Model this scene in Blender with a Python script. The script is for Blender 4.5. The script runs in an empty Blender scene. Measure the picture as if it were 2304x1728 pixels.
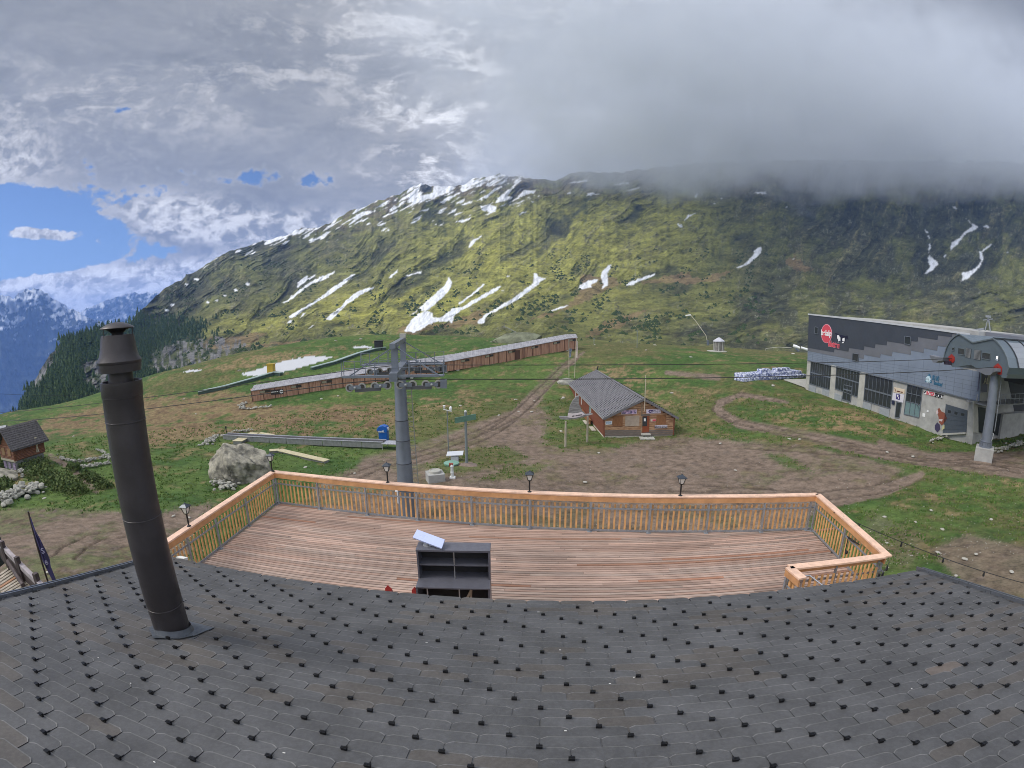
import bpy, bmesh, math, random
import numpy as np
from mathutils import Vector, Matrix
R = math.radians
random.seed(7); rng = np.random.default_rng(7)
SC = bpy.context.scene
COL = SC.collection

# ---------------- camera (wide webcam lens, pitched 8.3 degrees down) ----------------
PITCH, ROLL = 0.14525637, 0.00616249
K0, K1 = 1.03743719, -0.0300567          # angle = K0*r + K1*r^3, r in half frame widths
_g = np.array([0, -math.cos(PITCH), -math.sin(PITCH)])
_c, _s = math.cos(ROLL), math.sin(ROLL)
_g = np.array([_c*_g[0]-_s*_g[1], _s*_g[0]+_c*_g[1], _g[2]])
_up = -_g; _f = np.array([0, 0, -1.0]); _Y = _f-(_f@_up)*_up; _Y /= np.linalg.norm(_Y)
M3 = np.array([np.cross(_Y, _up), _Y, _up])
cam = bpy.data.cameras.new('camera'); camo = bpy.data.objects.new('camera', cam); COL.objects.link(camo)
camo.matrix_world = Matrix([list(r)+[0] for r in M3]+[[0, 0, 0, 1]])
cam.type = 'PANO'
cam.panorama_type = 'FISHEYE_LENS_POLYNOMIAL'
cam.sensor_fit = 'HORIZONTAL'; cam.sensor_width = 36; cam.sensor_height = 27
cam.fisheye_fov = R(180)
cam.fisheye_polynomial_k0 = 0; cam.fisheye_polynomial_k1 = -K0/18
cam.fisheye_polynomial_k2 = 0; cam.fisheye_polynomial_k3 = -K1/18**3; cam.fisheye_polynomial_k4 = 0
cam.clip_start = 0.05; cam.clip_end = 60000
SC.camera = camo

def ray(px, py):
    """direction in the world of a point of the 2304x1728 photograph"""
    dx, dy = (px-1152)/1152, (py-864)/1152
    r = math.hypot(dx, dy)+1e-12; th = K0*r+K1*r**3; s = math.sin(th)/r
    return M3 @ np.array([dx*s, -dy*s, -math.cos(th)])
def onz(px, py, z):
    v = ray(px, py); return v*(z/v[2])
def atd(px, py, d):
    """point at horizontal distance d"""
    v = ray(px, py); return v*(d/math.hypot(v[0], v[1]))
def onplane(px, py, P, n):
    v = ray(px, py); return v*((P@n)/(v@n))
def proj(P):
    """world points (N,3) -> photograph px"""
    P = np.atleast_2d(P).astype(float); v = P @ M3; n = np.linalg.norm(v, axis=1)+1e-9
    th = np.arccos(np.clip(-v[:, 2]/n, -1, 1)); r = th/K0
    for _ in range(12): r = (th-K1*r**3)/K0
    h = np.hypot(v[:, 0], v[:, 1])+1e-12
    return 1152+1152*r*v[:, 0]/h, 864-1152*r*v[:, 1]/h

# ---------------- sun, sky, exposure ----------------
SUN_EL, SUN_AZ = R(48), R(-100)      # azimuth from +Y towards +X
sl = bpy.data.lights.new('sun', 'SUN'); sl.energy = 2.2; sl.angle = R(22); sl.color = (1, .95, .87)
so = bpy.data.objects.new('sun', sl); COL.objects.link(so)
sd = Vector((math.sin(SUN_AZ)*math.cos(SUN_EL), math.cos(SUN_AZ)*math.cos(SUN_EL), math.sin(SUN_EL)))
so.rotation_euler = sd.to_track_quat('Z', 'Y').to_euler()
SC.view_settings.view_transform = 'Standard'; SC.view_settings.look = 'None'
SC.view_settings.exposure = 0.12; SC.view_settings.gamma = 1
SC.render.engine = 'CYCLES'
SC.cycles.volume_bounces = 4; SC.cycles.volume_step_rate = 1.0; SC.cycles.volume_max_steps = 48; SC.cycles.max_bounces = 8; SC.cycles.diffuse_bounces = 3
SC.cycles.transparent_max_bounces = 8
SC.cycles.use_denoising = True
SC.render.filter_size = .95; SC.cycles.filter_width = .95; SC.cycles.pixel_filter_type = 'BLACKMAN_HARRIS'

class NT:
    """small helper for node trees"""
    def __init__(s, tree): s.t = tree; s.n = tree.nodes; s.l = tree.links
    def new(s, typ, **kw):
        nd = s.n.new(typ)
        for k, v in kw.items(): setattr(nd, k, v)
        return nd
    def put(s, nd, inp, v):
        if isinstance(v, bpy.types.NodeSocket): s.l.new(v, nd.inputs[inp])
        elif v is not None: nd.inputs[inp].default_value = v
    def math(s, op, a, b=None, c=None, clamp=False):
        nd = s.new('ShaderNodeMath', operation=op, use_clamp=clamp)
        s.put(nd, 0, a)
        if b is not None: s.put(nd, 1, b)
        if c is not None: s.put(nd, 2, c)
        return nd.outputs[0]
    def vmath(s, op, a, b=None):
        nd = s.new('ShaderNodeVectorMath', operation=op); s.put(nd, 0, a)
        if b is not None: s.put(nd, 1, b)
        return nd.outputs[0]
    def vscale(s, a, k):
        nd = s.new('ShaderNodeVectorMath', operation='SCALE'); s.put(nd, 0, a); s.put(nd, 'Scale', k); return nd.outputs[0]
    def mix(s, f, a, b, mode='MIX'):
        nd = s.new('ShaderNodeMix', data_type='RGBA', blend_type=mode, clamp_factor=True)
        s.put(nd, 0, f); s.put(nd, 6, rgba(a)); s.put(nd, 7, rgba(b)); return nd.outputs[2]
    def noise(s, vec, scale, detail=4, rough=.55, dist=0, lac=2.0):
        nd = s.new('ShaderNodeTexNoise'); s.put(nd, 'Vector', vec); s.put(nd, 'Scale', scale)
        s.put(nd, 'Detail', detail); s.put(nd, 'Roughness', rough); s.put(nd, 'Distortion', dist)
        return nd.outputs[0]
    def ramp(s, f, lo, hi, a=0., b=1.):
        nd = s.new('ShaderNodeMapRange', clamp=True, interpolation_type='SMOOTHSTEP')
        s.put(nd, 0, f); s.put(nd, 1, lo); s.put(nd, 2, hi); s.put(nd, 3, a); s.put(nd, 4, b)
        return nd.outputs[0]
    def scale(s, vec, xyz, loc=(0, 0, 0), rot=(0, 0, 0)):
        nd = s.new('ShaderNodeMapping'); s.put(nd, 0, vec); nd.inputs['Scale'].default_value = xyz
        nd.inputs['Location'].default_value = loc; nd.inputs['Rotation'].default_value = rot
        return nd.outputs[0]
    def attr(s, name, out='Fac'):
        return s.new('ShaderNodeAttribute', attribute_name=name).outputs[out]
def rgba(c):
    if isinstance(c, bpy.types.NodeSocket): return c
    if isinstance(c, (int, float)): return (c, c, c, 1)
    return tuple(c)+((1,) if len(c) == 3 else ())
# ---------------- sky: Nishita blue behind procedural cloud, laid out by direction ----------------
W = bpy.data.worlds.new('World'); SC.world = W; W.use_nodes = True
w = NT(W.node_tree); w.n.clear()
tc = w.new('ShaderNodeTexCoord'); D = tc.outputs['Generated']
sky = w.new('ShaderNodeTexSky', sky_type='NISHITA'); sky.sun_disc = False
sky.sun_elevation = SUN_EL; sky.sun_rotation = SUN_AZ; sky.altitude = 2000; sky.air_density = 1.0; sky.dust_density = .4; sky.ozone_density = 2.0
sep = w.new('ShaderNodeSeparateXYZ'); w.l.new(D, sep.inputs[0])
X, Yd, Zd = sep.outputs
el = w.math('DEGREES', w.math('ARCSINE', Zd)); el = w.math('MULTIPLY', w.math('ARCSINE', Zd), 57.2958)
az = w.math('MULTIPLY', w.math('ARCTAN2', X, Yd), 57.2958)
zz = w.math('ADD', w.math('MAXIMUM', Zd, 0.0), .38)
cx = w.math('DIVIDE', X, zz); cy = w.math('DIVIDE', Yd, zz)
comb = w.new('ShaderNodeCombineXYZ'); w.l.new(cx, comb.inputs[0]); w.l.new(cy, comb.inputs[1]); w.l.new(w.math('MULTIPLY', Zd, 3.0), comb.inputs[2])
P = comb.outputs[0]
warp = w.new('ShaderNodeTexNoise'); w.put(warp, 'Vector', P); w.put(warp, 'Scale', 2.6); w.put(warp, 'Detail', 5)
Pw = w.vmath('ADD', P, w.vscale(w.vmath('SUBTRACT', warp.outputs['Color'], (.5, .5, .5)), .42))
def ell(az0, el0, wa, we, rot=0):
    a = w.math('SUBTRACT', az, az0); e = w.math('SUBTRACT', el, el0)
    if rot:
        c_, s_ = math.cos(R(rot)), math.sin(R(rot))
        a, e = w.math('ADD', w.math('MULTIPLY', a, c_), w.math('MULTIPLY', e, s_)), w.math('SUBTRACT', w.math('MULTIPLY', e, c_), w.math('MULTIPLY', a, s_))
    q = w.math('ADD', w.math('POWER', w.math('ABSOLUTE', w.math('DIVIDE', a, wa)), 2), w.math('POWER', w.math('ABSOLUTE', w.math('DIVIDE', e, we)), 2))
    return w.math('EXPONENT', w.math('MULTIPLY', q, -1))
def total(*a):
    r = a[0]
    for b in a[1:]: r = w.math('ADD', r, b)
    return r
def mul(a, b): return w.math('MULTIPLY', a, b)
n_big = w.noise(Pw, 1.2, 7, .6)
n_mid = w.noise(Pw, 4.0, 10, .64)
n_tear = w.noise(Pw, 6.5, 12, .68)
DW = w.vmath('ADD', D, w.vscale(w.vmath('SUBTRACT', warp.outputs['Color'], (.5, .5, .5)), .05))
puff = w.noise(w.scale(DW, (1, 1, 1.5)), 22, 8, .60)
puff2 = w.noise(w.scale(DW, (1, 1, 1.3)), 48, 6, .6)
open_ = total(mul(ell(-55, 8.2, 17, 7.0, -8), 1.05), mul(ell(-40, 13.6, 4.5, 1.3), .42), mul(ell(-22.5, 15.3, 2.4, 1.2), .48), mul(ell(-30, 15.6, 3.4, 1.1), .42), mul(ell(-60, 12.5, 9, 2.5), .4), mul(ell(-45, 22, 2.2, 1.1), .24))
cum = total(mul(ell(-37, 11.4, 7, 1.9, -6), 1.15), mul(ell(-27, 10.2, 10, 1.3, 2), 1.2), mul(ell(-54, 10.0, 5.5, .95, -6), 1.0), mul(ell(-46, 4.2, 9, 2.3, 0), 1.35), mul(ell(-60, 4.4, 9, 1.2, 0), 1.2), mul(ell(-36, 5.4, 6, 1.4, 12), 1.0), mul(ell(-57, 17, 5, 3), .5))
cum = mul(cum, 1.4)
nn = total(mul(w.math('SUBTRACT', n_mid, .5), .8), mul(w.math('SUBTRACT', puff, .5), 1.5), mul(w.math('SUBTRACT', puff2, .5), .5))
cov = total(.98, mul(open_, -1.38), cum, nn)
cover = w.ramp(cov, .38, .62)
flat = w.ramp(az, 6, 30)
bright = total(mul(ell(-9, 20, 6, 6, 12), 1.0), mul(ell(-13, 25, 6, 3.5, 0), .5), mul(ell(14, 19, 4, 6), .5), mul(ell(-4, 26, 5, 4, -30), .8), mul(ell(-30, 26, 12, 5, 10), .35), mul(ell(6, 34, 22, 5), .8), mul(ell(9, 20, 6, 5), .85), mul(ell(-5, 15.5, 12, 2.2), .75), mul(ell(-55, 21, 9, 5), .35), mul(ell(-44, 23, 10, 3), .3), mul(ell(-15, 33, 14, 6), .35))
tear = w.ramp(total(mul(n_tear, .55), mul(puff, .25), mul(puff2, .2)), .47, .62)
soft_ = w.ramp(n_mid, .38, .66)
baseL = total(.315, mul(w.math('SUBTRACT', n_big, .5), .30), mul(ell(-20, 24, 30, 8), .015), mul(w.math('SUBTRACT', n_mid, .5), .22), mul(w.math('SUBTRACT', puff, .5), .09), mul(w.math('SUBTRACT', puff2, .5), .03))
baseR = total(.26, mul(w.math('SUBTRACT', n_big, .5), .06), mul(ell(22, 20, 10, 12), .03), mul(ell(38, 13.5, 9, 4.5), -.045), mul(ell(55, 30, 12, 10), .02), mul(w.math('SUBTRACT', n_mid, .5), .03))
base = total(mul(baseL, w.math('SUBTRACT', 1, flat)), mul(flat, baseR))
lum = total(base, mul(mul(tear, bright), .60), mul(mul(soft_, bright), .10))
cumlum = total(.30, mul(w.ramp(total(mul(puff, .55), mul(puff2, .45)), .41, .58), .48))
cumf = w.math('MINIMUM', mul(w.math('MAXIMUM', cum, 0), 1.1), 1)
cumlum = mul(cumlum, w.ramp(el, 3, 9, 1.75, 1.1))
lum = total(mul(lum, w.math('SUBTRACT', 1, cumf)), mul(cumlum, cumf))
thin = mul(w.ramp(cov, .5, .75, 1, 0), .10)
lum = w.math('MAXIMUM', total(lum, thin), .05)
tint = w.mix(w.ramp(lum, .22, .5), (.93, .985, 1.08), (1.0, 1.0, 1.02))
# unseen cloud overhead and behind, made brighter to light the scene
over = w.math('MAXIMUM', w.ramp(el, 42, 62), w.ramp(w.math('ABSOLUTE', az), 75, 110))
lum = mul(lum, w.math('MULTIPLY_ADD', over, 2.6, 1))
ccol = w.vscale(tint, mul(lum, 10.0))
skyc = w.mix(1.0, sky.outputs[0], (.80, .86, 1.02), 'MULTIPLY')
allc = w.mix(cover, skyc, ccol)
bg = w.new('ShaderNodeBackground'); w.l.new(allc, bg.inputs[0]); bg.inputs[1].default_value = .1
wo = w.new('ShaderNodeOutputWorld'); w.l.new(bg.outputs[0], wo.inputs[0])
# ---------------- object helpers ----------------
def mesh_obj(name, verts, faces, mats=None, parent=None, smooth=False, midx=None, attrs=None):
    me = bpy.data.meshes.new(name)
    me.from_pydata([tuple(map(float, v)) for v in verts], [], faces); me.update()
    for m in (mats if isinstance(mats, (list, tuple)) else [mats] if mats else []): me.materials.append(m)
    if midx is not None: me.polygons.foreach_set('material_index', midx)
    if smooth: me.polygons.foreach_set('use_smooth', [True]*len(me.polygons))
    o = bpy.data.objects.new(name, me); COL.objects.link(o)
    if parent is not None: o.parent = parent
    return o
def tag(o, label=None, cat=None, group=None, kind=None):
    if label: o['label'] = label
    if cat: o['category'] = cat
    if group: o['group'] = group
    if kind: o['kind'] = kind
    return o
def thing(name, label, cat, loc=(0, 0, 0), rz=0, group=None):
    o = bpy.data.objects.new(name, None); COL.objects.link(o); o.empty_display_size = .3
    o.location = tuple(map(float, loc)); o.rotation_euler = (0, 0, rz); return tag(o, label, cat, group)
def copy_tree(o, parent=None):
    c = o.copy(); COL.objects.link(c)
    if parent is not None: c.parent = parent
    for ch in list(o.children): copy_tree(ch, c)
    return c
class MB:
    """collects faces for ONE mesh object"""
    def __init__(s): s.v = []; s.f = []; s.m = []; s.cur = 0
    def add(s, vs, fs):
        n = len(s.v); s.v += [tuple(map(float, p)) for p in vs]; s.f += [tuple(i+n for i in f) for f in fs]; s.m += [s.cur]*len(fs); return s
    def box(s, c, d, ax=None):
        """centre, full sizes, optional 3 axes"""
        c = np.array(c, float); A = np.eye(3) if ax is None else np.array(ax, float)
        vs = [c+A[0]*d[0]*i/2+A[1]*d[1]*j/2+A[2]*d[2]*k/2 for i in (-1, 1) for j in (-1, 1) for k in (-1, 1)]
        return s.add(vs, [(0, 1, 3, 2), (4, 6, 7, 5), (0, 4, 5, 1), (2, 3, 7, 6), (0, 2, 6, 4), (1, 5, 7, 3)])
    def b2(s, lo, hi):
        lo = np.array(lo, float); hi = np.array(hi, float); return s.box((lo+hi)/2, hi-lo)
    def bar(s, a, b, w, h=None, up=(0, 0, 1)):
        """rectangular bar from a to b, w sideways, h along up"""
        a = np.array(a, float); b = np.array(b, float); h = h or w; d = b-a; L = np.linalg.norm(d); d = d/L
        u = np.array(up, float); sx = np.cross(d, u)
        if np.linalg.norm(sx) < 1e-4: sx = np.cross(d, (1, 0, 0))
        sx /= np.linalg.norm(sx); u = np.cross(sx, d); return s.box((a+b)/2, (L, w, h), (d, sx, u))
    def tube(s, pts, r, n=8, caps=True):
        pts = [np.array(p, float) for p in pts]; rs = r if isinstance(r, (list, tuple)) else [r]*len(pts)
        n0 = len(s.v); u = None
        for i, p in enumerate(pts):
            d = pts[min(i+1, len(pts)-1)]-pts[max(i-1, 0)]; d = d/(np.linalg.norm(d)+1e-9)
            if u is None:
                u = np.cross(d, (0, 0, 1)) if abs(d[2]) < .9 else np.cross(d, (1, 0, 0))
            u = u-(u@d)*d; u /= np.linalg.norm(u); v = np.cross(d, u)
            for k in range(n):
                a = 2*math.pi*k/n; s.v.append(tuple(p+rs[i]*(math.cos(a)*u+math.sin(a)*v)))
        for i in range(len(pts)-1):
            for k in range(n):
                a, b = n0+i*n+k, n0+i*n+(k+1) % n; s.f.append((a, b, b+n, a+n)); s.m.append(s.cur)
        if caps:
            s.f.append(tuple(n0+k for k in range(n))[::-1]); s.f.append(tuple(n0+(len(pts)-1)*n+k for k in range(n))); s.m += [s.cur]*2
        return s
    def lathe(s, prof, c=(0, 0, 0), n=24, axis=None):
        c = np.array(c, float); A = np.eye(3) if axis is None else axis
        n0 = len(s.v)
        for r, z in prof:
            for k in range(n):
                a = 2*math.pi*k/n; s.v.append(tuple(c+A[0]*r*math.cos(a)+A[1]*r*math.sin(a)+A[2]*z))
        for i in range(len(prof)-1):
            for k in range(n):
                a, b = n0+i*n+k, n0+i*n+(k+1) % n; s.f.append((a, b, b+n, a+n)); s.m.append(s.cur)
        return s
    def prism(s, poly, ext):
        """closed polygon (3d points) pushed along ext"""
        n = len(poly); P = [np.array(p, float) for p in poly]; e = np.array(ext, float)
        s.add(P+[p+e for p in P], [tuple(range(n))[::-1], tuple(range(n, 2*n))]+[(i, (i+1) % n, n+(i+1) % n, n+i) for i in range(n)]); return s
    def quad(s, *p): return s.add(p, [tuple(range(len(p)))])
    def build(s, name, mats, parent=None, smooth=False, bevel=0, fix=True):
        o = mesh_obj(name, s.v, s.f, mats, parent, smooth, s.m)
        if fix:
            bm = bmesh.new(); bm.from_mesh(o.data); bmesh.ops.recalc_face_normals(bm, faces=bm.faces[:]); bm.to_mesh(o.data); bm.free()
        if bevel:
            b = o.modifiers.new('b', 'BEVEL'); b.width = bevel; b.segments = 2; b.limit_method = 'ANGLE'
        if smooth:
            try: o.data.set_sharp_from_angle(angle=R(35))
            except Exception: pass
        return o
def text(name, body, P, xdir, updir, size, mat, parent=None, depth=.01, width=None, align='CENTER', bold=0.0):
    cu = bpy.data.curves.new(name, 'FONT'); cu.body = body; cu.size = size; cu.extrude = depth; cu.offset = bold
    cu.align_x = align; cu.align_y = 'CENTER'; cu.materials.append(mat)
    o = bpy.data.objects.new(name, cu); COL.objects.link(o)
    bpy.context.view_layer.update()
    x = np.array(xdir, float); x /= np.linalg.norm(x); u = np.array(updir, float); u -= (u@x)*x; u /= np.linalg.norm(u); n = np.cross(x, u)
    k = 1 if not width else width/max(o.dimensions[0], 1e-3)
    o.matrix_world = Matrix([[x[0]*k, u[0], n[0], P[0]], [x[1]*k, u[1], n[1], P[1]], [x[2]*k, u[2], n[2], P[2]], [0, 0, 0, 1]])
    bpy.context.view_layer.update()
    me = bpy.data.meshes.new_from_object(o.evaluated_get(bpy.context.evaluated_depsgraph_get())); mo = bpy.data.objects.new(name, me); COL.objects.link(mo); mo.matrix_world = o.matrix_world.copy()
    bpy.data.objects.remove(o); mo.name = name; bpy.context.view_layer.update(); return mo

# ---------------- materials ----------------
MATS = {}
def mat(name, col, rough=.7, metal=0, var=0, vscale=3, bump=0, bscale=20, detail=5, spec=.5, col2=None, stretch=(1, 1, 1), coord='Object', emit=0):
    if name in MATS: return MATS[name]
    m = bpy.data.materials.new(name); m.use_nodes = True; t = NT(m.node_tree); b = t.n['Principled BSDF']
    b.inputs['Roughness'].default_value = rough; b.inputs['Metallic'].default_value = metal; b.inputs['Specular IOR Level'].default_value = spec
    c = rgba(col)
    if var or bump:
        tcn = t.new('ShaderNodeTexCoord'); v = t.scale(tcn.outputs[coord], stretch)
    if var:
        f = t.ramp(t.noise(v, vscale, detail, .62), .3, .7)
        lo = tuple(x*(1-var) for x in c[:3]); hi = tuple(min(1, x*(1+var)) for x in (rgba(col2) if col2 else c)[:3])
        t.put(b, 'Base Color', t.mix(f, lo, hi))
        t.put(b, 'Roughness', t.ramp(t.noise(v, vscale*2.3, 3), .3, .7, max(0, rough-.12), min(1, rough+.12)))
    else: b.inputs['Base Color'].default_value = c
    if emit: b.inputs['Emission Color'].default_value = c; b.inputs['Emission Strength'].default_value = emit
    if bump:
        bn = t.new('ShaderNodeBump'); bn.inputs['Strength'].default_value = min(1, bump); bn.inputs['Distance'].default_value = .02*max(1, bump)
        t.put(bn, 'Height', t.noise(v, bscale, 6, .65)); t.l.new(bn.outputs[0], b.inputs['Normal'])
    MATS[name] = m; return m

def strokes(P, xdir, length, h, mt, parent, rows=1, seed=1):
    """unreadable small print: rows of short dark dashes on a sign"""
    rg_ = random.Random(seed); x = np.array(xdir, float); x /= np.linalg.norm(x); nn = np.cross(x, (0, 0, 1)); m = MB()
    for r in range(rows):
        t_ = -length/2
        while t_ < length/2-h*.3:
            w_ = rg_.uniform(.35, .8)*h; m.box(np.array(P)+x*(t_+w_/2)+np.array([0, 0, (rows-1)*h*.8-r*h*1.6]), (w_, .012, h*rg_.uniform(.7, 1)), (x, nn, (0, 0, 1))); t_ += w_+h*(.12 if rg_.random() < .8 else .5)
    o = m.build('lettering', mt); m4 = parent; bpy.context.view_layer.update(); o.parent = parent; o.matrix_parent_inverse = parent.matrix_world.inverted(); return o
# ---------------- numpy noise ----------------
def _hash(ix, iy, seed):
    h = (ix.astype(np.int64)*374761393+iy.astype(np.int64)*668265263+seed*1442695041) & 0xffffffff
    h = ((h ^ (h >> 13))*1274126177) & 0xffffffff; h = h ^ (h >> 16)
    return (h & 0xffff)/65535.0
def vnoise(x, y, seed=0):
    ix = np.floor(x); iy = np.floor(y); fx = x-ix; fy = y-iy; fx = fx*fx*(3-2*fx); fy = fy*fy*(3-2*fy)
    a = _hash(ix, iy, seed); b = _hash(ix+1, iy, seed); c = _hash(ix, iy+1, seed); d = _hash(ix+1, iy+1, seed)
    return (a*(1-fx)+b*fx)*(1-fy)+(c*(1-fx)+d*fx)*fy
def fbm(x, y, oct=5, seed=0, gain=.5, ridged=False):
    s = 0; a = 1; t = 0
    for i in range(oct):
        n = vnoise(x*2**i+17.3*i, y*2**i-9.1*i, seed+i)
        if ridged: n = 1-abs(2*n-1)
        s = s+a*n; t += a; a *= gain
    return s/t
def sstep(x, a, b): t = np.clip((x-a)/(b-a), 0, 1); return t*t*(3-2*t)
def inpoly(px, py, poly):
    poly = np.array(poly, float); out = np.zeros(px.shape, bool)
    x0, y0 = poly.min(0); x1, y1 = poly.max(0)
    sel = np.nonzero((px >= x0) & (px <= x1) & (py >= y0) & (py <= y1))[0]
    if not len(sel): return out
    x = px[sel]; y = py[sel]; r = np.zeros(len(sel), bool)
    for i in range(len(poly)):
        xa, ya = poly[i-1]; xb, yb = poly[i]
        c = (ya > y) != (yb > y)
        with np.errstate(divide='ignore', invalid='ignore'): r ^= c & (x < (xb-xa)*(y-ya)/(yb-ya+1e-12)+xa)
    out[sel] = r; return out
def polyd(px, py, line):
    """distance to a polyline; line points (x,y,w): returns distance / local half width"""
    best = np.full(px.shape, 1e9)
    for (xa, ya, wa), (xb, yb, wb) in zip(line, line[1:]):
        dx, dy = xb-xa, yb-ya; t = np.clip(((px-xa)*dx+(py-ya)*dy)/(dx*dx+dy*dy), 0, 1)
        d = np.hypot(px-xa-t*dx, py-ya-t*dy)/(wa+(wb-wa)*t); best = np.minimum(best, d)
    return best
Sd = 2304/2212
def Dp(pts): return [tuple([p[0]*Sd, p[1]*Sd]+[w*Sd for w in p[2:]]) for p in pts]
def Zp(x0, y0, s, pts): return [(x0+s*x, y0+s*y) for x, y in pts]
def lerp3(m, a, b): m = np.clip(m, 0, 1); return a*(1-m[:, None])+b*m[:, None]
def grid_sheet(name, Pts, nr, nc, material, cols, extra=None, wrap=False):
    """Pts (nr*nc,3) row-major"""
    me = bpy.data.meshes.new(name); n = nr*nc
    me.vertices.add(n); me.vertices.foreach_set('co', Pts.astype(np.float32).ravel())
    i = np.arange(nr-1)[:, None]*nc+np.arange(nc-1)[None, :]
    q = np.stack([i, i+1, i+1+nc, i+nc], -1).reshape(-1, 4); nf = len(q)
    me.loops.add(nf*4); me.loops.foreach_set('vertex_index', q.ravel().astype(np.int32))
    me.polygons.add(nf); me.polygons.foreach_set('loop_start', np.arange(0, nf*4, 4, dtype=np.int32))
    me.polygons.foreach_set('use_smooth', np.ones(nf, bool))
    me.update(calc_edges=True)
    a = me.color_attributes.new('tone', 'FLOAT_COLOR', 'POINT')
    c4 = np.ones((n, 4), np.float32); c4[:, :3] = cols; a.data.foreach_set('color', c4.ravel())
    for k, v in (extra or {}).items():
        at = me.attributes.new(k, 'FLOAT', 'POINT'); at.data.foreach_set('value', v.astype(np.float32))
    me.materials.append(material); me.validate()
    o = bpy.data.objects.new(name, me); COL.objects.link(o); return tag(o, kind='structure')

def terrain_mat(name, s1, s2, bumpd, bs, stretch=(1, 1, 1), contrast=.5):
    m = bpy.data.materials.new(name); m.use_nodes = True; t = NT(m.node_tree); b = t.n['Principled BSDF']
    b.inputs['Specular IOR Level'].default_value = .15
    tcn = t.new('ShaderNodeTexCoord'); v = t.scale(tcn.outputs['Object'], stretch)
    tone = t.attr('tone', 'Color'); snow = t.attr('snow')
    n1 = t.noise(v, s1, 6, .7); n2 = t.noise(v, s2, 5, .7)
    k = t.math('ADD', t.ramp(n1, .25, .75, 1-contrast, 1+contrast), t.ramp(n2, .25, .75, -contrast*.6, contrast*.6))
    sc = t.new('ShaderNodeVectorMath', operation='SCALE'); t.l.new(tone, sc.inputs[0]); t.l.new(t.mix(snow, k, (1, 1, 1)), sc.inputs['Scale'])
    t.put(b, 'Base Color', sc.outputs[0])
    b.inputs['Roughness'].default_value = .92
    bn = t.new('ShaderNodeBump'); bn.inputs['Distance'].default_value = bumpd
    t.put(bn, 'Strength', t.math('MULTIPLY_ADD', snow, -.8, .95))
    t.put(bn, 'Height', t.math('ADD', t.noise(v, bs, 7, .72), t.noise(v, bs*.18, 4, .6)))
    t.l.new(bn.outputs[0], b.inputs['Normal']); return m

# ---------------- mountain ----------------
SKY_LINE = np.array([(-75, -12), (-59, -10), (-56.7, -8.0), (-55, -5.6), (-53.6, -3.4), (-52.1, -1.7), (-50.6, -.5), (-47.5, .2), (-43.7, .5), (-41.6, 2.3), (-39.8, 3.6), (-37.2, 5.0), (-34.6, 6.3), (-32, 7.75), (-29.9, 8.2), (-27, 8.9), (-24.2, 10.0), (-21.5, 10.2), (-18.9, 11.6), (-15.5, 12.9), (-12.5, 13.9), (-10.3, 15.15), (-9.3, 14.7), (-6.5, 14.5), (-4, 15.5), (-1.3, 15.95), (2.5, 15.5), (5, 15.2), (7.9, 16.2), (12, 16.0), (16, 16.4), (22, 17), (35, 17), (50, 16.5), (80, 15)])
azs = np.concatenate([np.arange(-75, -60, .5), np.arange(-60, 61, .075), np.arange(61, 80, .5)])
nc = len(azs); nr = 330
sk = np.interp(azs, SKY_LINE[:, 0], SKY_LINE[:, 1])
sk = sk+(fbm(azs*1.3, azs*0, 5, 3)-.5)*.55*sstep(azs, -46, -42)+(fbm(azs*3.1, azs*0, 5, 9)-.5)*.5*(1-sstep(azs, -46, -42))
e0 = np.interp(azs, [-75, -58, -50, -40, -30, 0, 40, 80], [-12, -10, -9.6, -8.5, -7, -6, -6.5, -7])
rt = np.interp(azs, [-75, -60, -50, -44.5, -41, -36, -30, -10, 10, 60, 80], [430, 470, 560, 640, 900, 1100, 1250, 1450, 1500, 1450, 1400])
rf = np.interp(azs, [-75, -60, -44, -30, 0, 40, 80], [235, 240, 260, 280, 260, 330, 330])
T = np.linspace(0, 1, nr)[:, None]
ELV = e0+(sk-e0)*T
AZ = np.broadcast_to(azs, ELV.shape)
RR = rf+(rt-rf)*T**1.12
Ux = np.stack([np.sin(np.radians(AZ)), np.cos(np.radians(AZ)), np.tan(np.radians(ELV))], -1).reshape(-1, 3)
mpx, mpy = proj(Ux)
# relief: gullies running down to the left, steeper fan on the right
def relief(px, py):
    wx = (fbm(px/90, py/90, 4, 21)-.5)*60; wy = (fbm(px/90, py/90, 4, 31)-.5)*60
    x = px+wx; y = py+wy
    def gul(deg, sd):
        a_ = math.radians(deg); al = x*math.cos(a_)-y*math.sin(a_); ac = x*math.sin(a_)+y*math.cos(a_)
        return fbm(ac/46, al/170, 5, 5+sd, ridged=True), fbm(ac/17, al/60, 4, 8+sd, ridged=True), fbm(ac/7, al/34, 4, 28+sd, .55, ridged=True)
    kr = sstep(px+(fbm(px/80, py/80, 3, 55)-.5)*200, 1450, 1800); kf = sstep(py+(fbm(px/60, py/30, 3, 57)-.5)*60, 620, 680)*sstep(px, 1150, 1450)
    A_, B_, C_ = gul(36, 0), gul(66, 40), gul(14, 80)
    g1 = (A_[0]*(1-kr)+B_[0]*kr)*(1-kf)+C_[0]*kf; g2 = (A_[1]*(1-kr)+B_[1]*kr)*(1-kf)+C_[1]*kf; g5 = (A_[2]*(1-kr)+B_[2]*kr)*(1-kf)+C_[2]*kf
    g3 = fbm(x/60, y/60, 6, 12, .6)
    return g1, g2, g3, g5
g1, g2, g3, g5 = relief(mpx, mpy)
tt = np.broadcast_to(T, ELV.shape).ravel()
edge = np.minimum(1, tt*6)
spur = 1-sstep(AZ.ravel(), -46, -40)
g4 = fbm(mpx/7+g1*3, mpy/6, 4, 19, .6)
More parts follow.
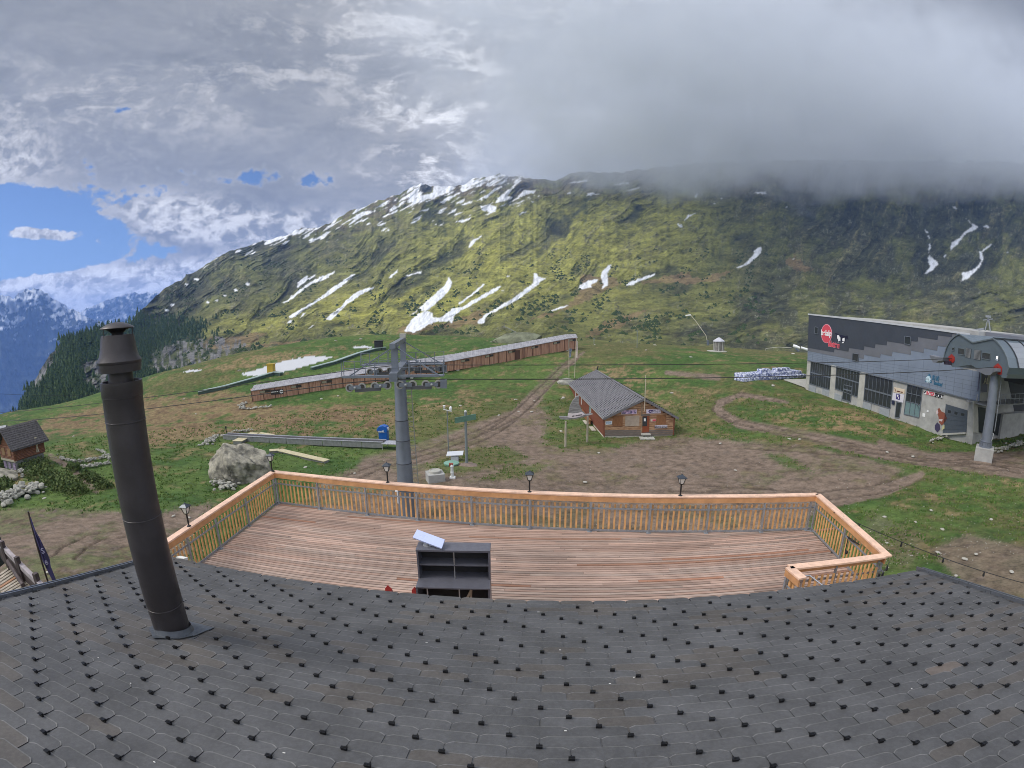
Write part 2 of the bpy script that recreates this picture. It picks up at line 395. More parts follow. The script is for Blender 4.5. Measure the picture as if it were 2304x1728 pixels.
hgt = ((g1-.55)*70*(1-.4*spur)+(g2-.5)*30+(g3-.5)*38+(g4-.5)*5+(g5-.5)*9)*edge
r2 = RR.ravel()-hgt*(.35+.65*tt)
MP = Ux*r2[:, None]
# paint
col = lambda *c: np.array(c, float)
GR, SUNLIT, DARK, DRY, ROCK, SNOW = col(.125, .130, .042), col(.29, .28, .062), col(.052, .054, .036), col(.24, .165, .085), col(.17, .165, .16), col(.80, .81, .84)
c = np.repeat(GR[None], len(mpx), 0)
n1 = fbm(mpx/70, mpy/50, 5, 41); n2 = fbm(mpx/22, mpy/16, 5, 51, .6); n3 = fbm(mpx/6, mpy/5, 4, 61, .6)
dk = np.clip(sstep(n1*.6+n2*.4+.10*sstep(mpx, 1480, 1750)+.08*(1-sstep(mpx, 650, 850)), .44, .66), 0, 1)  # dark heather, thickened right and left to stand for the shaded slopes
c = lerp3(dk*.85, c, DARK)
sunlit = np.exp(-((mpx-1240)/330)**2-((mpy-560)/130)**2)+.9*np.exp(-((mpx-860)/200)**2-((mpy-690)/45)**2)+.55*np.exp(-((mpx-560)/150)**2-((mpy-735)/28)**2)+.5*np.exp(-((mpx-1480)/120)**2-((mpy-470)/50)**2)  # sunlit patches painted into the slope as yellower grass
c = lerp3(np.clip(sunlit*1.35*sstep(n2*.5+g1*.5, .32, .56), 0, 1), c, SUNLIT)
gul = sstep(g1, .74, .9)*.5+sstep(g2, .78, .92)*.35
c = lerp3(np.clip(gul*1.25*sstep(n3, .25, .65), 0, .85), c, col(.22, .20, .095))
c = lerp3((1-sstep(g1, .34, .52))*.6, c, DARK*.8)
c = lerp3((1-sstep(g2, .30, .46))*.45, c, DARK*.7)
c = lerp3(sstep(n2*.5+n3*.5, .60, .72)*.55, c, col(.15, .135, .085))
c = lerp3(sstep(n3, .62, .8)*.5, c, col(.02, .024, .014))
# brown slope near the top and scree
top = sstep(tt, .80, .97)*sstep(mpx, 560, 800)
c = lerp3(np.clip(top*.8*sstep(n2, .35, .6), 0, 1), c, col(.115, .085, .06))
brown = np.zeros(len(mpx))
for pl in [Zp(1300, 380, .27125, [(60, 1385), (150, 1310), (330, 1240), (480, 1200), (590, 1165), (480, 1240), (350, 1310), (200, 1350), (120, 1395)]),
           Zp(1300, 380, .27125, [(520, 945), (640, 905), (850, 860), (1050, 905), (1300, 830), (1150, 930), (900, 945), (640, 940)]),
           Zp(800, 370, .27125, [(330, 1400), (470, 1290), (700, 1330), (860, 1270), (1100, 1200), (1010, 1330), (700, 1360), (480, 1405)]),
           Zp(800, 370, .27125, [(1420, 1290), (1700, 1200), (1860, 1080), (1870, 920), (2150, 940), (2200, 990), (1900, 1130), (1600, 1260)]),
           Zp(280, 380, .27125, [(640, 1440), (720, 1390), (850, 1410), (1000, 1380), (1200, 1350), (1060, 1440), (860, 1470), (1500, 1420), (1560, 1440), (900, 1500), (650, 1490)]),
           Zp(1300, 380, .27125, [(1720, 780), (1800, 700), (1860, 800), (1950, 850), (1830, 860)])]:
    brown = np.maximum(brown, inpoly(mpx+(n3-.5)*26, mpy+(n2-.5)*20, pl))
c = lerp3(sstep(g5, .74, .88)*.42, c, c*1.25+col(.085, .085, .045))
c = lerp3((1-sstep(g5, .30, .46))*.5, c, c*.42)  # ribs lightened, gullies darkened: relief shading put into the colour
c = lerp3((sstep(fbm(mpx/3.2, mpy/5.5, 3, 66), .66, .76)*sstep(n2, .45, .6)*.55), c, col(.23, .23, .17))
c = lerp3(brown*.75, c, DRY)
# forest tone, cliffs at the lower left
fw = np.clip(spur+sstep(610-mpx-(mpy-700)*.3+(n2-.5)*240, 60, 200)*sstep(mpy, 690, 740), 0, 1)
c = lerp3(fw*.75, c, col(.028, .045, .022))
cliff = np.zeros(len(mpx))
for pl in [[(330, 800), (400, 770), (500, 760), (560, 775), (480, 830), (330, 850)], [(170, 830), (260, 800), (260, 880), (200, 900)], [(60, 860), (130, 740), (140, 800), (90, 900)]]:
    cliff = np.maximum(cliff, inpoly(mpx+(n3-.5)*40, mpy+(n2-.5)*40, pl))
c = lerp3(cliff*sstep(fbm(mpx/5, mpy/16, 4, 77), .42, .6), c, ROCK)
# rock tower on the ridge
c = lerp3(((np.abs(mpx-957) < 14) & (mpy < 432)).astype(float), c, col(.08, .08, .075))
snow = np.zeros(len(mpx), bool)
A1 = lambda *p: Zp(280, 380, .27125, p); A2 = lambda *p: Zp(800, 370, .27125, p); A3 = lambda *p: Zp(1300, 380, .27125, p); A4 = lambda *p: Zp(1800, 400, .22785, p)
SN = [A1((1435, 990), (1435, 950), (1500, 890), (1520, 890), (1515, 905), (1570, 880), (1585, 875), (1580, 890), (1500, 935), (1450, 975)),
 A1((1310, 1115), (1350, 1085), (1460, 1000), (1500, 965), (1620, 900), (1720, 860), (1745, 845), (1745, 860), (1700, 890), (1650, 925), (1600, 935), (1520, 975), (1450, 1030), (1380, 1085), (1330, 1115)),
 A1((1365, 1225), (1420, 1190), (1520, 1130), (1640, 1055), (1720, 985), (1820, 925), (1870, 885), (1915, 868), (1905, 885), (1830, 945), (1780, 990), (1700, 1045), (1600, 1105), (1480, 1180), (1400, 1235), (1370, 1240)),
 A1((1350, 1280), (1370, 1250), (1400, 1255), (1395, 1275)),
 A1((1670, 1245), (1700, 1210), (1790, 1150), (1840, 1085), (1930, 1020), (2000, 990), (2075, 980), (2060, 995), (1990, 1030), (1900, 1085), (1850, 1120), (1780, 1190), (1730, 1240), (1700, 1255)),
 A1((1455, 1235), (1480, 1200), (1505, 1190), (1480, 1220)), A1((1520, 1325), (1560, 1300), (1580, 1295), (1550, 1318)),
 A2((440, 1260), (520, 1200), (640, 1090), (740, 1000), (775, 930), (800, 970), (790, 1020), (740, 1085), (650, 1170), (580, 1220), (520, 1210), (480, 1245)),
 A2((405, 1380), (440, 1330), (460, 1290), (520, 1240), (600, 1215), (640, 1235), (640, 1270), (700, 1270), (820, 1190), (890, 1180), (950, 1140), (1080, 1070), (1170, 1015), (1210, 1010), (1180, 1040), (1060, 1110), (940, 1180), (870, 1215), (815, 1260), (800, 1325), (780, 1300), (680, 1305), (600, 1330), (540, 1370), (480, 1395)),
 A2((840, 1165), (900, 1120), (1000, 1040), (1075, 985), (1070, 1000), (980, 1080), (880, 1150)),
 A2((1005, 1315), (1020, 1295), (1080, 1240), (1200, 1170), (1290, 1120), (1400, 1040), (1475, 985), (1480, 910), (1505, 905), (1515, 930), (1580, 950), (1540, 970), (1500, 1010), (1430, 1060), (1320, 1140), (1220, 1190), (1130, 1235), (1080, 1270), (1070, 1310), (1040, 1325)),
 A2((1850, 1035), (1860, 1000), (1930, 960), (2010, 950), (2000, 975), (1950, 1000), (1960, 1020)),
 A2((2130, 830), (2110, 870), (2090, 900), (2095, 1000), (2040, 1035), (2055, 990), (2035, 940), (2040, 900), (2090, 840)),
 A2((935, 695), (960, 635), (1050, 585), (1040, 605), (990, 640), (955, 690)), A2((270, 940), (310, 905), (350, 875), (345, 895), (300, 935)),
 A2((390, 940), (450, 910), (480, 900), (545, 885), (545, 905), (480, 912), (420, 935)), A2((1580, 1230), (1680, 1188), (1765, 1166), (1760, 1177), (1650, 1215)),
 A2((1155, 320), (1180, 280), (1250, 220), (1330, 180), (1300, 205), (1260, 260), (1300, 270), (1290, 290), (1200, 310)),
 A2((1270, 325), (1340, 270), (1400, 210), (1495, 215), (1480, 240), (1400, 255), (1330, 290)), A2((1035, 345), (1100, 335), (1170, 345), (1160, 390), (1080, 425), (1110, 395), (1050, 380)),
 A2((830, 475), (900, 455), (965, 435), (950, 455), (880, 485)), A2((1355, 415), (1420, 380), (1415, 395), (1370, 418)),
 A2((640, 230), (650, 170), (740, 190), (830, 195), (760, 240), (620, 285), (540, 310), (420, 320), (500, 280)), A2((210, 440), (350, 375), (340, 395), (230, 440)),
 A2((190, 360), (300, 300), (240, 345)), A2((530, 385), (610, 360), (600, 380), (540, 390)), A2((1150, 100), (1250, 72), (1340, 82), (1460, 118), (1340, 100), (1240, 95), (1130, 120), (980, 175), (900, 185), (1000, 140)),
 A2((700, 310), (870, 225), (860, 245), (720, 325)), A2((875, 330), (970, 300), (960, 322), (890, 338)), A2((1000, 300), (1055, 285), (1050, 300)), A2((455, 485), (545, 435), (530, 460), (470, 490)),
 A2((680, 515), (730, 480), (720, 500)), A2((1770, 150), (1900, 128), (1960, 125), (1900, 145), (1790, 155)), A2((1740, 245), (1790, 228), (1785, 245)), A2((1450, 315), (1480, 300), (1475, 315)),
 A3((1300, 825), (1400, 780), (1450, 720), (1475, 665), (1520, 640), (1525, 680), (1500, 720), (1430, 780), (1360, 815)), A3((390, 970), (470, 920), (640, 868), (640, 880), (490, 945), (440, 970)),
 A3((290, 130), (350, 115), (430, 110), (420, 125), (330, 135)), A3((395, 180), (450, 165), (520, 145), (515, 160), (430, 182)), A3((825, 460), (860, 455), (870, 480), (845, 488)),
 A3((885, 420), (910, 385), (985, 360), (930, 395), (890, 430)), A3((965, 240), (980, 200), (1000, 195), (985, 235)), A3((1115, 290), (1150, 275), (1140, 290)), A3((1170, 250), (1200, 235), (1190, 250)),
 A3((1455, 195), (1560, 188), (1570, 207), (1500, 207)), A3((1720, 325), (1740, 308), (1735, 325)), A3((70, 225), (90, 200), (180, 205), (110, 222)), A3((590, 115), (660, 98), (650, 110)), A3((1770, 750), (1795, 738), (1795, 752)),
 A4((1230, 950), (1290, 870), (1265, 840), (1270, 760), (1370, 845), (1320, 905), (1250, 950)), A4((1225, 505), (1275, 545), (1250, 545)), A4((1255, 570), (1280, 580), (1278, 605)),
 A4((1630, 400), (1760, 485), (1750, 510), (1640, 550), (1600, 600), (1560, 650), (1485, 715), (1480, 700), (1500, 640), (1580, 590), (1610, 550), (1700, 480), (1700, 460)),
 A4((1580, 1025), (1610, 990), (1595, 940), (1700, 915), (1750, 880), (1790, 820), (1770, 780), (1775, 730), (1900, 645), (1890, 670), (1800, 730), (1810, 810), (1770, 890), (1700, 950), (1660, 1000)),
 A4((1805, 480), (1840, 465), (1885, 510), (1860, 500)), A4((1505, 280), (1530, 280), (1555, 315), (1530, 310)), A4((1410, 785), (1450, 750), (1440, 772)), A4((2035, 740), (2060, 725), (2050, 745)), A4((1270, 650), (1295, 660), (1285, 690), (1270, 750))]
jx = mpx+(n3-.5)*5; jy = mpy+(fbm(mpx/5+9, mpy/5, 3, 88)-.5)*5
for pl in SN: snow |= inpoly(jx, jy, pl)
for x, y, r in [(387, 686, 5), (375, 697, 5), (506, 665, 4), (487, 675, 4), (467, 680, 4), (531, 653, 4), (558, 639, 5), (442, 628, 6), (420, 640, 4), (1144, 621, 3), (1131, 655, 3)]:
    snow |= (((jx-x)/r)**2+((jy-y)/(r*.55))**2) < 1
# broken old snow just under the ridge on the left and middle
skp = np.interp(mpx, [300, 380, 560, 700, 830, 950, 1140, 1250], [690, 610, 553, 507, 445, 415, 392, 395])
dep = mpy-skp
al = (mpx*.87-mpy*.5); ac = (mpx*.5+mpy*.87)
sn = fbm(ac/5.5, al/26, 4, 91, .55)
dens = sstep(mpx, 420, 560)*(1-sstep(mpx, 1130, 1230))*np.clip(1-dep/(26+70*sstep(mpx, 560, 950)), 0, 1)
snow |= (sn+dens*.33 > .79) & (dens > 0.02)
sf = snow.astype(float).reshape(nr, nc)
sf = (sf*2+np.roll(sf, 1, 0)+np.roll(sf, -1, 0)+np.roll(sf, 1, 1)+np.roll(sf, -1, 1))/6
sf = sf.ravel(); dirt = sstep(fbm(mpx/4, mpy/9, 4, 95, .6), .45, .7)*.22+(1-sf)*.15
c = lerp3(sf, c, (SNOW[None]*(1-dirt[:, None])-np.array([0, .01, .03])*dirt[:, None]))
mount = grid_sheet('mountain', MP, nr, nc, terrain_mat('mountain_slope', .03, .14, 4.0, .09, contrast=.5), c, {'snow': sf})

# ---------------- distant range across the valley ----------------
def far_range(name, az0, az1, line, ebot, R0, seed, tone):
    a = np.arange(az0, az1, .09); top = np.interp(a, [p[0] for p in line], [p[1] for p in line])+(fbm(a*2.2, a*0, 5, seed)-.5)*.5
    n = 150; t = np.linspace(0, 1, n)[:, None]; E = ebot+(top-ebot)*t; A = np.broadcast_to(a, E.shape)
    r = R0*(.72+.28*t)+0*A
    g = fbm(A/1.1+E*.25, E/2.6, 5, seed+4, .55, ridged=True); h = fbm(A/.35, E/.8, 4, seed+8)
    r = (r-((g-.5)*.13+(h-.5)*.04)*R0).ravel()
    U = np.stack([np.sin(np.radians(A)), np.cos(np.radians(A)), np.tan(np.radians(E))], -1).reshape(-1, 3)
    Ef, Af, tf = E.ravel(), A.ravel(), (top-E).ravel()
    s = sstep(fbm(Af*1.6+Ef, Ef*2.6-Af*.7, 6, seed+20, .62)+np.clip(.16-tf*.07, -.3, .3), .55, .60)*.85
    s = np.maximum(s, (g.ravel() > .93)*(fbm(Af, Ef, 3, seed+30) > .6)*.6)
    cc = np.repeat(np.array(tone)[None], len(Ef), 0)*(0.7+.6*g.ravel()[:, None])
    cc = lerp3(s, cc, col(.8, .82, .86))
    return grid_sheet(name, U*r[:, None], n, len(a), terrain_mat(name+'_slope', .003, .012, 60, .006, contrast=.35), cc, {'snow': s})
far_range('distant_peak', -72, -40, [(-72, 2.5), (-60, 3.3), (-57.5, 4.2), (-55.9, 3.9), (-54.6, 4.6), (-53.2, 4.5), (-51.5, 3.5), (-49.5, 2.2), (-47.5, 1.2), (-45, .2), (-43, -1), (-40, -3)], -16, 4800, 100, (.045, .055, .05))
far_range('distant_range', -58, -34, [(-58, 1), (-52, 1.2), (-49, 2.0), (-46.5, 2.9), (-44, 3.5), (-41.5, 3.6), (-39, 3.4), (-34, 3)], -14, 7400, 140, (.06, .07, .06))

MTN = dict(tt=tt, fw=fw, cliff=cliff, px=mpx, py=mpy, sf=sf, n2=n2, g2=g2, RR=RR.ravel(), P=MP)
# ---------------- meadow: control points (photo px, height) -> smooth surface ----------------
ctrl = []
def cz(px, py, z): p = onz(px, py, z); ctrl.append((p[0], p[1], z))
def cd(px, py, d): p = atd(px, py, d); ctrl.append(tuple(p))
for a in [(912, 1095, -13.3), (1050, 1047, -13.6), (975, 1085, -13.1), (1358, 984, -14.4), (1515, 983, -14.2), (1272, 1007, -14.2), (1420, 900, -13.4), (864, 1006, -14.5), (500, 975, -14.6), (700, 1000, -14.4), (620, 905, -13.7), (1290, 795, -8.9), (1000, 850, -12.0),
          (1150, 930, -13.8), (1615, 795, -9.0), (1700, 858, -10.3), (1600, 900, -12.3),  (2213, 1026, -10.95), (2304, 1048, -11.3), (2304, 1000, -10.9), (1750, 1000, -13), (1500, 1060, -13.6), (1800, 1100, -12.8),
          (2304, 1150, -10.8), (2304, 1340, -9.4), (2120, 1270, -10.4), (1950, 1180, -11.8), (560, 1125, -13.4), (350, 1100, -13.3), (330, 1010, -14.2), (110, 1060, -12.6), (40, 1130, -12.4), (200, 1020, -13.4), (250, 1220, -11.6), (60, 1250, -10.8), (150, 1300, -10.3), (0, 1330, -9.8),
          (400, 900, -13.8), (200, 925, -14.4), (0, 1000, -14.0)]: cz(*a)
for a in [(0, 930, 122), (70, 921, 122), (135, 911, 120), (200, 893, 122), (300, 856, 130), (420, 826, 135), (500, 806, 140), (583, 793, 145), (680, 774, 155), (770, 766, 160), (1042, 763, 160), (1300, 768, 150), (1560, 780, 150), (1680, 785, 150), (1812, 796, 150), (2100, 800, 140), (2304, 810, 130)]: cd(*a)
_fa = np.array([46.292, 67.863]); _fb = np.array([49.21, 36.26])
for _k, _z in ((0, -11.15), (.25, -11.6), (.5, -11.75), (.72, -11.95), (.86, -12.2), (1.0, -12.2)):
    _p = _fa*(1-_k)+_fb*_k; ctrl.append((_p[0]-.3, _p[1], _z)); ctrl.append((_p[0]+9, _p[1], _z+.2))
ctrl.append((44, 31.5, -11.6)); ctrl.append((47, 33.5, -12.1))
for azd, r, z in [(-60, 175, -40), (-50, 180, -42), (-40, 185, -38), (-30, 200, -34), (-20, 215, -27), (-5, 220, -22), (10, 215, -22), (25, 215, -22), (40, 215, -20), (55, 200, -18), (75, 150, -11), (-75, 120, -22), (-75, 40, -11.5), (75, 40, -9.5), (0, 8, -12.2), (0, 18, -12.8), (-25, 16, -12), (25, 16, -12.2), (60, 14, -10.3), (-60, 14, -10.8), (100, 60, -7), (-100, 60, -10), (180, 30, -8), (140, 60, -6), (-140, 60, -7), (180, 90, -2), (120, 180, 0), (-120, 180, -6), (180, 215, 15)]:
    ctrl.append((math.sin(R(azd))*r, math.cos(R(azd))*r, z))
CT = np.array(ctrl)
def _tps(d2): return d2*np.log(d2+1e-6)*.5
_n = len(CT); _K = _tps(((CT[:, None, :2]-CT[None, :, :2])**2).sum(-1)/900.0)+np.eye(_n)*.012
_Pm = np.c_[np.ones(_n), CT[:, :2]/30]
_A = np.block([[_K, _Pm], [_Pm.T, np.zeros((3, 3))]]); _w = np.linalg.solve(_A, np.r_[CT[:, 2], 0, 0, 0])
def gz(x, y, rough=True):
    x = np.atleast_1d(np.asarray(x, float)); y = np.atleast_1d(np.asarray(y, float)); out = np.empty(x.shape)
    for i in range(0, len(x), 20000):
        X, Yy = x[i:i+20000], y[i:i+20000]
        d2 = ((X[:, None]-CT[None, :, 0])**2+(Yy[:, None]-CT[None, :, 1])**2)/900.0
        out[i:i+20000] = _tps(d2)@_w[:_n]+_w[_n]+_w[_n+1]*X/30+_w[_n+2]*Yy/30
    if rough: out += (fbm(x/9, y/9, 4, 201)-.5)*.55+(fbm(x/1.6, y/1.6, 3, 205)-.5)*.14
    return out
def hit(px, py, lift=0.0):
    """where the line of sight through a photo point meets the meadow"""
    v = ray(px, py); h = math.hypot(v[0], v[1]); d = np.geomspace(8, 215, 500)
    P = np.outer(d/h, v); below = P[:, 2] < gz(P[:, 0], P[:, 1])
    i = int(np.argmax(below)) if below.any() else 499
    p = P[i]; p[2] = gz(p[0], p[1])[0]+lift; return p
gaz = np.concatenate([np.arange(-180, -64, 2.0), np.arange(-64, 64, .11), np.arange(64, 181, 2.0)])
grr = np.geomspace(4, 225, 440)
GA, GRd = np.meshgrid(np.radians(gaz), grr)
gx = (np.sin(GA)*GRd).ravel(); gy = (np.cos(GA)*GRd).ravel(); gzz = gz(gx, gy)
GP = np.stack([gx, gy, gzz], -1)
vis = (np.abs(np.degrees(GA.ravel())) < 66)
qx = np.full(len(gx), -9999.); qy = qx.copy()
a_, b_ = proj(GP[vis]); qx[vis] = a_; qy[vis] = b_
m1 = fbm(gx/7, gy/7, 5, 301, .6); m2 = fbm(gx/1.7, gy/1.7, 5, 311, .6); m3 = fbm(gx/.5, gy/.5, 3, 321, .6); m4 = fbm(gx/22, gy/22, 4, 331)
wx = qx+(m2-.5)*26+(m1-.5)*30; wy = qy+(m2-.5)*10+(m1-.5)*12
GREEN, GREEN2, OLIVE, STRAW, MUD, MUD2 = col(.056, .104, .027), col(.088, .135, .036), col(.125, .112, .048), col(.270, .190, .105), col(.200, .150, .115), col(.120, .088, .066)
gc = np.repeat(GREEN[None], len(gx), 0)
gc = lerp3(sstep(m1, .4, .62), gc, GREEN2)
gc = lerp3(sstep(m4*.55+m2*.45, .44, .60)*.75, gc, OLIVE)
gc = lerp3(sstep(m2*.7+m3*.3, .56, .70)*.5, gc, STRAW)
def blend(mask, cc, k=1.0):
    global gc
    gc = lerp3(np.clip(mask*k, 0, 1), gc, cc)
_jit = rng.normal(size=(4, len(gx)))
def soft(poly, dx=0):
    r = 0
    for k, (a, b) in enumerate(((1, 0), (.4, 1), (1.5, 1), (.8, 1))): r = r+inpoly(qx+(wx-qx)*a+_jit[k]*9*b, qy+(wy-qy)*a+_jit[(k+1) % 4]*3.5*b, poly)
    return r/4
# dry brown meadow on the left and scattered dry patches
dryp = soft(Dp([(40, 930), (100, 905), (300, 862), (480, 845), (545, 850), (560, 880), (700, 872), (870, 885), (850, 925), (620, 948), (470, 945), (330, 965), (240, 935), (110, 942)]))
blend(dryp*sstep(m2*.6+m1*.4, .36, .52), STRAW*.85, .9); blend(dryp*sstep(m3*.4+m2*.6, .5, .62), col(.13, .085, .05), .7)
for pl in [Dp([(900, 860), (1000, 850), (1080, 855), (1000, 890), (900, 880)]), Dp([(1280, 790), (1420, 800), (1440, 830), (1330, 840), (1280, 815)]), Dp([(1630, 880), (1750, 870), (1900, 905), (1960, 940), (1830, 935), (1700, 915)]),
           Dp([(2000, 1060), (2212, 1030), (2212, 1060), (2080, 1062), (1990, 1075)]), Dp([(1380, 840), (1500, 850), (1560, 840), (1480, 880), (1400, 880)]), Dp([(0, 1000), (60, 1005), (110, 1020), (60, 1060), (0, 1040)]), Dp([(420, 800), (560, 770), (760, 745), (700, 770), (560, 800)])]:
    blend(soft(pl)*sstep(m2*.6+m3*.4, .42, .58), STRAW, .75)
# bare mud
mud = soft(Dp([(640, 1110), (690, 1040), (760, 1012), (870, 990), (960, 955), (1060, 925), (1110, 896), (1160, 878), (1195, 905), (1168, 945), (1235, 972), (1300, 972), (1370, 955), (1460, 944), (1560, 948), (1650, 955), (1750, 965), (1850, 985), (1950, 1012), (1900, 1048), (1830, 1062), (1760, 1100), (1700, 1250), (600, 1250)]))
mud = np.maximum(mud, soft(Dp([(-60, 1105), (60, 1100), (250, 1104), (330, 1112), (400, 1092), (470, 1085), (420, 1130), (400, 1220), (200, 1330), (-60, 1420)])))
mud = np.maximum(mud, soft(Dp([(2010, 1185), (2080, 1150), (2150, 1165), (2300, 1200), (2300, 1420), (2100, 1300)]))*.8)
mud = np.maximum(mud, soft(Dp([(1880, 1100), (2000, 1160), (1960, 1230), (1850, 1180)]))*.35)
for ln in [Dp([(1262, 762, 3), (1228, 785, 6), (1192, 822, 11), (1150, 862, 15), (1108, 905, 19), (1000, 947, 22), (900, 985, 24), (800, 1015, 30)]),
           Dp([(1700, 868, 3), (1600, 851, 6), (1556, 866, 8), (1548, 886, 9), (1590, 912, 10), (1700, 934, 11), (1800, 953, 13), (1900, 975, 15), (2050, 1000, 16), (2230, 1018, 16)]),
           Dp([(2230, 985, 10), (2000, 990, 14), (1900, 960, 12)]), Dp([(1440, 805, 5), (1550, 815, 6)]), Dp([(110, 985, 6), (150, 1010, 6), (210, 1060, 7)]), Dp([(1990, 1025, 8), (1900, 1058, 14), (1800, 1078, 16), (1700, 1082, 12)])]:
    mud = np.maximum(mud, 1-sstep(polyd(wx*.6+qx*.4, wy*.6+qy*.4, ln), .75, 1.25))
for pl in [Dp([(925, 1012), (960, 985), (1040, 966), (1090, 962), (1140, 988), (1100, 1004), (1010, 1020), (950, 1025)]), Dp([(1000, 1040), (1100, 1010), (1200, 1000), (1130, 1030)]), Dp([(1170, 960), (1215, 945), (1300, 950), (1300, 968), (1230, 970)]), Dp([(1640, 975), (1700, 985), (1760, 1020), (1700, 1010)])]:
    mud = mud*(1-.9*soft(pl))
grassy = sstep(m2*.5+m1*.5, .47, .60)*.75
mudf = mud*(1-grassy*.75)
blend(mudf, MUD); blend(mud*sstep(m2*.5+m3*.5, .52, .66), MUD2, .8); blend(mud*sstep(m3, .62, .8), col(.22, .18, .15), .5)
# wheel ruts
rut = np.zeros(len(gx))
def ruts(pts, off, w):
    P = np.array([hit(x*Sd, y*Sd)[:2] for x, y in pts]); t = np.gradient(P, axis=0); t /= np.linalg.norm(t, axis=1)[:, None]; nrm = np.c_[-t[:, 1], t[:, 0]]
    near = (gx > P[:, 0].min()-4) & (gx < P[:, 0].max()+4) & (gy > P[:, 1].min()-4) & (gy < P[:, 1].max()+4); i = np.nonzero(near)[0]
    for s_ in (-off, off):
        Q = P+nrm*s_; d = polyd(gx[i]+(m1[i]-.5)*.5, gy[i]+(m2[i]-.5)*.4, [(q[0], q[1], w) for q in Q]); rut[i] = np.maximum(rut[i], 1-sstep(d, .5, 1.2))
ruts([(1262, 764), (1228, 786), (1192, 822), (1150, 862), (1108, 900), (1020, 940), (930, 972), (850, 995), (760, 1030)], .8, .22)
ruts([(1105, 905), (1040, 945), (960, 975), (880, 1000)], .8, .2)
ruts([(1700, 868), (1600, 852), (1556, 867), (1550, 886), (1592, 912), (1700, 934), (1800, 954), (1900, 976), (2050, 1001), (2200, 1018)], .8, .22)
ruts([(130, 1210), (160, 1180), (200, 1160), (260, 1152)], .8, .14)
ruts([(2212, 1005), (2000, 1000), (1900, 985), (1750, 972), (1600, 962)], .9, .25)
ruts([(1990, 1025), (1900, 1056), (1780, 1070), (1650, 1062), (1450, 1050)], .9, .2)
blend(rut*(.35+.65*mud), MUD2*.75, .75); gzz = gzz-rut*.09*(.3+.7*mud)
GP[:, 2] = gzz-.05*mud
# lying snow
gsn = np.zeros(len(gx), bool)
for pl in [Dp([(520, 808), (560, 797), (600, 783), (660, 770), (720, 770), (700, 779), (640, 796), (600, 806), (560, 812), (530, 812)]), Dp([(762, 749), (785, 747), (805, 749), (800, 752), (765, 752)]), Dp([(395, 803), (412, 799), (436, 798), (432, 801), (405, 805)])]:
    gsn |= inpoly(qx+(m3-.5)*4, qy+(m3-.5)*3, pl)
gc = lerp3(gsn.astype(float), gc, SNOW*.66)
gmat = terrain_mat('meadow', 1.3, 7.0, .10, 5.0, contrast=.40)
ground = grid_sheet('ground', GP, len(grr), len(gaz), gmat, gc, {'snow': gsn.astype(float)})

GRD = dict(m2=m2, m1=m1, vis=vis, gx=gx, gy=gy, z=gzz, r=GRd.ravel(), mudf=mudf, qx=qx, qy=qy)
# ---------------- the house we look over: slate roof, walls ----------------
M_slate_edge = mat('slate_edge', (.05, .05, .052), .8)
sm = bpy.data.materials.new('slate'); sm.use_nodes = True; t = NT(sm.node_tree); b = t.n['Principled BSDF']
tcn = t.new('ShaderNodeTexCoord'); v = tcn.outputs['Object']
n1 = t.noise(v, 2.2, 5, .6); n2 = t.noise(v, 30, 5, .7); n3 = t.noise(v, .55, 3, .5)
k = t.math('ADD', t.ramp(n1, .3, .7, .80, 1.12), t.ramp(n2, .35, .75, -.10, .14))
t.put(b, 'Base Color', t.vscale(t.attr('tone', 'Color'), k))
t.put(b, 'Roughness', t.ramp(n3, .35, .65, .62, .80)); b.inputs['Specular IOR Level'].default_value = .32
bn = t.new('ShaderNodeBump'); bn.inputs['Strength'].default_value = .35; bn.inputs['Distance'].default_value = .004
t.put(bn, 'Height', t.math('ADD', n2, t.noise(v, 110, 4, .7))); t.l.new(bn.outputs[0], b.inputs['Normal'])
MATS['slate'] = sm
RP0 = np.array([.77396212, 5.09901269, -3.4]); RE = np.array([.9971411, -.0755616, 0]); RV = np.array([.0671802, .9659778, -.2497473]); RN = np.cross(RE, RV)
def RF(u, v, h=0): return RP0+RE*u+RV*v+RN*h
house = thing('restaurant_house', 'house with the dark slate roof we look down over, chimney on its left side', 'house', (0, 2.5, -12.5))
def local(root):
    """child keeps world coordinates under an Empty that only translates / turns"""
    bpy.context.view_layer.update(); return root.matrix_world.inverted()
def adopt(o, root, inv=None):
    o.parent = root; o.matrix_parent_inverse = inv if inv is not None else local(root); return o
hinv = local(house)
U0, U1, VR = -6.0, 4.97, -5.3
sv, sf_, sc_ = [], [], []
W_ = .395; EX = .126
patch = lambda u, v: float(fbm(np.array([u*1.1]), np.array([v*1.6]), 3, 401)[0])
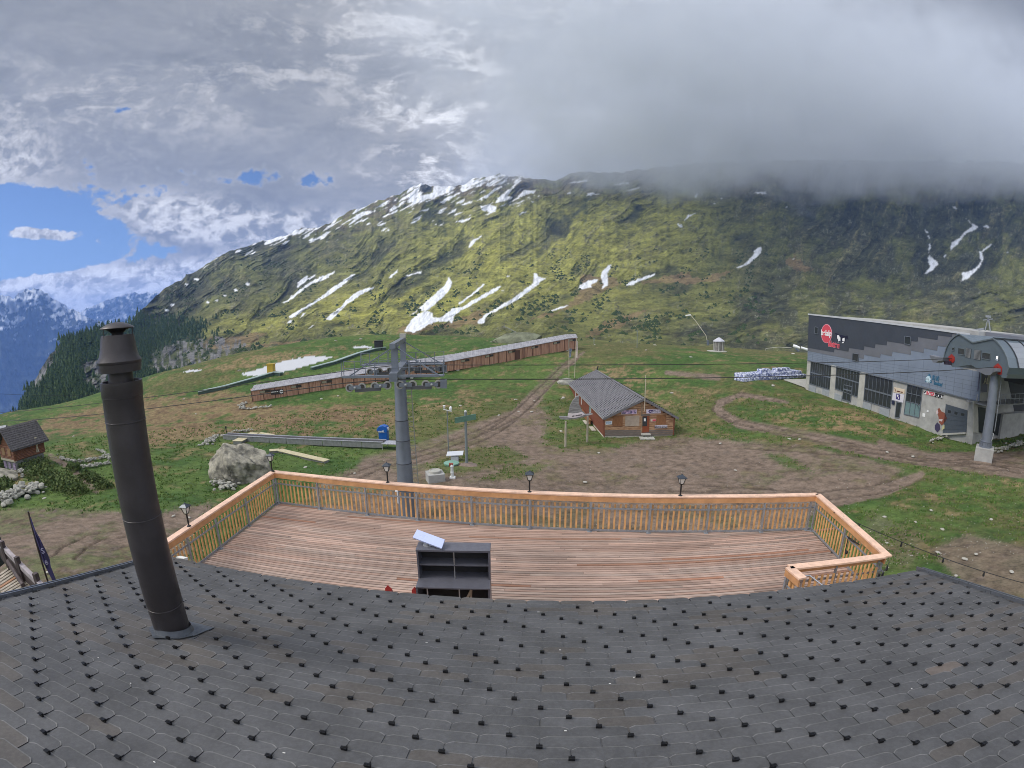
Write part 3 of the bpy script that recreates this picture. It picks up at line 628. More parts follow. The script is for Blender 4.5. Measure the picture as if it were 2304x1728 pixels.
for j in range(0, 42):
    vb = -EX*j; off = -.612+W_/2 if j % 2 == 0 else -.612
    i0 = int((U0-off)/W_)-1
    for i in range(i0, i0+31):
        a, bb = off+W_*i-W_/2+.0055, off+W_*(i+1)-W_/2-.0055
        a, bb = max(a, U0), min(bb, U1)
        if bb-a < .03: continue
        cu, cv = .046, .029; th = .011
        vt = max(vb-.29, VR)
        jt = random.uniform(-.0012, .0012); jv = random.uniform(-.003, .003)
        def hh(v_): return .0075+th-(vb-v_)*0.030+jt
        vb2 = vb+jv
        pts = [(a, vt), (a, vb2-cv), (a+cu*.55, vb2-cv*.32), (a+cu, vb2), (bb-cu, vb2), (bb-cu*.55, vb2-cv*.32), (bb, vb2-cv), (bb, vt)]
        n0 = len(sv); sv += [tuple(RF(u_, v_, hh(v_))) for u_, v_ in pts]+[tuple(RF(u_, v_, hh(v_)-th)) for u_, v_ in pts]
        m = len(pts); ff = [tuple(range(n0, n0+m))]+[(n0+q, n0+m+q, n0+m+(q+1) % m, n0+(q+1) % m) for q in range(m)]
        p_ = patch((a+bb)/2, vb); r_ = random.random()
        warm = (sstep(np.array([p_]), .50, .60)[0] > .15+random.random()*1.3) or r_ < .03
        g_ = random.uniform(.92, 1.07)
        base_ = np.array((.107, .098, .092)) if warm else np.array((.098, .098, .102))
        base_ = base_*g_
        if r_ > .997: base_ = np.array((.15, .125, .11))
        sf_ += ff; sc_ += [tuple(base_)]+[(.018, .018, .019)]*m
        # worn pale rim along the lower edge
        rim = [(a+cu*.0, vb2-cv-.008), (a, vb2-cv), (a+cu*.55, vb2-cv*.32), (a+cu, vb2), (bb-cu, vb2), (bb-cu*.55, vb2-cv*.32), (bb, vb2-cv), (bb, vb2-cv-.008), (bb-cu*.62, vb2-cv*.45-.004), (bb-cu-.003, vb2-.010), (a+cu+.003, vb2-.010), (a+cu*.62, vb2-cv*.45-.004)]
        n0 = len(sv); sv += [tuple(RF(u_, v_, hh(v_)+.0012)) for u_, v_ in rim]; sf_ += [(n0, n0+1, n0+2, n0+11), (n0+11, n0+2, n0+3, n0+10), (n0+10, n0+3, n0+4, n0+9), (n0+9, n0+4, n0+5, n0+8), (n0+8, n0+5, n0+6, n0+7)]; e1 = tuple(np.array((.185, .182, .18))*g_); e2 = tuple(np.array((.145, .143, .142))*g_); sc_ += [e1, e1, e2, e1, e1]
so_ = mesh_obj('roof', sv, sf_, [sm]); me = so_.data
ca = me.color_attributes.new('tone', 'FLOAT_COLOR', 'CORNER'); arr = []
for f, cc in zip(me.polygons, sc_): arr += [cc[0], cc[1], cc[2], 1]*f.loop_total
ca.data.foreach_set('color', arr); adopt(so_, house, hinv)
# roof deck below the slates, other slope, ridge, verge trims
bwood = mat('grey_board', (.16, .14, .12), .8, var=.2, vscale=6, stretch=(1, 8, 1))
m = MB(); m.prism([RF(U0, .02, -.005), RF(U1, .02, -.005), RF(U1, VR, -.005), RF(U0, VR, -.005)], RN*-.14)
rdv = np.array([-RV[0], -RV[1], RV[2]]); rn2 = np.cross(rdv, RE); A_, B_ = RF(U0, VR, 0), RF(U1, VR, 0)
m.prism([A_, B_, B_+rdv*5.4, A_+rdv*5.4], np.array([0, 0, -.14]))
adopt(m.build('roof_boarding', bwood), so_, local(so_)); so_.children[0].name = 'boarding'
m = MB(); m.prism([A_, B_, B_+rdv*5.4, A_+rdv*5.4], rn2*(.02 if rn2[2] > 0 else -.02)); adopt(m.build('back_slates', mat('slate_back', (.075, .076, .082), .7, var=.2, vscale=4)), house, hinv)
m = MB(); m.bar(RF(U0-.08, VR, .05), RF(U1+.08, VR, .05), .3, .03, RN); adopt(m.build('ridge_cap', mat('lead_grey', (.16, .17, .18), .5, .3, var=.15)), house, hinv)
trim = mat('verge_metal', (.17, .18, .20), .38, .55, var=.12, vscale=8)
for uu, s_ in ((U0, -1), (U1, 1)):
    m = MB(); m.bar(RF(uu+s_*.055, .03, .02), RF(uu+s_*.055, VR, .02), .11, .012, RN); m.bar(RF(uu-s_*.005, .03, .035), RF(uu-s_*.005, VR, .035), .022, .05, RN); m.bar(RF(uu+s_*.105, .03, -.08), RF(uu+s_*.105, VR, -.08), .02, .24, RN)
    adopt(m.build('verge_flashing', trim), house, hinv)
m = MB(); wb = mat('house_wall', (.30, .20, .13), .8, var=.25, vscale=2, stretch=(1, 1, 7))
c4 = [RF(U0+.5, -.65), RF(U1-.5, -.65)]
bk = [c4[1]+np.array([-.4, -9, 0]), c4[0]+np.array([-.4, -9, 0])]
ring = [np.array([p[0], p[1], 0]) for p in (c4[0], c4[1], bk[0], bk[1])]
m.prism([p+np.array([0, 0, -3.55]) for p in ring], (0, 0, -10.5)); adopt(m.build('wall', wb), house, hinv)
# snow hooks
hookm = mat('hook_black', (.012, .012, .014), .45, .4)
def hook_mb(m, u_, v_):
    h0 = .020
    m.box(RF(u_, v_-.012, h0+.011), (.040, .014, .030), (RE, RV, RN)); m.box(RF(u_, v_+.012, h0+.002), (.007, .05, .006), (RE, RV, RN)); m.box(RF(u_, v_-.02, h0+.022), (.040, .024, .005), (RE, RV, RN))
hooks = []
for j in range(2, 42):
    for k_ in range(-14, 14):
        q = (j-3)+4*k_; u_ = -.612+W_/2*q; v_ = -EX*j-.006
        if U0+.15 < u_ < U1-.15 and not (-4.05 < u_ < -3.45 and -2.35 < v_ < -1.7): hooks.append((u_, v_))
hooks.sort(key=lambda p: np.linalg.norm(RF(p[0], p[1])+0) if RF(p[0], p[1])[1] > .9 else 99)
m = MB(); hook_mb(m, 0, 0); hk = m.build('snow_hook', hookm); adopt(hk, house, hinv)
for i, (u_, v_) in enumerate(hooks[:100]):
    o = hk if i == 0 else hk.copy()
    if i: COL.objects.link(o); o.parent = house; o.matrix_parent_inverse = hinv
    o.location = tuple(RF(u_, v_)-RF(0, 0))
m = MB()
for u_, v_ in hooks[100:]: hook_mb(m, u_, v_)
tag(adopt(m.build('snow_hooks', hookm), house, hinv), 'black snow hooks over the rest of the slates', kind='stuff')
# bits of litter and a moss cushion on the slates
litter = mat('pale_scrap', (.75, .74, .70), .8)
m = MB()
for px, py in [(1212, 1381), (1260, 1467), (1164, 1510), (1272, 1650), (1426, 1529), (1372, 1543), (1210, 1381), (295, 1543), (222, 1485), (349, 1721), (2050, 1555), (640, 1700), (960, 1450)]:
    v_ = ray(px, py); P_ = v_*((RP0@RN)/(v_@RN)); m.box(P_+RN*.022, (random.uniform(.008, .02), .006, .004), (RE, RV, RN))
tag(m.build('litter', litter), 'tiny pale scraps lying on the slates', kind='stuff')

# ---------------- chimney ----------------
CX, CY, CR = -3.2445, 3.2588, .181
pipem = mat('chimney_steel', (.060, .053, .055), .45, .3, var=.12, vscale=3, spec=.4, bump=.15, bscale=60)
seamm = mat('chimney_seam', (.10, .10, .11), .4, .5)
chim = thing('chimney', 'tall dark brown metal flue pipe with conical cowl standing on the slate roof', 'chimney', (CX, CY, -2.95))
cin = local(chim)
m = MB(); m.lathe([(CR, -3.2), (CR, -2.52), (CR+.003, -2.515), (CR+.003, -1.62)], (CX, CY, 0), 48); adopt(m.build('lower_pipe', pipem, smooth=True), chim, cin)
m = MB(); m.lathe([(CR, -1.615), (CR, -.765)], (CX, CY, 0), 48); adopt(m.build('middle_pipe', pipem, smooth=True), chim, cin)
m = MB(); m.lathe([(CR+.002, -.76), (CR+.002, -.56), (CR+.008, -.55), (CR+.010, -.43), (CR-.012, -.43), (CR-.02, -.50)], (CX, CY, 0), 48); m.lathe([(CR-.015, -.47), (.10, -.47)], (CX, CY, 0), 48); adopt(m.build('collar', pipem, smooth=True), chim, cin)
m = MB(); m.lathe([(.1135, -.5), (.1135, -.05)], (CX, CY, 0), 40); adopt(m.build('inner_pipe', pipem, smooth=True), chim, cin)
m = MB(); m.lathe([(.190, -.35), (.197, -.285)][::-1]+[(.155, -.345)], (CX, CY, 0), 40); m.lathe([(.12, -.35), (.155, -.345), (.199, -.275), (.202, -.262), (.180, -.225), (.166, -.18), (.155, -.10), (.146, -.048), (.135, -.05), (.14, -.1)], (CX, CY, 0), 48); adopt(m.build('cowl', pipem, smooth=True), chim, cin)
m = MB(); m.lathe([(.0, .058), (.05, .054), (.1, .040), (.148, .016), (.155, .008), (.15, .004), (.12, .002), (.085, -.008), (.055, -.03), (.045, -.06)], (CX, CY, 0), 48); adopt(m.build('rain_cap', pipem, smooth=True), chim, cin)
for a in (20, 140, 260):
    m = MB(); ca_, sa_ = math.cos(R(a)), math.sin(R(a)); m.tube([(CX+.143*ca_, CY+.143*sa_, -.05), (CX+.148*ca_, CY+.148*sa_, .008)], .0045, 6); m.tube([(CX+.143*ca_, CY+.143*sa_, -.05), (CX+.145*ca_, CY+.145*sa_, -.085)], .007, 6); adopt(m.build('cap_bracket', pipem), chim, cin)
for z_ in (-2.515, -1.617, -.762, -.555):
    m = MB(); m.lathe([(CR+.001, z_-.006), (CR+.006, z_-.003), (CR+.006, z_+.003), (CR+.001, z_+.006)], (CX, CY, 0), 48); adopt(m.build('seam_ring', pipem, smooth=True), chim, cin)
cu_ = float((np.array([CX, CY, 0])-RP0)@RE); vv = (CY-RP0[1]-RE[1]*cu_)/RV[1]
m = MB(); leadm = mat('lead_flashing', (.10, .11, .125), .5, .3, var=.2, vscale=10)
m.prism([RF(cu_-.26, vv-.02, .028), RF(cu_+.27, vv-.02, .028), RF(cu_+.30, vv+.27, .024), RF(cu_-.26, vv+.27, .024)], RN*.005)
m.prism([RF(cu_-.22, vv-.14, .030), RF(cu_-.02, vv-.29, .030), RF(cu_+.2, vv-.14, .030), RF(cu_+.26, vv-.02, .030), RF(cu_-.25, vv-.02, .030)], RN*.005)
m.lathe([(.235, -.03), (.205, .03), (.186, .09)], RF(cu_, vv-.0), 40, np.array([RE, RV*1.0, np.array([0, 0, 1.])]))
adopt(m.build('flashing', leadm, smooth=True), chim, cin)

# ---------------- timber terrace ----------------
DZ, TZ = -5.80, -4.72
FL, FR = np.array([-7.53, 13.72, DZ]), np.array([8.37, 11.15, DZ])
LB, RB = np.array([-7.95, 5.3, DZ]), np.array([7.55, 5.0, DZ])
deckm = bpy.data.materials.new('deck_larch'); deckm.use_nodes = True; t = NT(deckm.node_tree); b = t.n['Principled BSDF']
tcn = t.new('ShaderNodeTexCoord'); v = tcn.outputs['Object']
gr_ = t.noise(t.scale(v, (.7, 14, 1)), 3.5, 6, .65); bl = t.noise(v, .45, 4, .6); kn = t.noise(v, 9, 2, .5)
kk = t.math('ADD', t.ramp(gr_, .3, .7, .78, 1.16), t.ramp(bl, .35, .65, -.10, .08)); kk = t.math('MULTIPLY', kk, t.ramp(kn, .70, .78, 1, .55))
t.put(b, 'Base Color', t.vscale(t.attr('tone', 'Color'), kk)); b.inputs['Roughness'].default_value = .78; b.inputs['Specular IOR Level'].default_value = .25
deck = thing('timber_terrace', 'large plank terrace in front of the slate roof, reddish weathered boards', 'terrace', (0, 9, DZ))
din = local(deck)
PD = np.array([.99714, -.07556, 0]); PN = np.array([.07556, .99714, 0])
def edge_x(P1, P2, s_):
    """intersection parameter along PD of the line P1P2 with row s_ (distance along PN)"""
    a1, b1 = P1@PD, P1@PN; a2, b2 = P2@PD, P2@PN; return a1+(a2-a1)*(s_-b1)/(b2-b1)
dv, df, dc = [], [], []
row = 5.2; PW = .079
while row < 14.6:
    mid = row+PW/2
    if mid < 11.6: lo, hi = edge_x(LB, FL, mid), edge_x(RB, FR, mid)
    else: lo = edge_x(LB, FL, mid) if mid < FL@PN else 1e9; hi = edge_x(FR, FL, mid)
    lo += .06; hi -= .06
    if mid >= 11.6 and lo > hi: row += PW+.020; continue
    x_ = lo-random.uniform(0, 3); g0 = random.uniform(.8, 1.12)
    while x_ < hi:
        L_ = random.choice((2, 3, 4, 4, 5)); a, bq = max(x_, lo), min(x_+L_-.004, hi)
        if bq-a > .05:
            n0 = len(dv); w_ = PW/2; zt = DZ+random.uniform(-.0015, .0015)
            for s1, s2, z_ in ((-1, -1, 0), (1, -1, 0), (1, 1, 0), (-1, 1, 0), (-1, -1, -.028), (1, -1, -.028), (1, 1, -.028), (-1, 1, -.028)):
                p = PD*(a if s1 < 0 else bq)+PN*(mid+s2*w_); dv.append((p[0], p[1], zt+z_))
            df += [(n0, n0+1, n0+2, n0+3), (n0+4, n0+7, n0+6, n0+5), (n0, n0+4, n0+5, n0+1), (n0+3, n0+2, n0+6, n0+7), (n0, n0+3, n0+7, n0+4), (n0+1, n0+5, n0+6, n0+2)]
            h_ = random.random(); cc = np.array((.425, .285, .225))*(1-h_)+np.array((.355, .27, .225))*h_; cc = cc*random.uniform(.74, 1.2)
            if random.random() < .04: cc = cc*np.array((.78, .6, .5))
            dc += [tuple(cc)]*6
        x_ += L_
    row += PW+.020
bd = mesh_obj('deck_boards', dv, df, [deckm]); ca = bd.data.color_attributes.new('tone', 'FLOAT_COLOR', 'CORNER'); arr = []
for f, cc in zip(bd.data.polygons, dc): arr += [cc[0], cc[1], cc[2], 1]*f.loop_total
ca.data.foreach_set('color', arr); adopt(bd, deck, din)
darkw = mat('dark_timber', (.055, .04, .03), .85, var=.2)
m = MB(); m.prism([FL+(0, 0, -.035), FR+(0, 0, -.035), RB+(0, 0, -.035), LB+(0, 0, -.035)], (0, 0, -.22)); adopt(m.build('joist_frame', darkw), deck, din)
for P in (FL, FR, (FL*2+FR)/3, (FL+FR*2)/3, (FL+LB)/2, (FR+RB)/2):
    q = P+np.array([0, -.25, 0]); m = MB(); m.b2((q[0]-.1, q[1]-.1, -14.2), (q[0]+.1, q[1]+.1, DZ-.26)); adopt(m.build('support_post', darkw), deck, din)
# railings
larch = mat('larch_rail', (.78, .52, .38), .38, var=.14, vscale=5, stretch=(1, 1, 1), spec=.45)  # pale tone carries the grazing sheen on the handrail top
larchf = mat('larch_fascia', (.56, .29, .13), .6, var=.15, vscale=4)
larchd = mat('larch_slat', (.68, .37, .15), .6, var=.22, vscale=4, stretch=(1, 1, 1))
steel = mat('galvanised', (.33, .35, .38), .5, .45, var=.15, vscale=12)
def railing(name, label, A, B, npost, post_at=None, inward=1, group='railings round the terrace'):
    """A,B on deck level along the outer line; posts inside"""
    A = np.array(A, float); B = np.array(B, float); d = (B-A); L = math.hypot(d[0], d[1]); d /= L; nrm = np.array([-d[1], d[0], 0])*inward
    root = thing(name, label, 'railing', tuple((A+B)/2), 0, group); inv = local(root); H = TZ-DZ
    m = MB(); m.bar(A+(0, 0, H-.028)+nrm*.0, B+(0, 0, H-.028)+nrm*.0, .19, .045); adopt(m.build('handrail', larch, bevel=.006), root, inv)
    m = MB(); m.bar(A+(0, 0, H-.125)+nrm*.07, B+(0, 0, H-.125)+nrm*.07, .035, .14); adopt(m.build('fascia_board', larchf), root, inv)
    m = MB(); m.bar(A+nrm*.03+(0, 0, H-.40), B+nrm*.03+(0, 0, H-.40), .012, .045); adopt(m.build('cross_rail', steel), root, inv)
    m = MB(); m.bar(A+nrm*.03+(0, 0, .04), B+nrm*.03+(0, 0, .04), .012, .06); adopt(m.build('bottom_rail', steel), root, inv)
    ts = post_at or list(np.linspace(0.02, .98, npost))
    for i, s_ in enumerate(ts):
        p = A+d*L*s_+nrm*.06; m = MB(); m.box(p+(0, 0, H/2-.09), (.045, .045, H-.12), (d, nrm, (0, 0, 1))); m.box(p+(0, 0, .006), (.12, .1, .012), (d, nrm, (0, 0, 1))); adopt(m.build('post', steel), root, inv)
        if i < len(ts)-1:
            s2 = ts[i+1]; k_ = max(2, int(round(L*(s2-s_)/.146))); m = MB()
            for q in range(k_):
                f_ = (q+.5)/k_; p = A+d*L*(s_+(s2-s_)*f_)-nrm*.005; m.box(p+(0, 0, H/2-.13), (.050+random.uniform(-.003, .003), .022, H-.30), (d, nrm, (0, 0, 1)))
            adopt(m.build('slat_panel', larchd), root, inv)
    return root
railing('terrace_railing', 'long front railing of upright larch slats facing the meadow', FL, FR, 11, [.006, .103, .205, .304, .403, .503, .604, .703, .802, .901, .988], -1)
railing('terrace_railing', 'left side railing of larch slats running towards the chimney', (-7.83, 6.6, DZ), FL, 5, [.0, .16, .345, .52, .735, .975], -1)
railing('terrace_railing', 'right side railing of larch slats with a black cable on it', FR, (7.80, 7.36, DZ), 3, [.03, .50, .97], -1)
railing('terrace_railing', 'short railing in front of the stairs near the right eave', (7.72, 7.42, DZ), (5.36, 7.62, DZ), 3, [.03, .5, .97], -1)
railing('terrace_railing', 'stub of railing turning towards the eave at the stair head', (5.36, 7.62, DZ), (5.40, 7.14, DZ), 2, [.1, .9], -1)
m = MB(); P1 = onz(1806, 1297, -4.85); P2 = onz(1822, 1295, -4.85); m.tube([P1, P2, P2+(.55, -.75, -.35), P2+(1.3, -1.6, -1.0)], .018, 8); m.tube([P1+(0, 0, -.25), P2+(0, 0, -.3)], .012, 8); m.tube([P1, P1+(0, 0, -.95)], .016, 8)
tag(m.build('stair_handrail', mat('bright_steel', (.45, .45, .47), .3, .8)), 'bent steel tube handrail at the stair head on the terrace', 'handrail')
# lanterns
blk = mat('lantern_black', (.022, .022, .025), .5, .3); lglass = mat('lantern_glass', (.75, .74, .68), .25, spec=.6)
def lantern(P, label):
    root = thing('lantern', label, 'lantern', tuple(P), 0, 'lanterns on the terrace railing'); z0 = 0
    m = MB(); m.lathe([(.055, 0), (.055, .012), (.03, .022), (.022, .03), (.022, .30), (.03, .32)], n=16); m.build('pole', blk, root, smooth=True)
    m = MB()
    for a in range(4):
        ca_, sa_ = math.cos(R(45+90*a)), math.sin(R(45+90*a)); m.tube([(.02*ca_, .02*sa_, .31), (.06*ca_, .06*sa_, .335), (.115*ca_, .115*sa_, .50)], .009, 6)
    for i in range(4):
        a0, a1 = R(45+90*i), R(135+90*i); m.bar((.115*math.cos(a0), .115*math.sin(a0), .498), (.115*math.cos(a1), .115*math.sin(a1), .498), .014, .014)
    m.build('frame', blk, root)
    m = MB(); pts = []
    for r_, z_ in ((.055, .345), (.105, .49)): pts += [(r_*math.cos(R(45+90*a)), r_*math.sin(R(45+90*a)), z_) for a in range(4)]
    m.add(pts, [(0, 1, 5, 4), (1, 2, 6, 5), (2, 3, 7, 6), (3, 0, 4, 7), (3, 2, 1, 0)]); m.build('glass', lglass, root)
    m = MB(); pts = []
    for r_, z_ in ((.165, .505), (.165, .515), (.07, .565), (.03, .58), (.012, .61)): pts += [(r_*math.cos(R(45+90*a)), r_*math.sin(R(45+90*a)), z_) for a in range(4)]
    m.add(pts, [(4*k+i, 4*k+(i+1) % 4, 4*k+4+(i+1) % 4, 4*k+4+i) for k in range(4) for i in range(4)]+[(3, 2, 1, 0), (16, 17, 18, 19)]); m.build('lantern_roof', mat('lantern_cap', (.055, .065, .08), .35, .4), root)
    return root
for (x_, y_), lb in zip([(-7.70, 9.27), (-7.57, 13.71), (-3.56, 13.08), (.45, 12.41), (4.42, 11.78)], ['black lantern on the left side railing, nearest the chimney', 'black lantern at the front left corner of the railing, before the boulder', 'black lantern on the front railing just left of the lift tower', 'black lantern at the middle of the front railing, right of the lift tower', 'black lantern on the front railing farthest right, below the timber hut']):
    lantern((x_, y_, TZ-.004), lb)
# bar cabinet with counter
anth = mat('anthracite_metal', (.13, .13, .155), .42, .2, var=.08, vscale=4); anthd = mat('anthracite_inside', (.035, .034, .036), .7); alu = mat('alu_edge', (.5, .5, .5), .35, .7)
cab = thing('bar_cabinet', 'dark grey open bar cabinet with shelves and a counter on the terrace', 'cabinet', (-1.05, 7.85, DZ)); cin2 = local(cab)
x0, x1, yf, ym, yb, zc, zt = -1.72, -.41, 7.53, 7.83, 8.14, -4.70, -4.10
sh = -.075  # follows the terrace direction slightly
def cb(m, a, b_): return m.b2(a, b_)
m = MB(); cb(m, (x0, yf, zc-.03), (x1, yb, zc)); adopt(m.build('counter', anth, bevel=.004), cab, cin2)
m = MB(); cb(m, (x0-.01, ym-.0, zt-.04), (x1+.01, yb+.02, zt)); adopt(m.build('top_panel', anth, bevel=.004), cab, cin2)
for xs in (x0, x1-.03):
    m = MB(); m.prism([(xs, yf+.01, DZ+.01), (xs, yb, DZ+.01), (xs, yb, zt-.04), (xs, ym, zt-.04), (xs, ym, zc-.03), (xs, yf+.01, zc-.03)], (.03, 0, 0)); adopt(m.build('side_panel', anth), cab, cin2)
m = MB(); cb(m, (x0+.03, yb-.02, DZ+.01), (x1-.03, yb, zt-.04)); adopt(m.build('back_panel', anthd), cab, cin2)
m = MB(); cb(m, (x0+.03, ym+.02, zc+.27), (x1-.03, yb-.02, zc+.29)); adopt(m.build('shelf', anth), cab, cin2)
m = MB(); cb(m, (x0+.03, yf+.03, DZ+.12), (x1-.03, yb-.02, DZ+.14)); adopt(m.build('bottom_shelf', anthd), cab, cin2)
for xx, a, bz in ((x0+.66, zc+.0, zc+.27), (x0+.66, zc+.29, zt-.04)):
    m = MB(); cb(m, (xx, ym+.03, a), (xx+.018, ym+.05, bz)); adopt(m.build('shelf_upright', alu), cab, cin2)
for xx in (x0+.19, x0+.76):
    m = MB(); cb(m, (xx, yf+.03, DZ+.14), (xx+.02, yf+.05, zc-.03)); adopt(m.build('lower_upright', alu), cab, cin2)
m = MB()
for a, b_ in (((x0+.78, yf+.12, zc-.55), (x0+.98, yf+.10, zc-.08)), ((x0+.98, yf+.12, zc-.08), (x0+.93, yf+.14, zc-.6))): m.bar(a, b_, .035, .05, (0, 1, 0))
tag(m.build('folding_trestle', mat('raw_wood', (.42, .33, .24), .7, var=.15)), 'raw wooden trestle leaning inside the cabinet under its counter', 'trestle')
ant = thing('flat_antenna', 'flat white rectangular antenna panel propped on top of the bar cabinet', 'antenna', (-1.5, 7.95, zt)); ai = local(ant)
wpan = mat('white_panel', (.50, .56, .80), .35, var=.03); B_z = lambda x, y: (800+.22604*x, 1060+.22604*y)
pa = [onplane(*B_z(*q), np.array([-1.5, 7.9, -4.0]), np.array([.05, -.35, .93])) for q in ((612, 578), (889, 680), (858, 768), (568, 658))]
nn_ = np.cross(pa[1]-pa[0], pa[3]-pa[0]); nn_ /= np.linalg.norm(nn_); nn_ *= -np.sign(nn_[2])
m = MB(); m.prism(pa, nn_*.03); adopt(m.build('panel', wpan, bevel=.004), ant, ai)
cc_ = sum(pa)/4; m = MB(); m.tube([cc_+nn_*.03, (cc_[0]-.03, cc_[1]+.02, zt+.01)], .018, 8); m.lathe([(.09, .0), (.09, .012), (.02, .02)], (cc_[0]-.03, cc_[1]+.02, zt)); adopt(m.build('stand', alu), ant, ai)
redm = mat('red_plastic', (.42, .035, .03), .5)
for (px, py, lb) in ((869, 1326, 'red pointed stand left of the bar cabinet, the one farther from it'), (929, 1330, 'red pointed stand touching the left side of the bar cabinet')):
    P = onz(px, py, -4.95); root = thing('red_stand', lb, 'stand', (P[0], P[1], DZ), 0, 'red stands beside the cabinet'); h_ = P[2]-DZ+.08
    m = MB(); m.prism([(-.09, -.015, 0), (.14, -.015, 0), (.10, .0, h_*.9), (.03, 0, h_), (-.02, 0, h_*.93)], (0, .03, 0)); m.build('front_board', redm, root)
    m = MB(); m.prism([(-.09, .35, 0), (.14, .35, 0), (.10, .03, h_*.9), (.03, .03, h_*.98), (-.02, .03, h_*.92)], (0, .02, 0)); m.build('rear_board', redm, root)
m = MB(); P = onz(414, 1265, -4.3); P = RF(float((P-RP0)@RE), -.03, .03); m.box(RF(-5.72, .06, .0), (.16, .10, .05), (RE, RV, RN)); tag(m.build('eave_clip', litter), 'small white plate at the eave just right of the chimney', 'plate')
# black hose / lamp cable hung on the right railing
m = MB(); Dz = lambda x, y: (1700+.22604*x, 1060+.22604*y)
q = [onplane(*Dz(*p), np.array([8.0, 9.2, -5]), np.array([-1, .13, 0])) for p in ((915, 650), (950, 690), (1000, 715), (1035, 735), (975, 690), (925, 655), (905, 740), (893, 790), (905, 808))]
m.tube(q, .012, 6); tag(m.build('coiled_cable', blk), 'black cable looped over the right railing', 'cable')
m = MB(); m.lathe([(.0, .05), (.03, .04), (.045, 0), (.03, -.04), (0, -.05)], q[-1], 12); tag(m.build('hanging_bulb', blk, smooth=True), 'black bulb socket hanging at the end of the railing cable', 'lamp')
def catenary(A, B, sag, n=24):
    A = np.array(A, float); B = np.array(B, float); return [A+(B-A)*t_-np.array([0, 0, sag*4*t_*(1-t_)]) for t_ in np.linspace(0, 1, n)]
A1_, B1_ = np.array([8.05, 9.9, -4.75]), atd(2304, 1300, 13.5)
for k_, (A_, B_, bulbs, lb) in enumerate(((A1_, atd(2304, 1312, 14), [(1960, 1187), (2024, 1221), (2160, 1270), (2230, 1300), (2290, 1316)], 'long festoon cable with black sockets running off to the right edge'), (np.array([7.82, 7.32, -4.85]), RF(4.2, .3, .1)+np.array([.5, .2, -.3]), [(2018, 1272)], 'short festoon cable from the railing corner down to the eave'))):
    root = thing('festoon_cable', lb, 'cable', tuple(A_), 0, 'festoon cables by the terrace'); inv = local(root); C_ = catenary(A_, B_, .12)
    m = MB(); m.tube(C_, .009, 6); adopt(m.build('wire', blk), root, inv)
    for i in range(3, 22, 5 if k_ == 0 else 9):
        m = MB(); m.lathe([(0, .0), (.02, -.01), (.022, -.05), (.035, -.09), (.02, -.125), (0, -.13)], C_[i], 10); adopt(m.build('socket', blk, smooth=True), root, inv)
# ---------------- lift station building on the right ----------------
FA = np.array([46.292, 67.863, -11.]); FB = np.array([49.21, 36.26, -10.7])
fd = FB-FA; fd[2] = 0; FLn = np.linalg.norm(fd); fd /= FLn; fn = np.array([fd[1], -fd[0], 0]); ZU = np.array([0, 0, 1.])
def FC(p, off=0.0): return onplane(p[0], p[1], FA, fn)+fn*off
N_ = lambda x, y: (1800+.13562*x, 690+.13562*y)
G_ = lambda x, y: (2000+.18085*x, 760+.18085*y)
G2 = lambda x, y: (2004+.15068*x, 790+.15068*y)
H_ = lambda x, y: (2050+.12055*x, 720+.12055*y)
R5 = lambda x, y: (1704+.27125*x, 650+.27125*y)
R4 = lambda x, y: (1200+.27125*x, 700+.27125*y)
R3 = lambda x, y: (900+.27125*x, 700+.27125*y)
R2 = lambda x, y: (400+.27125*x, 700+.27125*y)
T2 = lambda x, y: (2000+.06632*x, 830+.06632*y)
conc = mat('concrete', (.36, .355, .34), .85, var=.16, vscale=.9, bump=.4, bscale=9)
conc2 = mat('concrete_light', (.42, .41, .37), .85, var=.12, vscale=1.2)
cl_dark = mat('cladding_dark', (.060, .068, .085), .5, .2, var=.06, vscale=.4); cl_mid = mat('cladding_mid', (.17, .175, .195), .5, .2, var=.08, vscale=.4)
def panel_mat(name, c):
    m = mat(name, c, .45, .25, var=.07, vscale=.35); return m
cl_light = panel_mat('cladding_light', (.235, .275, .345)); joint = mat('cladding_joint', (.10, .12, .15), .6)
frame_m = mat('frame_grey', (.17, .19, .22), .45, .3); glass_m = mat('window_glass', (.035, .04, .045), .12, spec=.8); glass2 = mat('frosted_glass', (.16, .24, .25), .25, spec=.7)
bld = thing('lift_station_building', 'long grey lift station building with stepped cladding and tall ground floor windows', 'building', (FA[0], FA[1], -12.5)); bi = local(bld)
def bp(o): return adopt(o, bld, bi)
def fpoly(name, pts, off, th, material, parent=None):
    m = MB(); m.prism([FC(p, off) for p in pts], -fn*th); return bp(m.build(name, material))
TLc = FC(R5(430, 207)); TRc = FC((2304, 766))
m = MB(); back = -fn*15
zb = -13.8
q = [FC(R5(413, 830)), None]
P0_, P1_ = FC(R5(415, 830)), FC(R5(1836, 930)); P0_[2] = zb; P1_[2] = zb
top0, top1 = FC(R5(430, 215)), FC(R5(1836, 352))
m.prism([P0_, P1_, top1, top0], back); bp(m.build('wall', conc))
wt_ = lambda p, z: np.array([p[0], p[1], z])
# rear block carries on behind the terminal
m = MB(); e0_ = np.array([top1[0], top1[1], zb])+fd*.05-fn*1.5; t1_ = top1+fd*.05-fn*1.5; dl = fd*9
m.prism([wt_(e0_, -3.6), wt_(e0_+dl, -3.6), t1_+dl+(0, 0, -.35), t1_], -fn*13.5); bp(m.build('rear_wall', cl_mid))
# light cladding, then darker steps laid over it
low = [R5(415, 520), N_(128, 885), R5(860, 688), R5(1370, 812), R5(1838, 932), R5(1858, 692), H_(880, 895), H_(780, 240), H_(0, 128), R5(430, 212)]
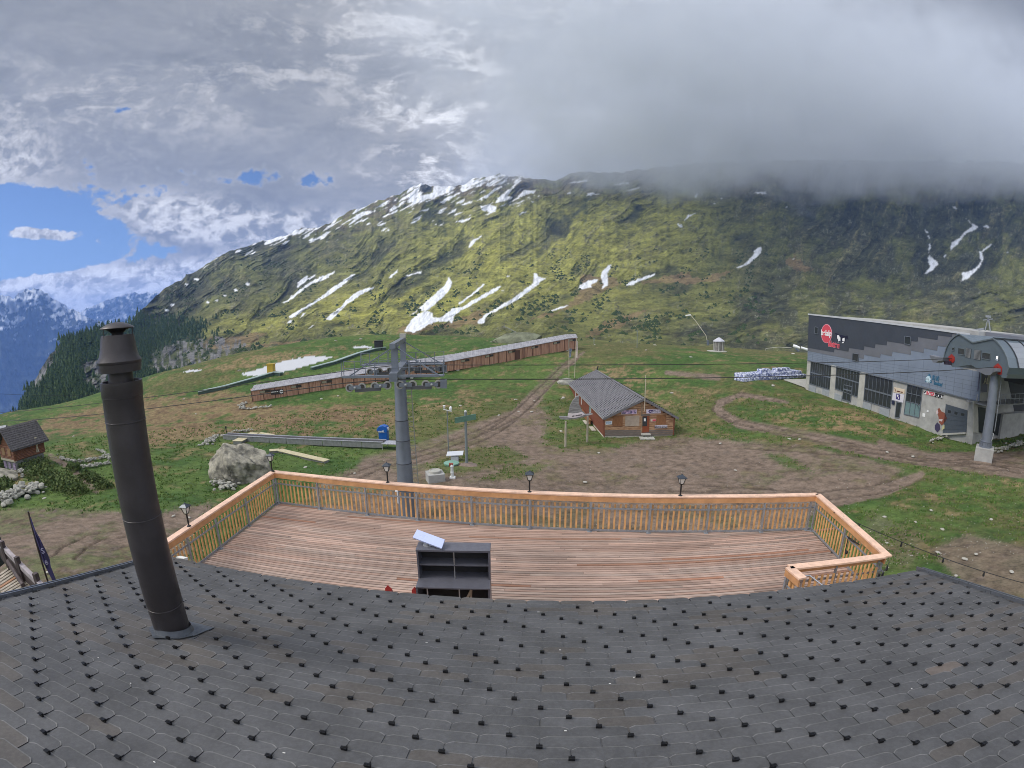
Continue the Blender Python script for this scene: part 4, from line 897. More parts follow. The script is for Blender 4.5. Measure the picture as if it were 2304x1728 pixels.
# keep the two leaders of steps as in the photograph
right_edge = [R5(1838, 932), R5(1856, 690)]
fpoly('light_cladding', [N_(132, 735), N_(128, 885), R5(860, 684), R5(1370, 808), R5(1838, 932), R5(1858, 690), H_(905, 895), H_(1180, 890), H_(1180, 280), H_(780, 240), H_(500, 205), N_(155, 135)], .06, .2, cl_light)
fpoly('middle_cladding', [N_(152, 135), N_(131, 735), N_(700, 845), N_(975, 900), N_(978, 850), N_(1060, 868), N_(1070, 800), N_(1335, 850), N_(1345, 785), N_(1530, 822), N_(1540, 745), N_(1840, 797), N_(1850, 728), N_(2055, 765), N_(2065, 690), H_(240, 602), H_(250, 525), H_(490, 575), H_(505, 480), H_(660, 505), H_(700, 420), H_(820, 300), H_(860, 250), N_(2212, 385)], .09, .05, cl_mid)
fpoly('dark_cladding', [N_(153, 135), N_(134, 680), N_(570, 757), N_(580, 703), N_(810, 745), N_(820, 682), N_(1065, 720), N_(1075, 655), N_(1250, 687), N_(1258, 620), N_(1445, 642), N_(1450, 575), N_(1850, 632), N_(1852, 570), N_(1955, 577), N_(1962, 505), H_(130, 402), H_(135, 318), H_(500, 372), H_(512, 285), H_(770, 318), H_(782, 240), N_(2212, 388)], .12, .05, cl_dark)
m = MB()   # panel joints
for k in range(1, 6):
    a = np.array(N_(132, 735))*(1-k/6)+np.array(N_(128, 885))*k/6; b_ = np.array(R5(1857, 700))*(1-k/6)+np.array(R5(1838, 932))*k/6
    m.bar(FC(a, .063), FC(b_, .063), .012, .02)
for k in range(1, 26):
    s_ = k/26; lo = FC(N_(128, 885), .064)*(1-s_)+FC(R5(1838, 932), .064)*s_; hi = lo+ZU*(1.0+3.0*s_) if k % 2 else lo+ZU*(.5+1.6*s_); m.bar(lo+ZU*.05, hi, .018, .012, fn)
m2_ = bp(m.build('cladding_joint', joint))
m = MB(); m.bar(FC(N_(126, 890), .1), FC(R5(1838, 936), .1), .22, .07); bp(m.build('drip_edge', frame_m))
# roof sheet: rises gently to the back
bk0 = onplane(1824, 706, FA-fn*14, fn); bk1 = onplane(2185, 746.5, FA-fn*14, fn); f0_, f1_ = FC(R5(428, 207), .15), FC((2185, 750.5), .15)
m = MB(); m.prism([f0_, f1_, bk1, bk0], (0, 0, -.18)); bp(m.build('roof', mat('roof_light', (.42, .41, .42), .6, .1, var=.2, vscale=.5)))
m = MB(); m.bar(FC(R5(428, 210), .19), FC((2185, 752.5), .19), .06, .22); bp(m.build('roof_edge', mat('white_edge', (.62, .63, .64), .4, .3)))
m = MB(); rr = FC((2190, 757), -1.2); m.box(rr+fd*4+(0, 0, -.2), (9, 3, .5), (fd, fn, ZU)); bp(m.build('roof_upstand', cl_light))
def bil(c, u, v): return (c[0]*(1-u)+c[1]*u)*(1-v)+(c[3]*(1-u)+c[2]*u)*v
def window(c4, nx, rows, off=.0, glass=None, fr=.09, name='window', gl=None, skip=()):
    """c4 px corners TL TR BR BL on the facade; rows = fractions of transoms"""
    c = [FC(p, off) for p in c4]; ug = np.linalg.norm(c[1]-c[0]); m = MB(); w_ = bil(c, 0, .5)
    U = [0]+[i/nx for i in range(1, nx)]+[1]; V = [0]+list(rows)+[1]
    for i, u in enumerate(U): m.bar(bil(c, u, 0), bil(c, u, 1), fr if i in (0, len(U)-1) else fr*.6, .10, fn)
    for j, v_ in enumerate(V): m.bar(bil(c, 0, v_)+fn*.012, bil(c, 1, v_)+fn*.012, .10, fr if j in (0, len(V)-1) else fr*2.0 if len(rows) == 1 else fr*.7, ZU)
    wo_ = bp(m.build(name, frame_m)); wi = local(wo_)
    for j in range(len(V)-1):
        m = MB(); a, b_, c_, d_ = bil(c, 0, V[j]), bil(c, 1, V[j]), bil(c, 1, V[j+1]), bil(c, 0, V[j+1]); m.prism([a-fn*.01, b_-fn*.01, c_-fn*.01, d_-fn*.01], -fn*.03)
        o = m.build('pane', (gl or {}).get(j, glass or glass_m)); adopt(o, wo_, wi)
    return wo_
OF = .03
window([N_(190, 900), N_(530, 972), N_(500, 1382), N_(163, 1277)], 9, (.5,), OF)
window([N_(612, 985), N_(1000, 1072), N_(962, 1500), N_(588, 1360)], 8, (.45,), OF)
window([R5(902, 702), R5(1128, 755), R5(1104, 994), R5(884, 925)], 7, (.55,), OF)
window([T2(640, 520), T2(1150, 650), T2(1030, 1650), T2(520, 1530)], 3, (.28, .56), OF, gl={2: glass2})
for c4 in ([N_(262, 335), N_(315, 345), N_(310, 455), N_(258, 445)], [N_(1752, 488), N_(1850, 505), N_(1842, 632), N_(1745, 615)], [N_(888, 770), N_(985, 790), N_(975, 912), N_(880, 885)]): window(c4, 1, (), .16, fr=.07, name='upper_window')
window([T2(270, 1120), T2(440, 1160), T2(360, 1659), T2(215, 1640)], 1, (), OF, name='entrance_door')
window([R5(725, 795), R5(790, 812), R5(775, 935), R5(708, 915)], 2, (.3,), OF+.06, name='glass_door')
lite = conc2
for a, b_, c_, d_ in ((N_(530, 965), N_(607, 985), N_(585, 1440), N_(497, 1400)), (N_(1003, 1080), N_(1092, 1100), N_(1062, 1500), N_(965, 1475)), (N_(128, 888), N_(187, 900), N_(150, 1340), N_(102, 1330))):
    m = MB(); pts = [FC(p, .10) for p in (a, b_, c_, d_)]; pts[2] = pts[2]+(0, 0, -1.5); pts[3] = pts[3]+(0, 0, -1.5); m.prism(pts, -fn*.3); bp(m.build('pillar', lite))
for a, b_ in ((N_(150, 1290), N_(270, 1330)), (N_(380, 1360), N_(500, 1395)), (N_(582, 1432), N_(700, 1475)), (R5(880, 935), R5(950, 955)), (R5(1020, 980), R5(1100, 1005))):
    m = MB(); p, q = FC(a, .1), FC(b_, .1); m.prism([p, q, np.array([q[0], q[1], -13]), np.array([p[0], p[1], -13])], -fn*.2); bp(m.build('sill_wall', mat('sill_grey', (.30, .32, .34), .7, var=.1)))
# garage door
c = [FC(p, .05) for p in (R5(1565, 955), R5(1745, 1008), R5(1735, 1195), R5(1538, 1205))]; m = MB(); m.prism(c, -fn*.05)
for k in range(1, 6): m.bar(bil(c, 0, k/6)+fn*.01, bil(c, 1, k/6)+fn*.01, .03, .025)
gd = bp(m.build('garage_door', mat('door_grey', (.085, .10, .12), .5, .2, var=.08))); gi = local(gd)
for u in (.2, .5, .8): m = MB(); p = bil(c, u, .22); m.prism([p+fd*a_*.22+ZU*b_*.16 for a_, b_ in ((-1, -.6), (-.7, -1), (.7, -1), (1, -.6), (1, .6), (.7, 1), (-.7, 1), (-1, .6))], fn*.02); adopt(m.build('porthole', glass_m), gd, gi)
m = MB(); m.bar(c[3]+fn*.1, c[2]+fn*.1+(0, 0, .0), .5, .18); bp(m.build('threshold', conc2))
# signs
red_s = mat('sign_red', (.62, .07, .10), .5); pink = mat('sign_pink', (.80, .38, .45), .5); white = mat('paint_white', (.8, .8, .8), .5); black = mat('paint_black', (.012, .012, .015), .5)
S1 = lambda x, y: (1840+.042194*x, 720+.042194*y)
def fdisc(cx, cy, rx, ry, off, th, material, name, n=40):
    m = MB(); m.prism([FC(S1(cx+rx*math.cos(2*math.pi*k/n), cy+ry*math.sin(2*math.pi*k/n)), off) for k in range(n)], -fn*th); return m.build(name, material)
logo = fdisc(505, 730, 285, 505, .16, .05, pink, 'round_sign'); bp(logo); li = local(logo)
adopt(fdisc(505, 730, 262, 480, .175, .012, red_s, 'disc'), logo, li)
sgn = lambda body, a, b_, off, size, mt, par, bold=.0, name='lettering': adopt(text(name, body, (FC(a, off)+FC(b_, off))/2, FC(b_, off)-FC(a, off), ZU, size, mt, None, .015, np.linalg.norm(FC(b_, off)-FC(a, off)), bold=bold), par, local(par))
sgn('belalp', S1(225, 670), S1(780, 740), .19, 1.15, white, logo, .03)
bl_ = sgn('blatten', S1(600, 1260), S1(1200, 1370), .17, 1.15, red_s, logo, .03)
sgn('blatten', S1(605, 1265), S1(1195, 1375), .15, 1.22, pink, logo, .05)
m = MB(); cow = [(940, 700), (1050, 700), (1130, 760), (1500, 850), (1620, 830), (1650, 960), (1600, 1040), (1530, 960), (1500, 1180), (1330, 1240), (1290, 1120), (1230, 1090), (1150, 1190), (1070, 1160), (1040, 960), (1020, 800)]
m.prism([FC(S1(*p), .15) for p in cow], -fn*.02); cowo = bp(m.build('cow_emblem', mat('cow_black', (.01, .01, .03), .6))); ci = local(cowo)
m = MB()
for pl in ([(1070, 810), (1130, 800), (1180, 830), (1210, 920), (1245, 930), (1245, 1110), (1120, 1110), (1110, 1010), (1070, 980)], [(1350, 1000), (1400, 960), (1475, 950), (1470, 1140), (1350, 1130)], [(1090, 1170), (1170, 1150), (1190, 1190), (1100, 1190)], [(1330, 1190), (1450, 1160), (1410, 1235), (1330, 1235)]): m.prism([FC(S1(*p), .165) for p in pl], -fn*.015)
adopt(m.build('white_patches', white), cowo, ci)
teal = mat('sign_teal', (.035, .14, .24), .5); icy = mat('sign_ice', (.62, .78, .85), .4)
m = MB(); m.prism([FC(T2(*p), .09) for p in ((1385, 160), (1420, 200), (1470, 480), (1240, 430), (1330, 220))], -fn*.025); sk_ = bp(m.build('snowflake_sign', teal)); si_ = local(sk_)
m = MB(); c_ = FC(T2(1350, 355), .10)
for k in range(6): a_ = R(30*k); dv_ = fd*math.cos(a_)+ZU*math.sin(a_); m.bar(c_-dv_*.42, c_+dv_*.42, .10, .02, fn)
adopt(m.build('snowflake', icy), sk_, si_)
sgn('SKI', T2(1490, 300), T2(1575, 320), .09, .75, teal, sk_, .03); sgn('UND', T2(1600, 325), T2(1720, 345), .09, .75, teal, sk_, .03); sgn('Snowboard', T2(1540, 470), T2(1825, 545), .09, .62, teal, sk_, .02)
m = MB(); m.prism([FC(T2(*p), .05) for p in ((1190, 740), (1285, 745), (1850, 900), (1835, 1000), (1190, 835))], -fn*.02); iso = bp(m.build('shop_sign', white))
sgn('INTER', T2(1280, 815), T2(1560, 880), .07, .55, red_s, iso, .02); sgn('SPORT', T2(1565, 880), T2(1850, 955), .07, .6, black, iso, .03)
m = MB(); m.prism([FC(T2(*p), .07) for p in ((1185, 735), (1215, 770), (1285, 740), (1265, 790), (1205, 830))], -fn*.01); adopt(m.build('check_mark', black), iso, local(iso))
board = []
for pl, mt, nm in (([(185, 610), (545, 695), (535, 850), (165, 790)], mat('board_cream', (.66, .55, .42), .6), 'ski_hire_board'), ([(150, 800), (535, 870), (495, 1150), (125, 1050)], mat('board_white', (.62, .60, .66), .6), 'notice_board'), ([(270, 835), (400, 870), (385, 1055), (255, 1020)], mat('board_violet', (.05, .035, .17), .5), 'violet_poster'), ([(115, 1065), (215, 1090), (200, 1220), (110, 1190)], mat('board_navy', (.02, .025, .06), .5), 'navy_sign')):
    m = MB(); m.prism([FC(T2(*p), .06+.02*len(board)) for p in pl], -fn*.03); board.append(bp(m.build(nm, mt)))
m = MB(); m.prism([FC(T2(*p), .075) for p in ((205, 640), (235, 690), (245, 770), (215, 740))], -fn*.01); adopt(m.build('feather_mark', mat('mark_brown', (.12, .03, .01), .6)), board[0], local(board[0]))
strokes((FC(T2(255, 745), .09)+FC(T2(505, 800), .09))/2, fd, 1.0, .16, mat('mark_brown', (.12, .03, .01), .6), board[0])
m = MB(); m.prism([FC(T2(*p), .11) for p in ((290, 870), (340, 880), (335, 960), (300, 940))], -fn*.01); m.prism([FC(T2(*p), .11) for p in ((325, 960), (355, 960), (350, 1020), (330, 1010))], -fn*.01); adopt(m.build('figure_mark', white), board[2], local(board[2]))
# colourful mural splash on the concrete
mu = None
for nm, cc, pl in (('mural', (.24, .07, .04), [(1560, 1000), (1600, 960), (1640, 1010), (1700, 1030), (1730, 1100), (1700, 1150), (1640, 1190), (1600, 1150), (1590, 1080)]), ('mural_dark', (.05, .04, .09), [(1530, 1190), (1570, 1150), (1610, 1180), (1620, 1240), (1570, 1280), (1530, 1240)]), ('mural_yellow', (.50, .48, .25), [(1660, 1200), (1690, 1180), (1690, 1230), (1640, 1260)]), ('mural_white', (.6, .5, .5), [(1545, 1010), (1575, 985), (1590, 1030), (1560, 1050)]), ('mural_white2', (.6, .5, .5), [(1600, 1110), (1660, 1110), (1650, 1140), (1600, 1130)])):
    m = MB(); Q = lambda x, y: (2004+.15068*(x-1560)*.9+.15068*690, 790+.15068*((y-1000)*1.15+890)); m.prism([FC(Q(*p), .05+.006*(mu is not None)) for p in pl], -fn*.02); o = m.build(nm.replace('2', ''), mat(nm, cc, .7))
    if mu is None: mu = bp(o); mi = local(mu)
    else: adopt(o, mu, mi)
for pl in ([(480, 925), (520, 932), (517, 985), (475, 975)], [(545, 880), (570, 885), (568, 910), (540, 905)]): m = MB(); m.prism([FC(G2(*p), .05) for p in pl], -fn*.02); bp(m.build('small_notice', white))
m = MB(); m.bar(FC(G_(350, 820), .1), FC(G_(430, 845), .9), .08, .08); bp(m.build('wall_lamp', frame_m))
# end wall, doors and concrete plinth towards the camera
EB = FC(R5(1838, 932)); EB = np.array([EB[0], EB[1], -10.7]); en = -np.array([-fn[1], fn[0], 0]); en = en if en[1] < 0 else -en
def EC(p, off=0.0): return onplane(p[0], p[1], EB, en)+en*off
def epoly(name, pts, off, th, material, parent=None): m = MB(); m.prism([EC(p, off) for p in pts], -en*th); return bp(m.build(name, material))
ex = np.array([-en[1], en[0], 0]); ex = ex if ex[0] > 0 else -ex
m = MB(); m.b2((EB[0]-.1, EB[1]+1.2, -13.5), (EB[0]+16, EB[1]+4, -3.2)); bp(m.build('recessed_wall', mat('recess_dark', (.05, .05, .055), .8)))
epoly('white_band', [G2(1330, 620), G2(1450, 640), G2(1430, 760), G2(1310, 745)], -.2, .1, conc2)
epoly('upper_panel', [G2(1355, 300), G2(1480, 320), G2(1460, 620), G2(1325, 600)], -.2, .1, mat('panel_violet', (.12, .12, .17), .5))
sg_ = text('lettering', 'AL', EC(G2(1430, 450), .0), ex, ZU, 1.0, mat('letter_gold', (.55, .5, .38), .5), None, .02); adopt(sg_, bld, bi)
epoly('end_wall', [G2(1300, 750), G2(1310, 1220), G2(1245, 1215), G2(1240, 745)], .02, .2, conc2)
epoly('steel_door', [G2(1320, 835), G2(1420, 850), G2(1400, 1230), G2(1275, 1195)], .0, .1, mat('door_green_dark', (.03, .035, .035), .4, .3))
epoly('steel_door', [G2(1560, 930), G2(1645, 935), G2(1615, 1270), G2(1530, 1230)], .0, .1, mat('door_green_dark', (.03, .035, .035), .4, .3))
m = MB(); a_, b_ = EC(G2(1650, 935), .3), EC(G2(2060, 1010), .3); m.prism([np.array([a_[0], a_[1], -12.6]), np.array([b_[0]+6, b_[1]-.5, -12.6]), np.array([b_[0]+6, b_[1]-.5, a_[2]]), a_], -en*1.4); bp(m.build('plinth_wall', conc))
# platform with slatted decking, railings
pz = EC(G2(1240, 770), .5)[2]; m = MB(); m.b2((EB[0]-.8, EB[1]-1.6, pz-.12), (EB[0]+.95*9, EB[1]+1.3, pz)); bp(m.build('platform', mat('platform_grey', (.27, .27, .27), .7, var=.15, vscale=3)))
m = MB()
for k in range(7): m.bar((EB[0]+2.2+k, EB[1]-1.5, pz), (EB[0]+2.2+k, EB[1]-1.5, pz+1.05), .05, .05)
for z_ in (.55, 1.05): m.bar((EB[0]+2.2, EB[1]-1.5, pz+z_), (EB[0]+8.2, EB[1]-1.5, pz+z_), .05, .05)
bp(m.build('platform_railing', steel))
# post and wire in front of the garage
p = hit(*G_(790, 1235)); m = MB(); m.tube([p+(0, 0, -.2), p+(.0, 0, 2.1)], .05, 8); tag(m.build('white_post', white), 'thin white post standing before the garage door', 'post')
p2_ = FC(G_(1050, 1060), .05); m = MB(); m.tube([p+(0, 0, 1.5), p2_], .015, 5); tag(m.build('barrier_wire', steel), 'thin wire from the white post to the concrete wall', 'wire')

# ---------------- chairlift terminal hood ----------------
SP = np.array([41.0, 28.6, -3.]); sf = np.array([1.9, 7.3, 0]); sf /= np.linalg.norm(sf); sn_ = np.array([-sf[1], sf[0], 0]); sa = -sn_   # sa points away along the rope
def ST(p, off=0.0): return onplane(p[0], p[1], SP, sn_)+sn_*off
hood = mat('hood_grey', (.135, .17, .20), .42, .25, var=.05, vscale=.5); hood2 = mat('hood_edge', (.16, .19, .21), .4, .3)
term = thing('chairlift_terminal', 'grey chairlift terminal hood with curved ribbed sides and two red rope openings', 'lift station', (50, 31, -12)); ti = local(term)
def tp(o): return adopt(o, term, ti)
out_ = [(770, 875), (745, 842), (640, 805), (622, 740), (628, 660), (655, 560), (690, 470), (745, 380), (815, 310), (905, 262), (1160, 425), (1540, 350), (1615, 410), (1690, 500), (1750, 600), (1795, 700), (1818, 800), (1835, 890), (1800, 1000), (1765, 1086), (1700, 1080), (1650, 1030), (1560, 1040), (1400, 972), (1200, 885), (1110, 835), (1000, 852), (830, 882)]
P_ = [ST(H_(*p)) for p in out_]; LEN = 17.0; rope_dir = np.array([.9988, .0488, 0]); sd_ = sa*.55+rope_dir*.45; sd_ /= np.linalg.norm(sd_)
m = MB(); m.prism(P_, sd_*LEN); tp(m.build('hood', hood))
m = MB()
for i in range(3, 18): m.bar(P_[i]+sn_*.06, P_[i+1]+sn_*.06, .12, .10, sn_)
tp(m.build('front_trim', hood2))
rid = P_[11:19]; fr_ = mat('hood_pane', (.26, .28, .31), .25, .1, spec=.7)
cen = ST(H_(1300, 800))
for k in range(7):
    o0, o1 = 1.3+k*2.2, 1.3+k*2.2+2.1; m = MB()
    for i in range(12, 17):
        a, b_ = P_[i], P_[i+1]; na = (a-cen)/np.linalg.norm(a-cen)*.03; m.prism([a+na+sd_*o0, b_+na+sd_*o0, b_+na+sd_*o1, a+na+sd_*o1], na*.4)
    tp(m.build('roof_pane', fr_))
    m = MB()
    for i in range(11, 17):
        a, b_ = P_[i], P_[i+1]; na = (a-cen)/np.linalg.norm(a-cen)*.06; m.bar(a+na+sd_*o0, b_+na+sd_*o0, .10, .07, na)
    tp(m.build('roof_rib', mat('rib_dark', (.05, .055, .065), .5, .3)))
m = MB(); m.bar(P_[11]+(0, 0, .06), P_[11]+sd_*LEN+(0, 0, .06), .25, .12); tp(m.build('ridge_trim', mat('rib_dark', (.05, .055, .065), .5, .3)))
m = MB(); m.prism([P_[18]+(0, 0, -.02), P_[19]+(0, 0, 0), P_[19]+sd_*LEN, P_[18]+sd_*LEN], -sf*.08); tp(m.build('lower_skirt', hood2))
for c4 in ([(885, 520), (1005, 540), (1000, 655), (880, 635)], [(1335, 605), (1488, 625), (1478, 745), (1325, 722)], [(770, 510), (815, 515), (805, 580), (768, 572)], [(1590, 665), (1650, 672), (1645, 745), (1588, 738)]):
    c = [ST(H_(*p), .0) for p in c4]; m = MB()
    for i in range(4): m.bar(c[i]+sn_*.03, c[(i+1) % 4]+sn_*.03, .07, .06, sn_)
    o = tp(m.build('window', hood2)); oi = local(o); m = MB(); m.prism([p+sn_*.01 for p in c], sn_*.012); adopt(m.build('pane', glass_m), o, oi)
    if c4[0][0] == 1590: mm = (c[0]+c[2])/2; m = MB(); m.prism([mm+sf*a_*.24+ZU*b_*.22+sn_*.03 for a_, b_ in ((-.3, -1), (1, -1), (1, .6), (-.3, .6))], sn_*.02); adopt(m.build('lit_lamp', mat('lamp_glow', (.85, .9, 1.0), .4, emit=.9)), o, oi)
for c4 in ([(1030, 525), (1130, 540), (1115, 715), (1015, 695)], [(1185, 555), (1315, 570), (1300, 750), (1170, 730)]):
    c = [ST(H_(*p), .02) for p in c4]; m = MB(); m.prism(c, sn_*.01); m.cur = 1
    for k in range(9): v_ = (k+.5)/9; m.bar(bil(c, .04, v_)+sn_*.03, bil(c, .96, v_)+sn_*.03, .03, .055)
    tp(m.build('louvre', [mat('louvre_dark', (.02, .02, .02), .6), mat('louvre_light', (.33, .34, .36), .4, .4)]))
redo = mat('opening_red', (.34, .03, .02), .5)
for pl, sc_ in (([(700, 690), (762, 635), (815, 690), (818, 760), (790, 800), (715, 770)], 0), ([(1548, 870), (1628, 808), (1700, 885), (1703, 950), (1690, 1020), (1640, 1020), (1550, 920)], 1)):
    m = MB(); m.prism([ST(H_(*p), .02) for p in pl], sn_*.05); ro = tp(m.build('rope_opening', redo)); roi = local(ro)
    cc = sum(ST(H_(*p), .08) for p in pl)/len(pl)
    m = MB()
    if sc_ == 0: pts = [(475, 660), (620, 700), (735, 705), (720, 765), (640, 775), (600, 800), (545, 800), (500, 730)]; m.prism([ST(H_(*p), .15) for p in pts], sn_*.8)
    else: pts = [(1250, 905), (1480, 905), (1690, 905), (1690, 965), (1625, 990), (1590, 1035), (1500, 1035), (1400, 985)]; m.prism([ST(H_(*p), .10) for p in pts], sn_*.6)
    adopt(m.build('rope_guide', mat('guide_grey', (.20, .21, .24), .5, .3)), ro, roi)
    if sc_ == 0: m = MB(); m.prism([ST(H_(*p), .1) for p in ((690, 775), (765, 770), (770, 840), (700, 835))], sn_*.5); adopt(m.build('sheave_box', mat('box_black', (.03, .02, .035), .5)), ro, roi)
# under the hood: dark machinery bay, second frame, ladder
m = MB(); a_ = ST(H_(1500, 900)); m.box(a_+sd_*9+(0, 0, -.6), (10, 4.0, 1.4), (sd_, sf, ZU)); tp(m.build('machinery', mat('machine_dark', (.03, .03, .033), .7)))
for off_ in (12,):
    q = np.array([41.4, 29.3, 0])+sd_*off_; m = MB(); m.tube([(q[0], q[1], -12), (q[0], q[1], -4)], .4, 20); tp(m.build('rear_column', hood2, smooth=True))
mp_ = FC((2212, 744), -6); m = MB(); b0 = onplane(2222, 750, FA-fn*6, fn); 
for dx_ in (-.5, .5): m.bar(b0+fd*dx_+(0, 0, -.2), b0+(0, 0, 1.9), .1, .1)
m.bar(b0+fd*-.7+(0, 0, 1.5), b0+fd*.7+(0, 0, 1.7), .1, .1); m.box(b0+(0, 0, 1.95), (.5, .5, .25)); m.bar(b0+fd*-2.6+(0, 0, .1), b0+fd*-.6+(0, 0, .5), .25, .2)
bp(m.build('roof_mast', steel))
# column 2
def sleeve(m, x, y, z0, z1, r0, r1, n=28): m.lathe([(r0, z0), (r1, z1)], (x, y, 0), n)
c2 = thing('terminal_column', 'thick grey steel column on a concrete block carrying the chairlift terminal', 'column', (41.4, 29.2, -11.2)); ci2 = local(c2)
greyst = mat('tower_grey', (.19, .21, .25), .45, .35, var=.08, vscale=1.5)
c2x, c2y = 41.35, 29.15
m = MB(); sleeve(m, c2x, c2y, -10.05, -3.7, .50, .40); adopt(m.build('shaft', greyst, smooth=True), c2, ci2)
m = MB(); m.lathe([(.62, -10.1), (.62, -10.0), (.55, -9.98), (.56, -9.6), (.60, -9.58), (.60, -9.52), (.50, -9.5)], (c2x, c2y, 0), 28); adopt(m.build('flange', greyst, smooth=True), c2, ci2)
for a_ in range(0, 360, 45): m = MB(); m.box((c2x+.575*math.cos(R(a_)), c2y+.575*math.sin(R(a_)), -9.8), (.1, .06, .34), (np.array([math.cos(R(a_)), math.sin(R(a_)), 0]), np.array([-math.sin(R(a_)), math.cos(R(a_)), 0]), ZU)); adopt(m.build('stiffener', greyst), c2, ci2)
m = MB(); ang = R(35); ax_ = (np.array([math.cos(ang), math.sin(ang), 0]), np.array([-math.sin(ang), math.cos(ang), 0]), ZU); m.box((c2x, c2y, -10.7), (1.75, 1.75, 1.25), ax_); adopt(m.build('concrete_base', conc, bevel=.03), c2, ci2)
m = MB(); lx, ly = c2x+.62, c2y-.35
for s_ in (-.2, .2): m.bar((lx+s_*.8, ly+s_*.6, -8.6), (lx+s_*.8, ly+s_*.6, -3.7), .05, .05)
for k in range(16): z_ = -8.4+k*.3; m.bar((lx-.16, ly-.12, z_), (lx+.16, ly+.12, z_), .03, .03)
adopt(m.build('ladder', steel), c2, ci2)
m = MB(); m.tube([(c2x+.75, c2y-.2, -8.9), (c2x+.6, c2y-.1, -10.3)], .04, 6); m.tube([(c2x+.75, c2y-.2, -8.9), (c2x+1.0, c2y+.2, -8.9)], .04, 6); adopt(m.build('cable_duct', white), c2, ci2)

# ---------------- lift tower in the middle ----------------
RD = np.array([.9988, .0488, 0]); Pn, Pf = np.array([-6.46, 26.2, 0]), np.array([-7.42, 33.5, 0]); CRd = (Pf-Pn)/np.linalg.norm(Pf-Pn); Tm = (Pn+Pf)/2
tw = thing('lift_tower', 'grey tubular chairlift tower with crossarm, walkways and rows of rope wheels behind the terrace railing', 'lift tower', (Tm[0], Tm[1], -13.4)); wi_ = local(tw)
def wp(o): return adopt(o, tw, wi_)
zs = [(-14.0, .56), (-11.2, .53), (-9.4, .49), (-7.9, .45), (-6.6, .405), (-3.5, .34)]
for (za, ra), (zb_, rb) in zip(zs, zs[1:]):
    m = MB(); m.lathe([(ra, za), (ra*.995, za+.01), (rb+.012, zb_-.03), (rb+.012, zb_)], (Tm[0], Tm[1], 0), 32); wp(m.build('tube_section', greyst, smooth=True))
for z_, _r in zs[1:-1]: m = MB(); m.lathe([(_r+.015, z_-.03), (_r+.022, z_), (_r+.01, z_+.02)], (Tm[0], Tm[1], 0), 32); wp(m.build('weld_ring', mat('rib_dark', (.05, .055, .065), .5, .3), smooth=True))
a_, b_ = Pn-CRd*.15, Pf+CRd*.15
m = MB(); m.bar(a_+(0, 0, -3.42), b_+(0, 0, -3.42), .46, .46); wp(m.build('crossarm', greyst))
pn_, pf_ = Pn+CRd*1.0, Pf-CRd*.9
for p in (pn_, pf_): m = MB(); m.box(p+(0, 0, -2.45), (.38, .30, 1.5), (RD, CRd, ZU)); wp(m.build('portal_post', greyst))
m = MB(); m.bar(Pn+CRd*-.1+(0, 0, -1.72), Pf-CRd*.3+(0, 0, -1.72), .30, .28); wp(m.build('portal_beam', greyst)); m = MB(); m.box(Pf-CRd*.8+(0, 0, -1.45), (.4, .5, .25), (RD, CRd, ZU)); wp(m.build('junction_box', conc2))
rub = mat('rubber_grey', (.30, .29, .27), .7); whl = mat('wheel_hub', (.08, .075, .07), .5, .3)
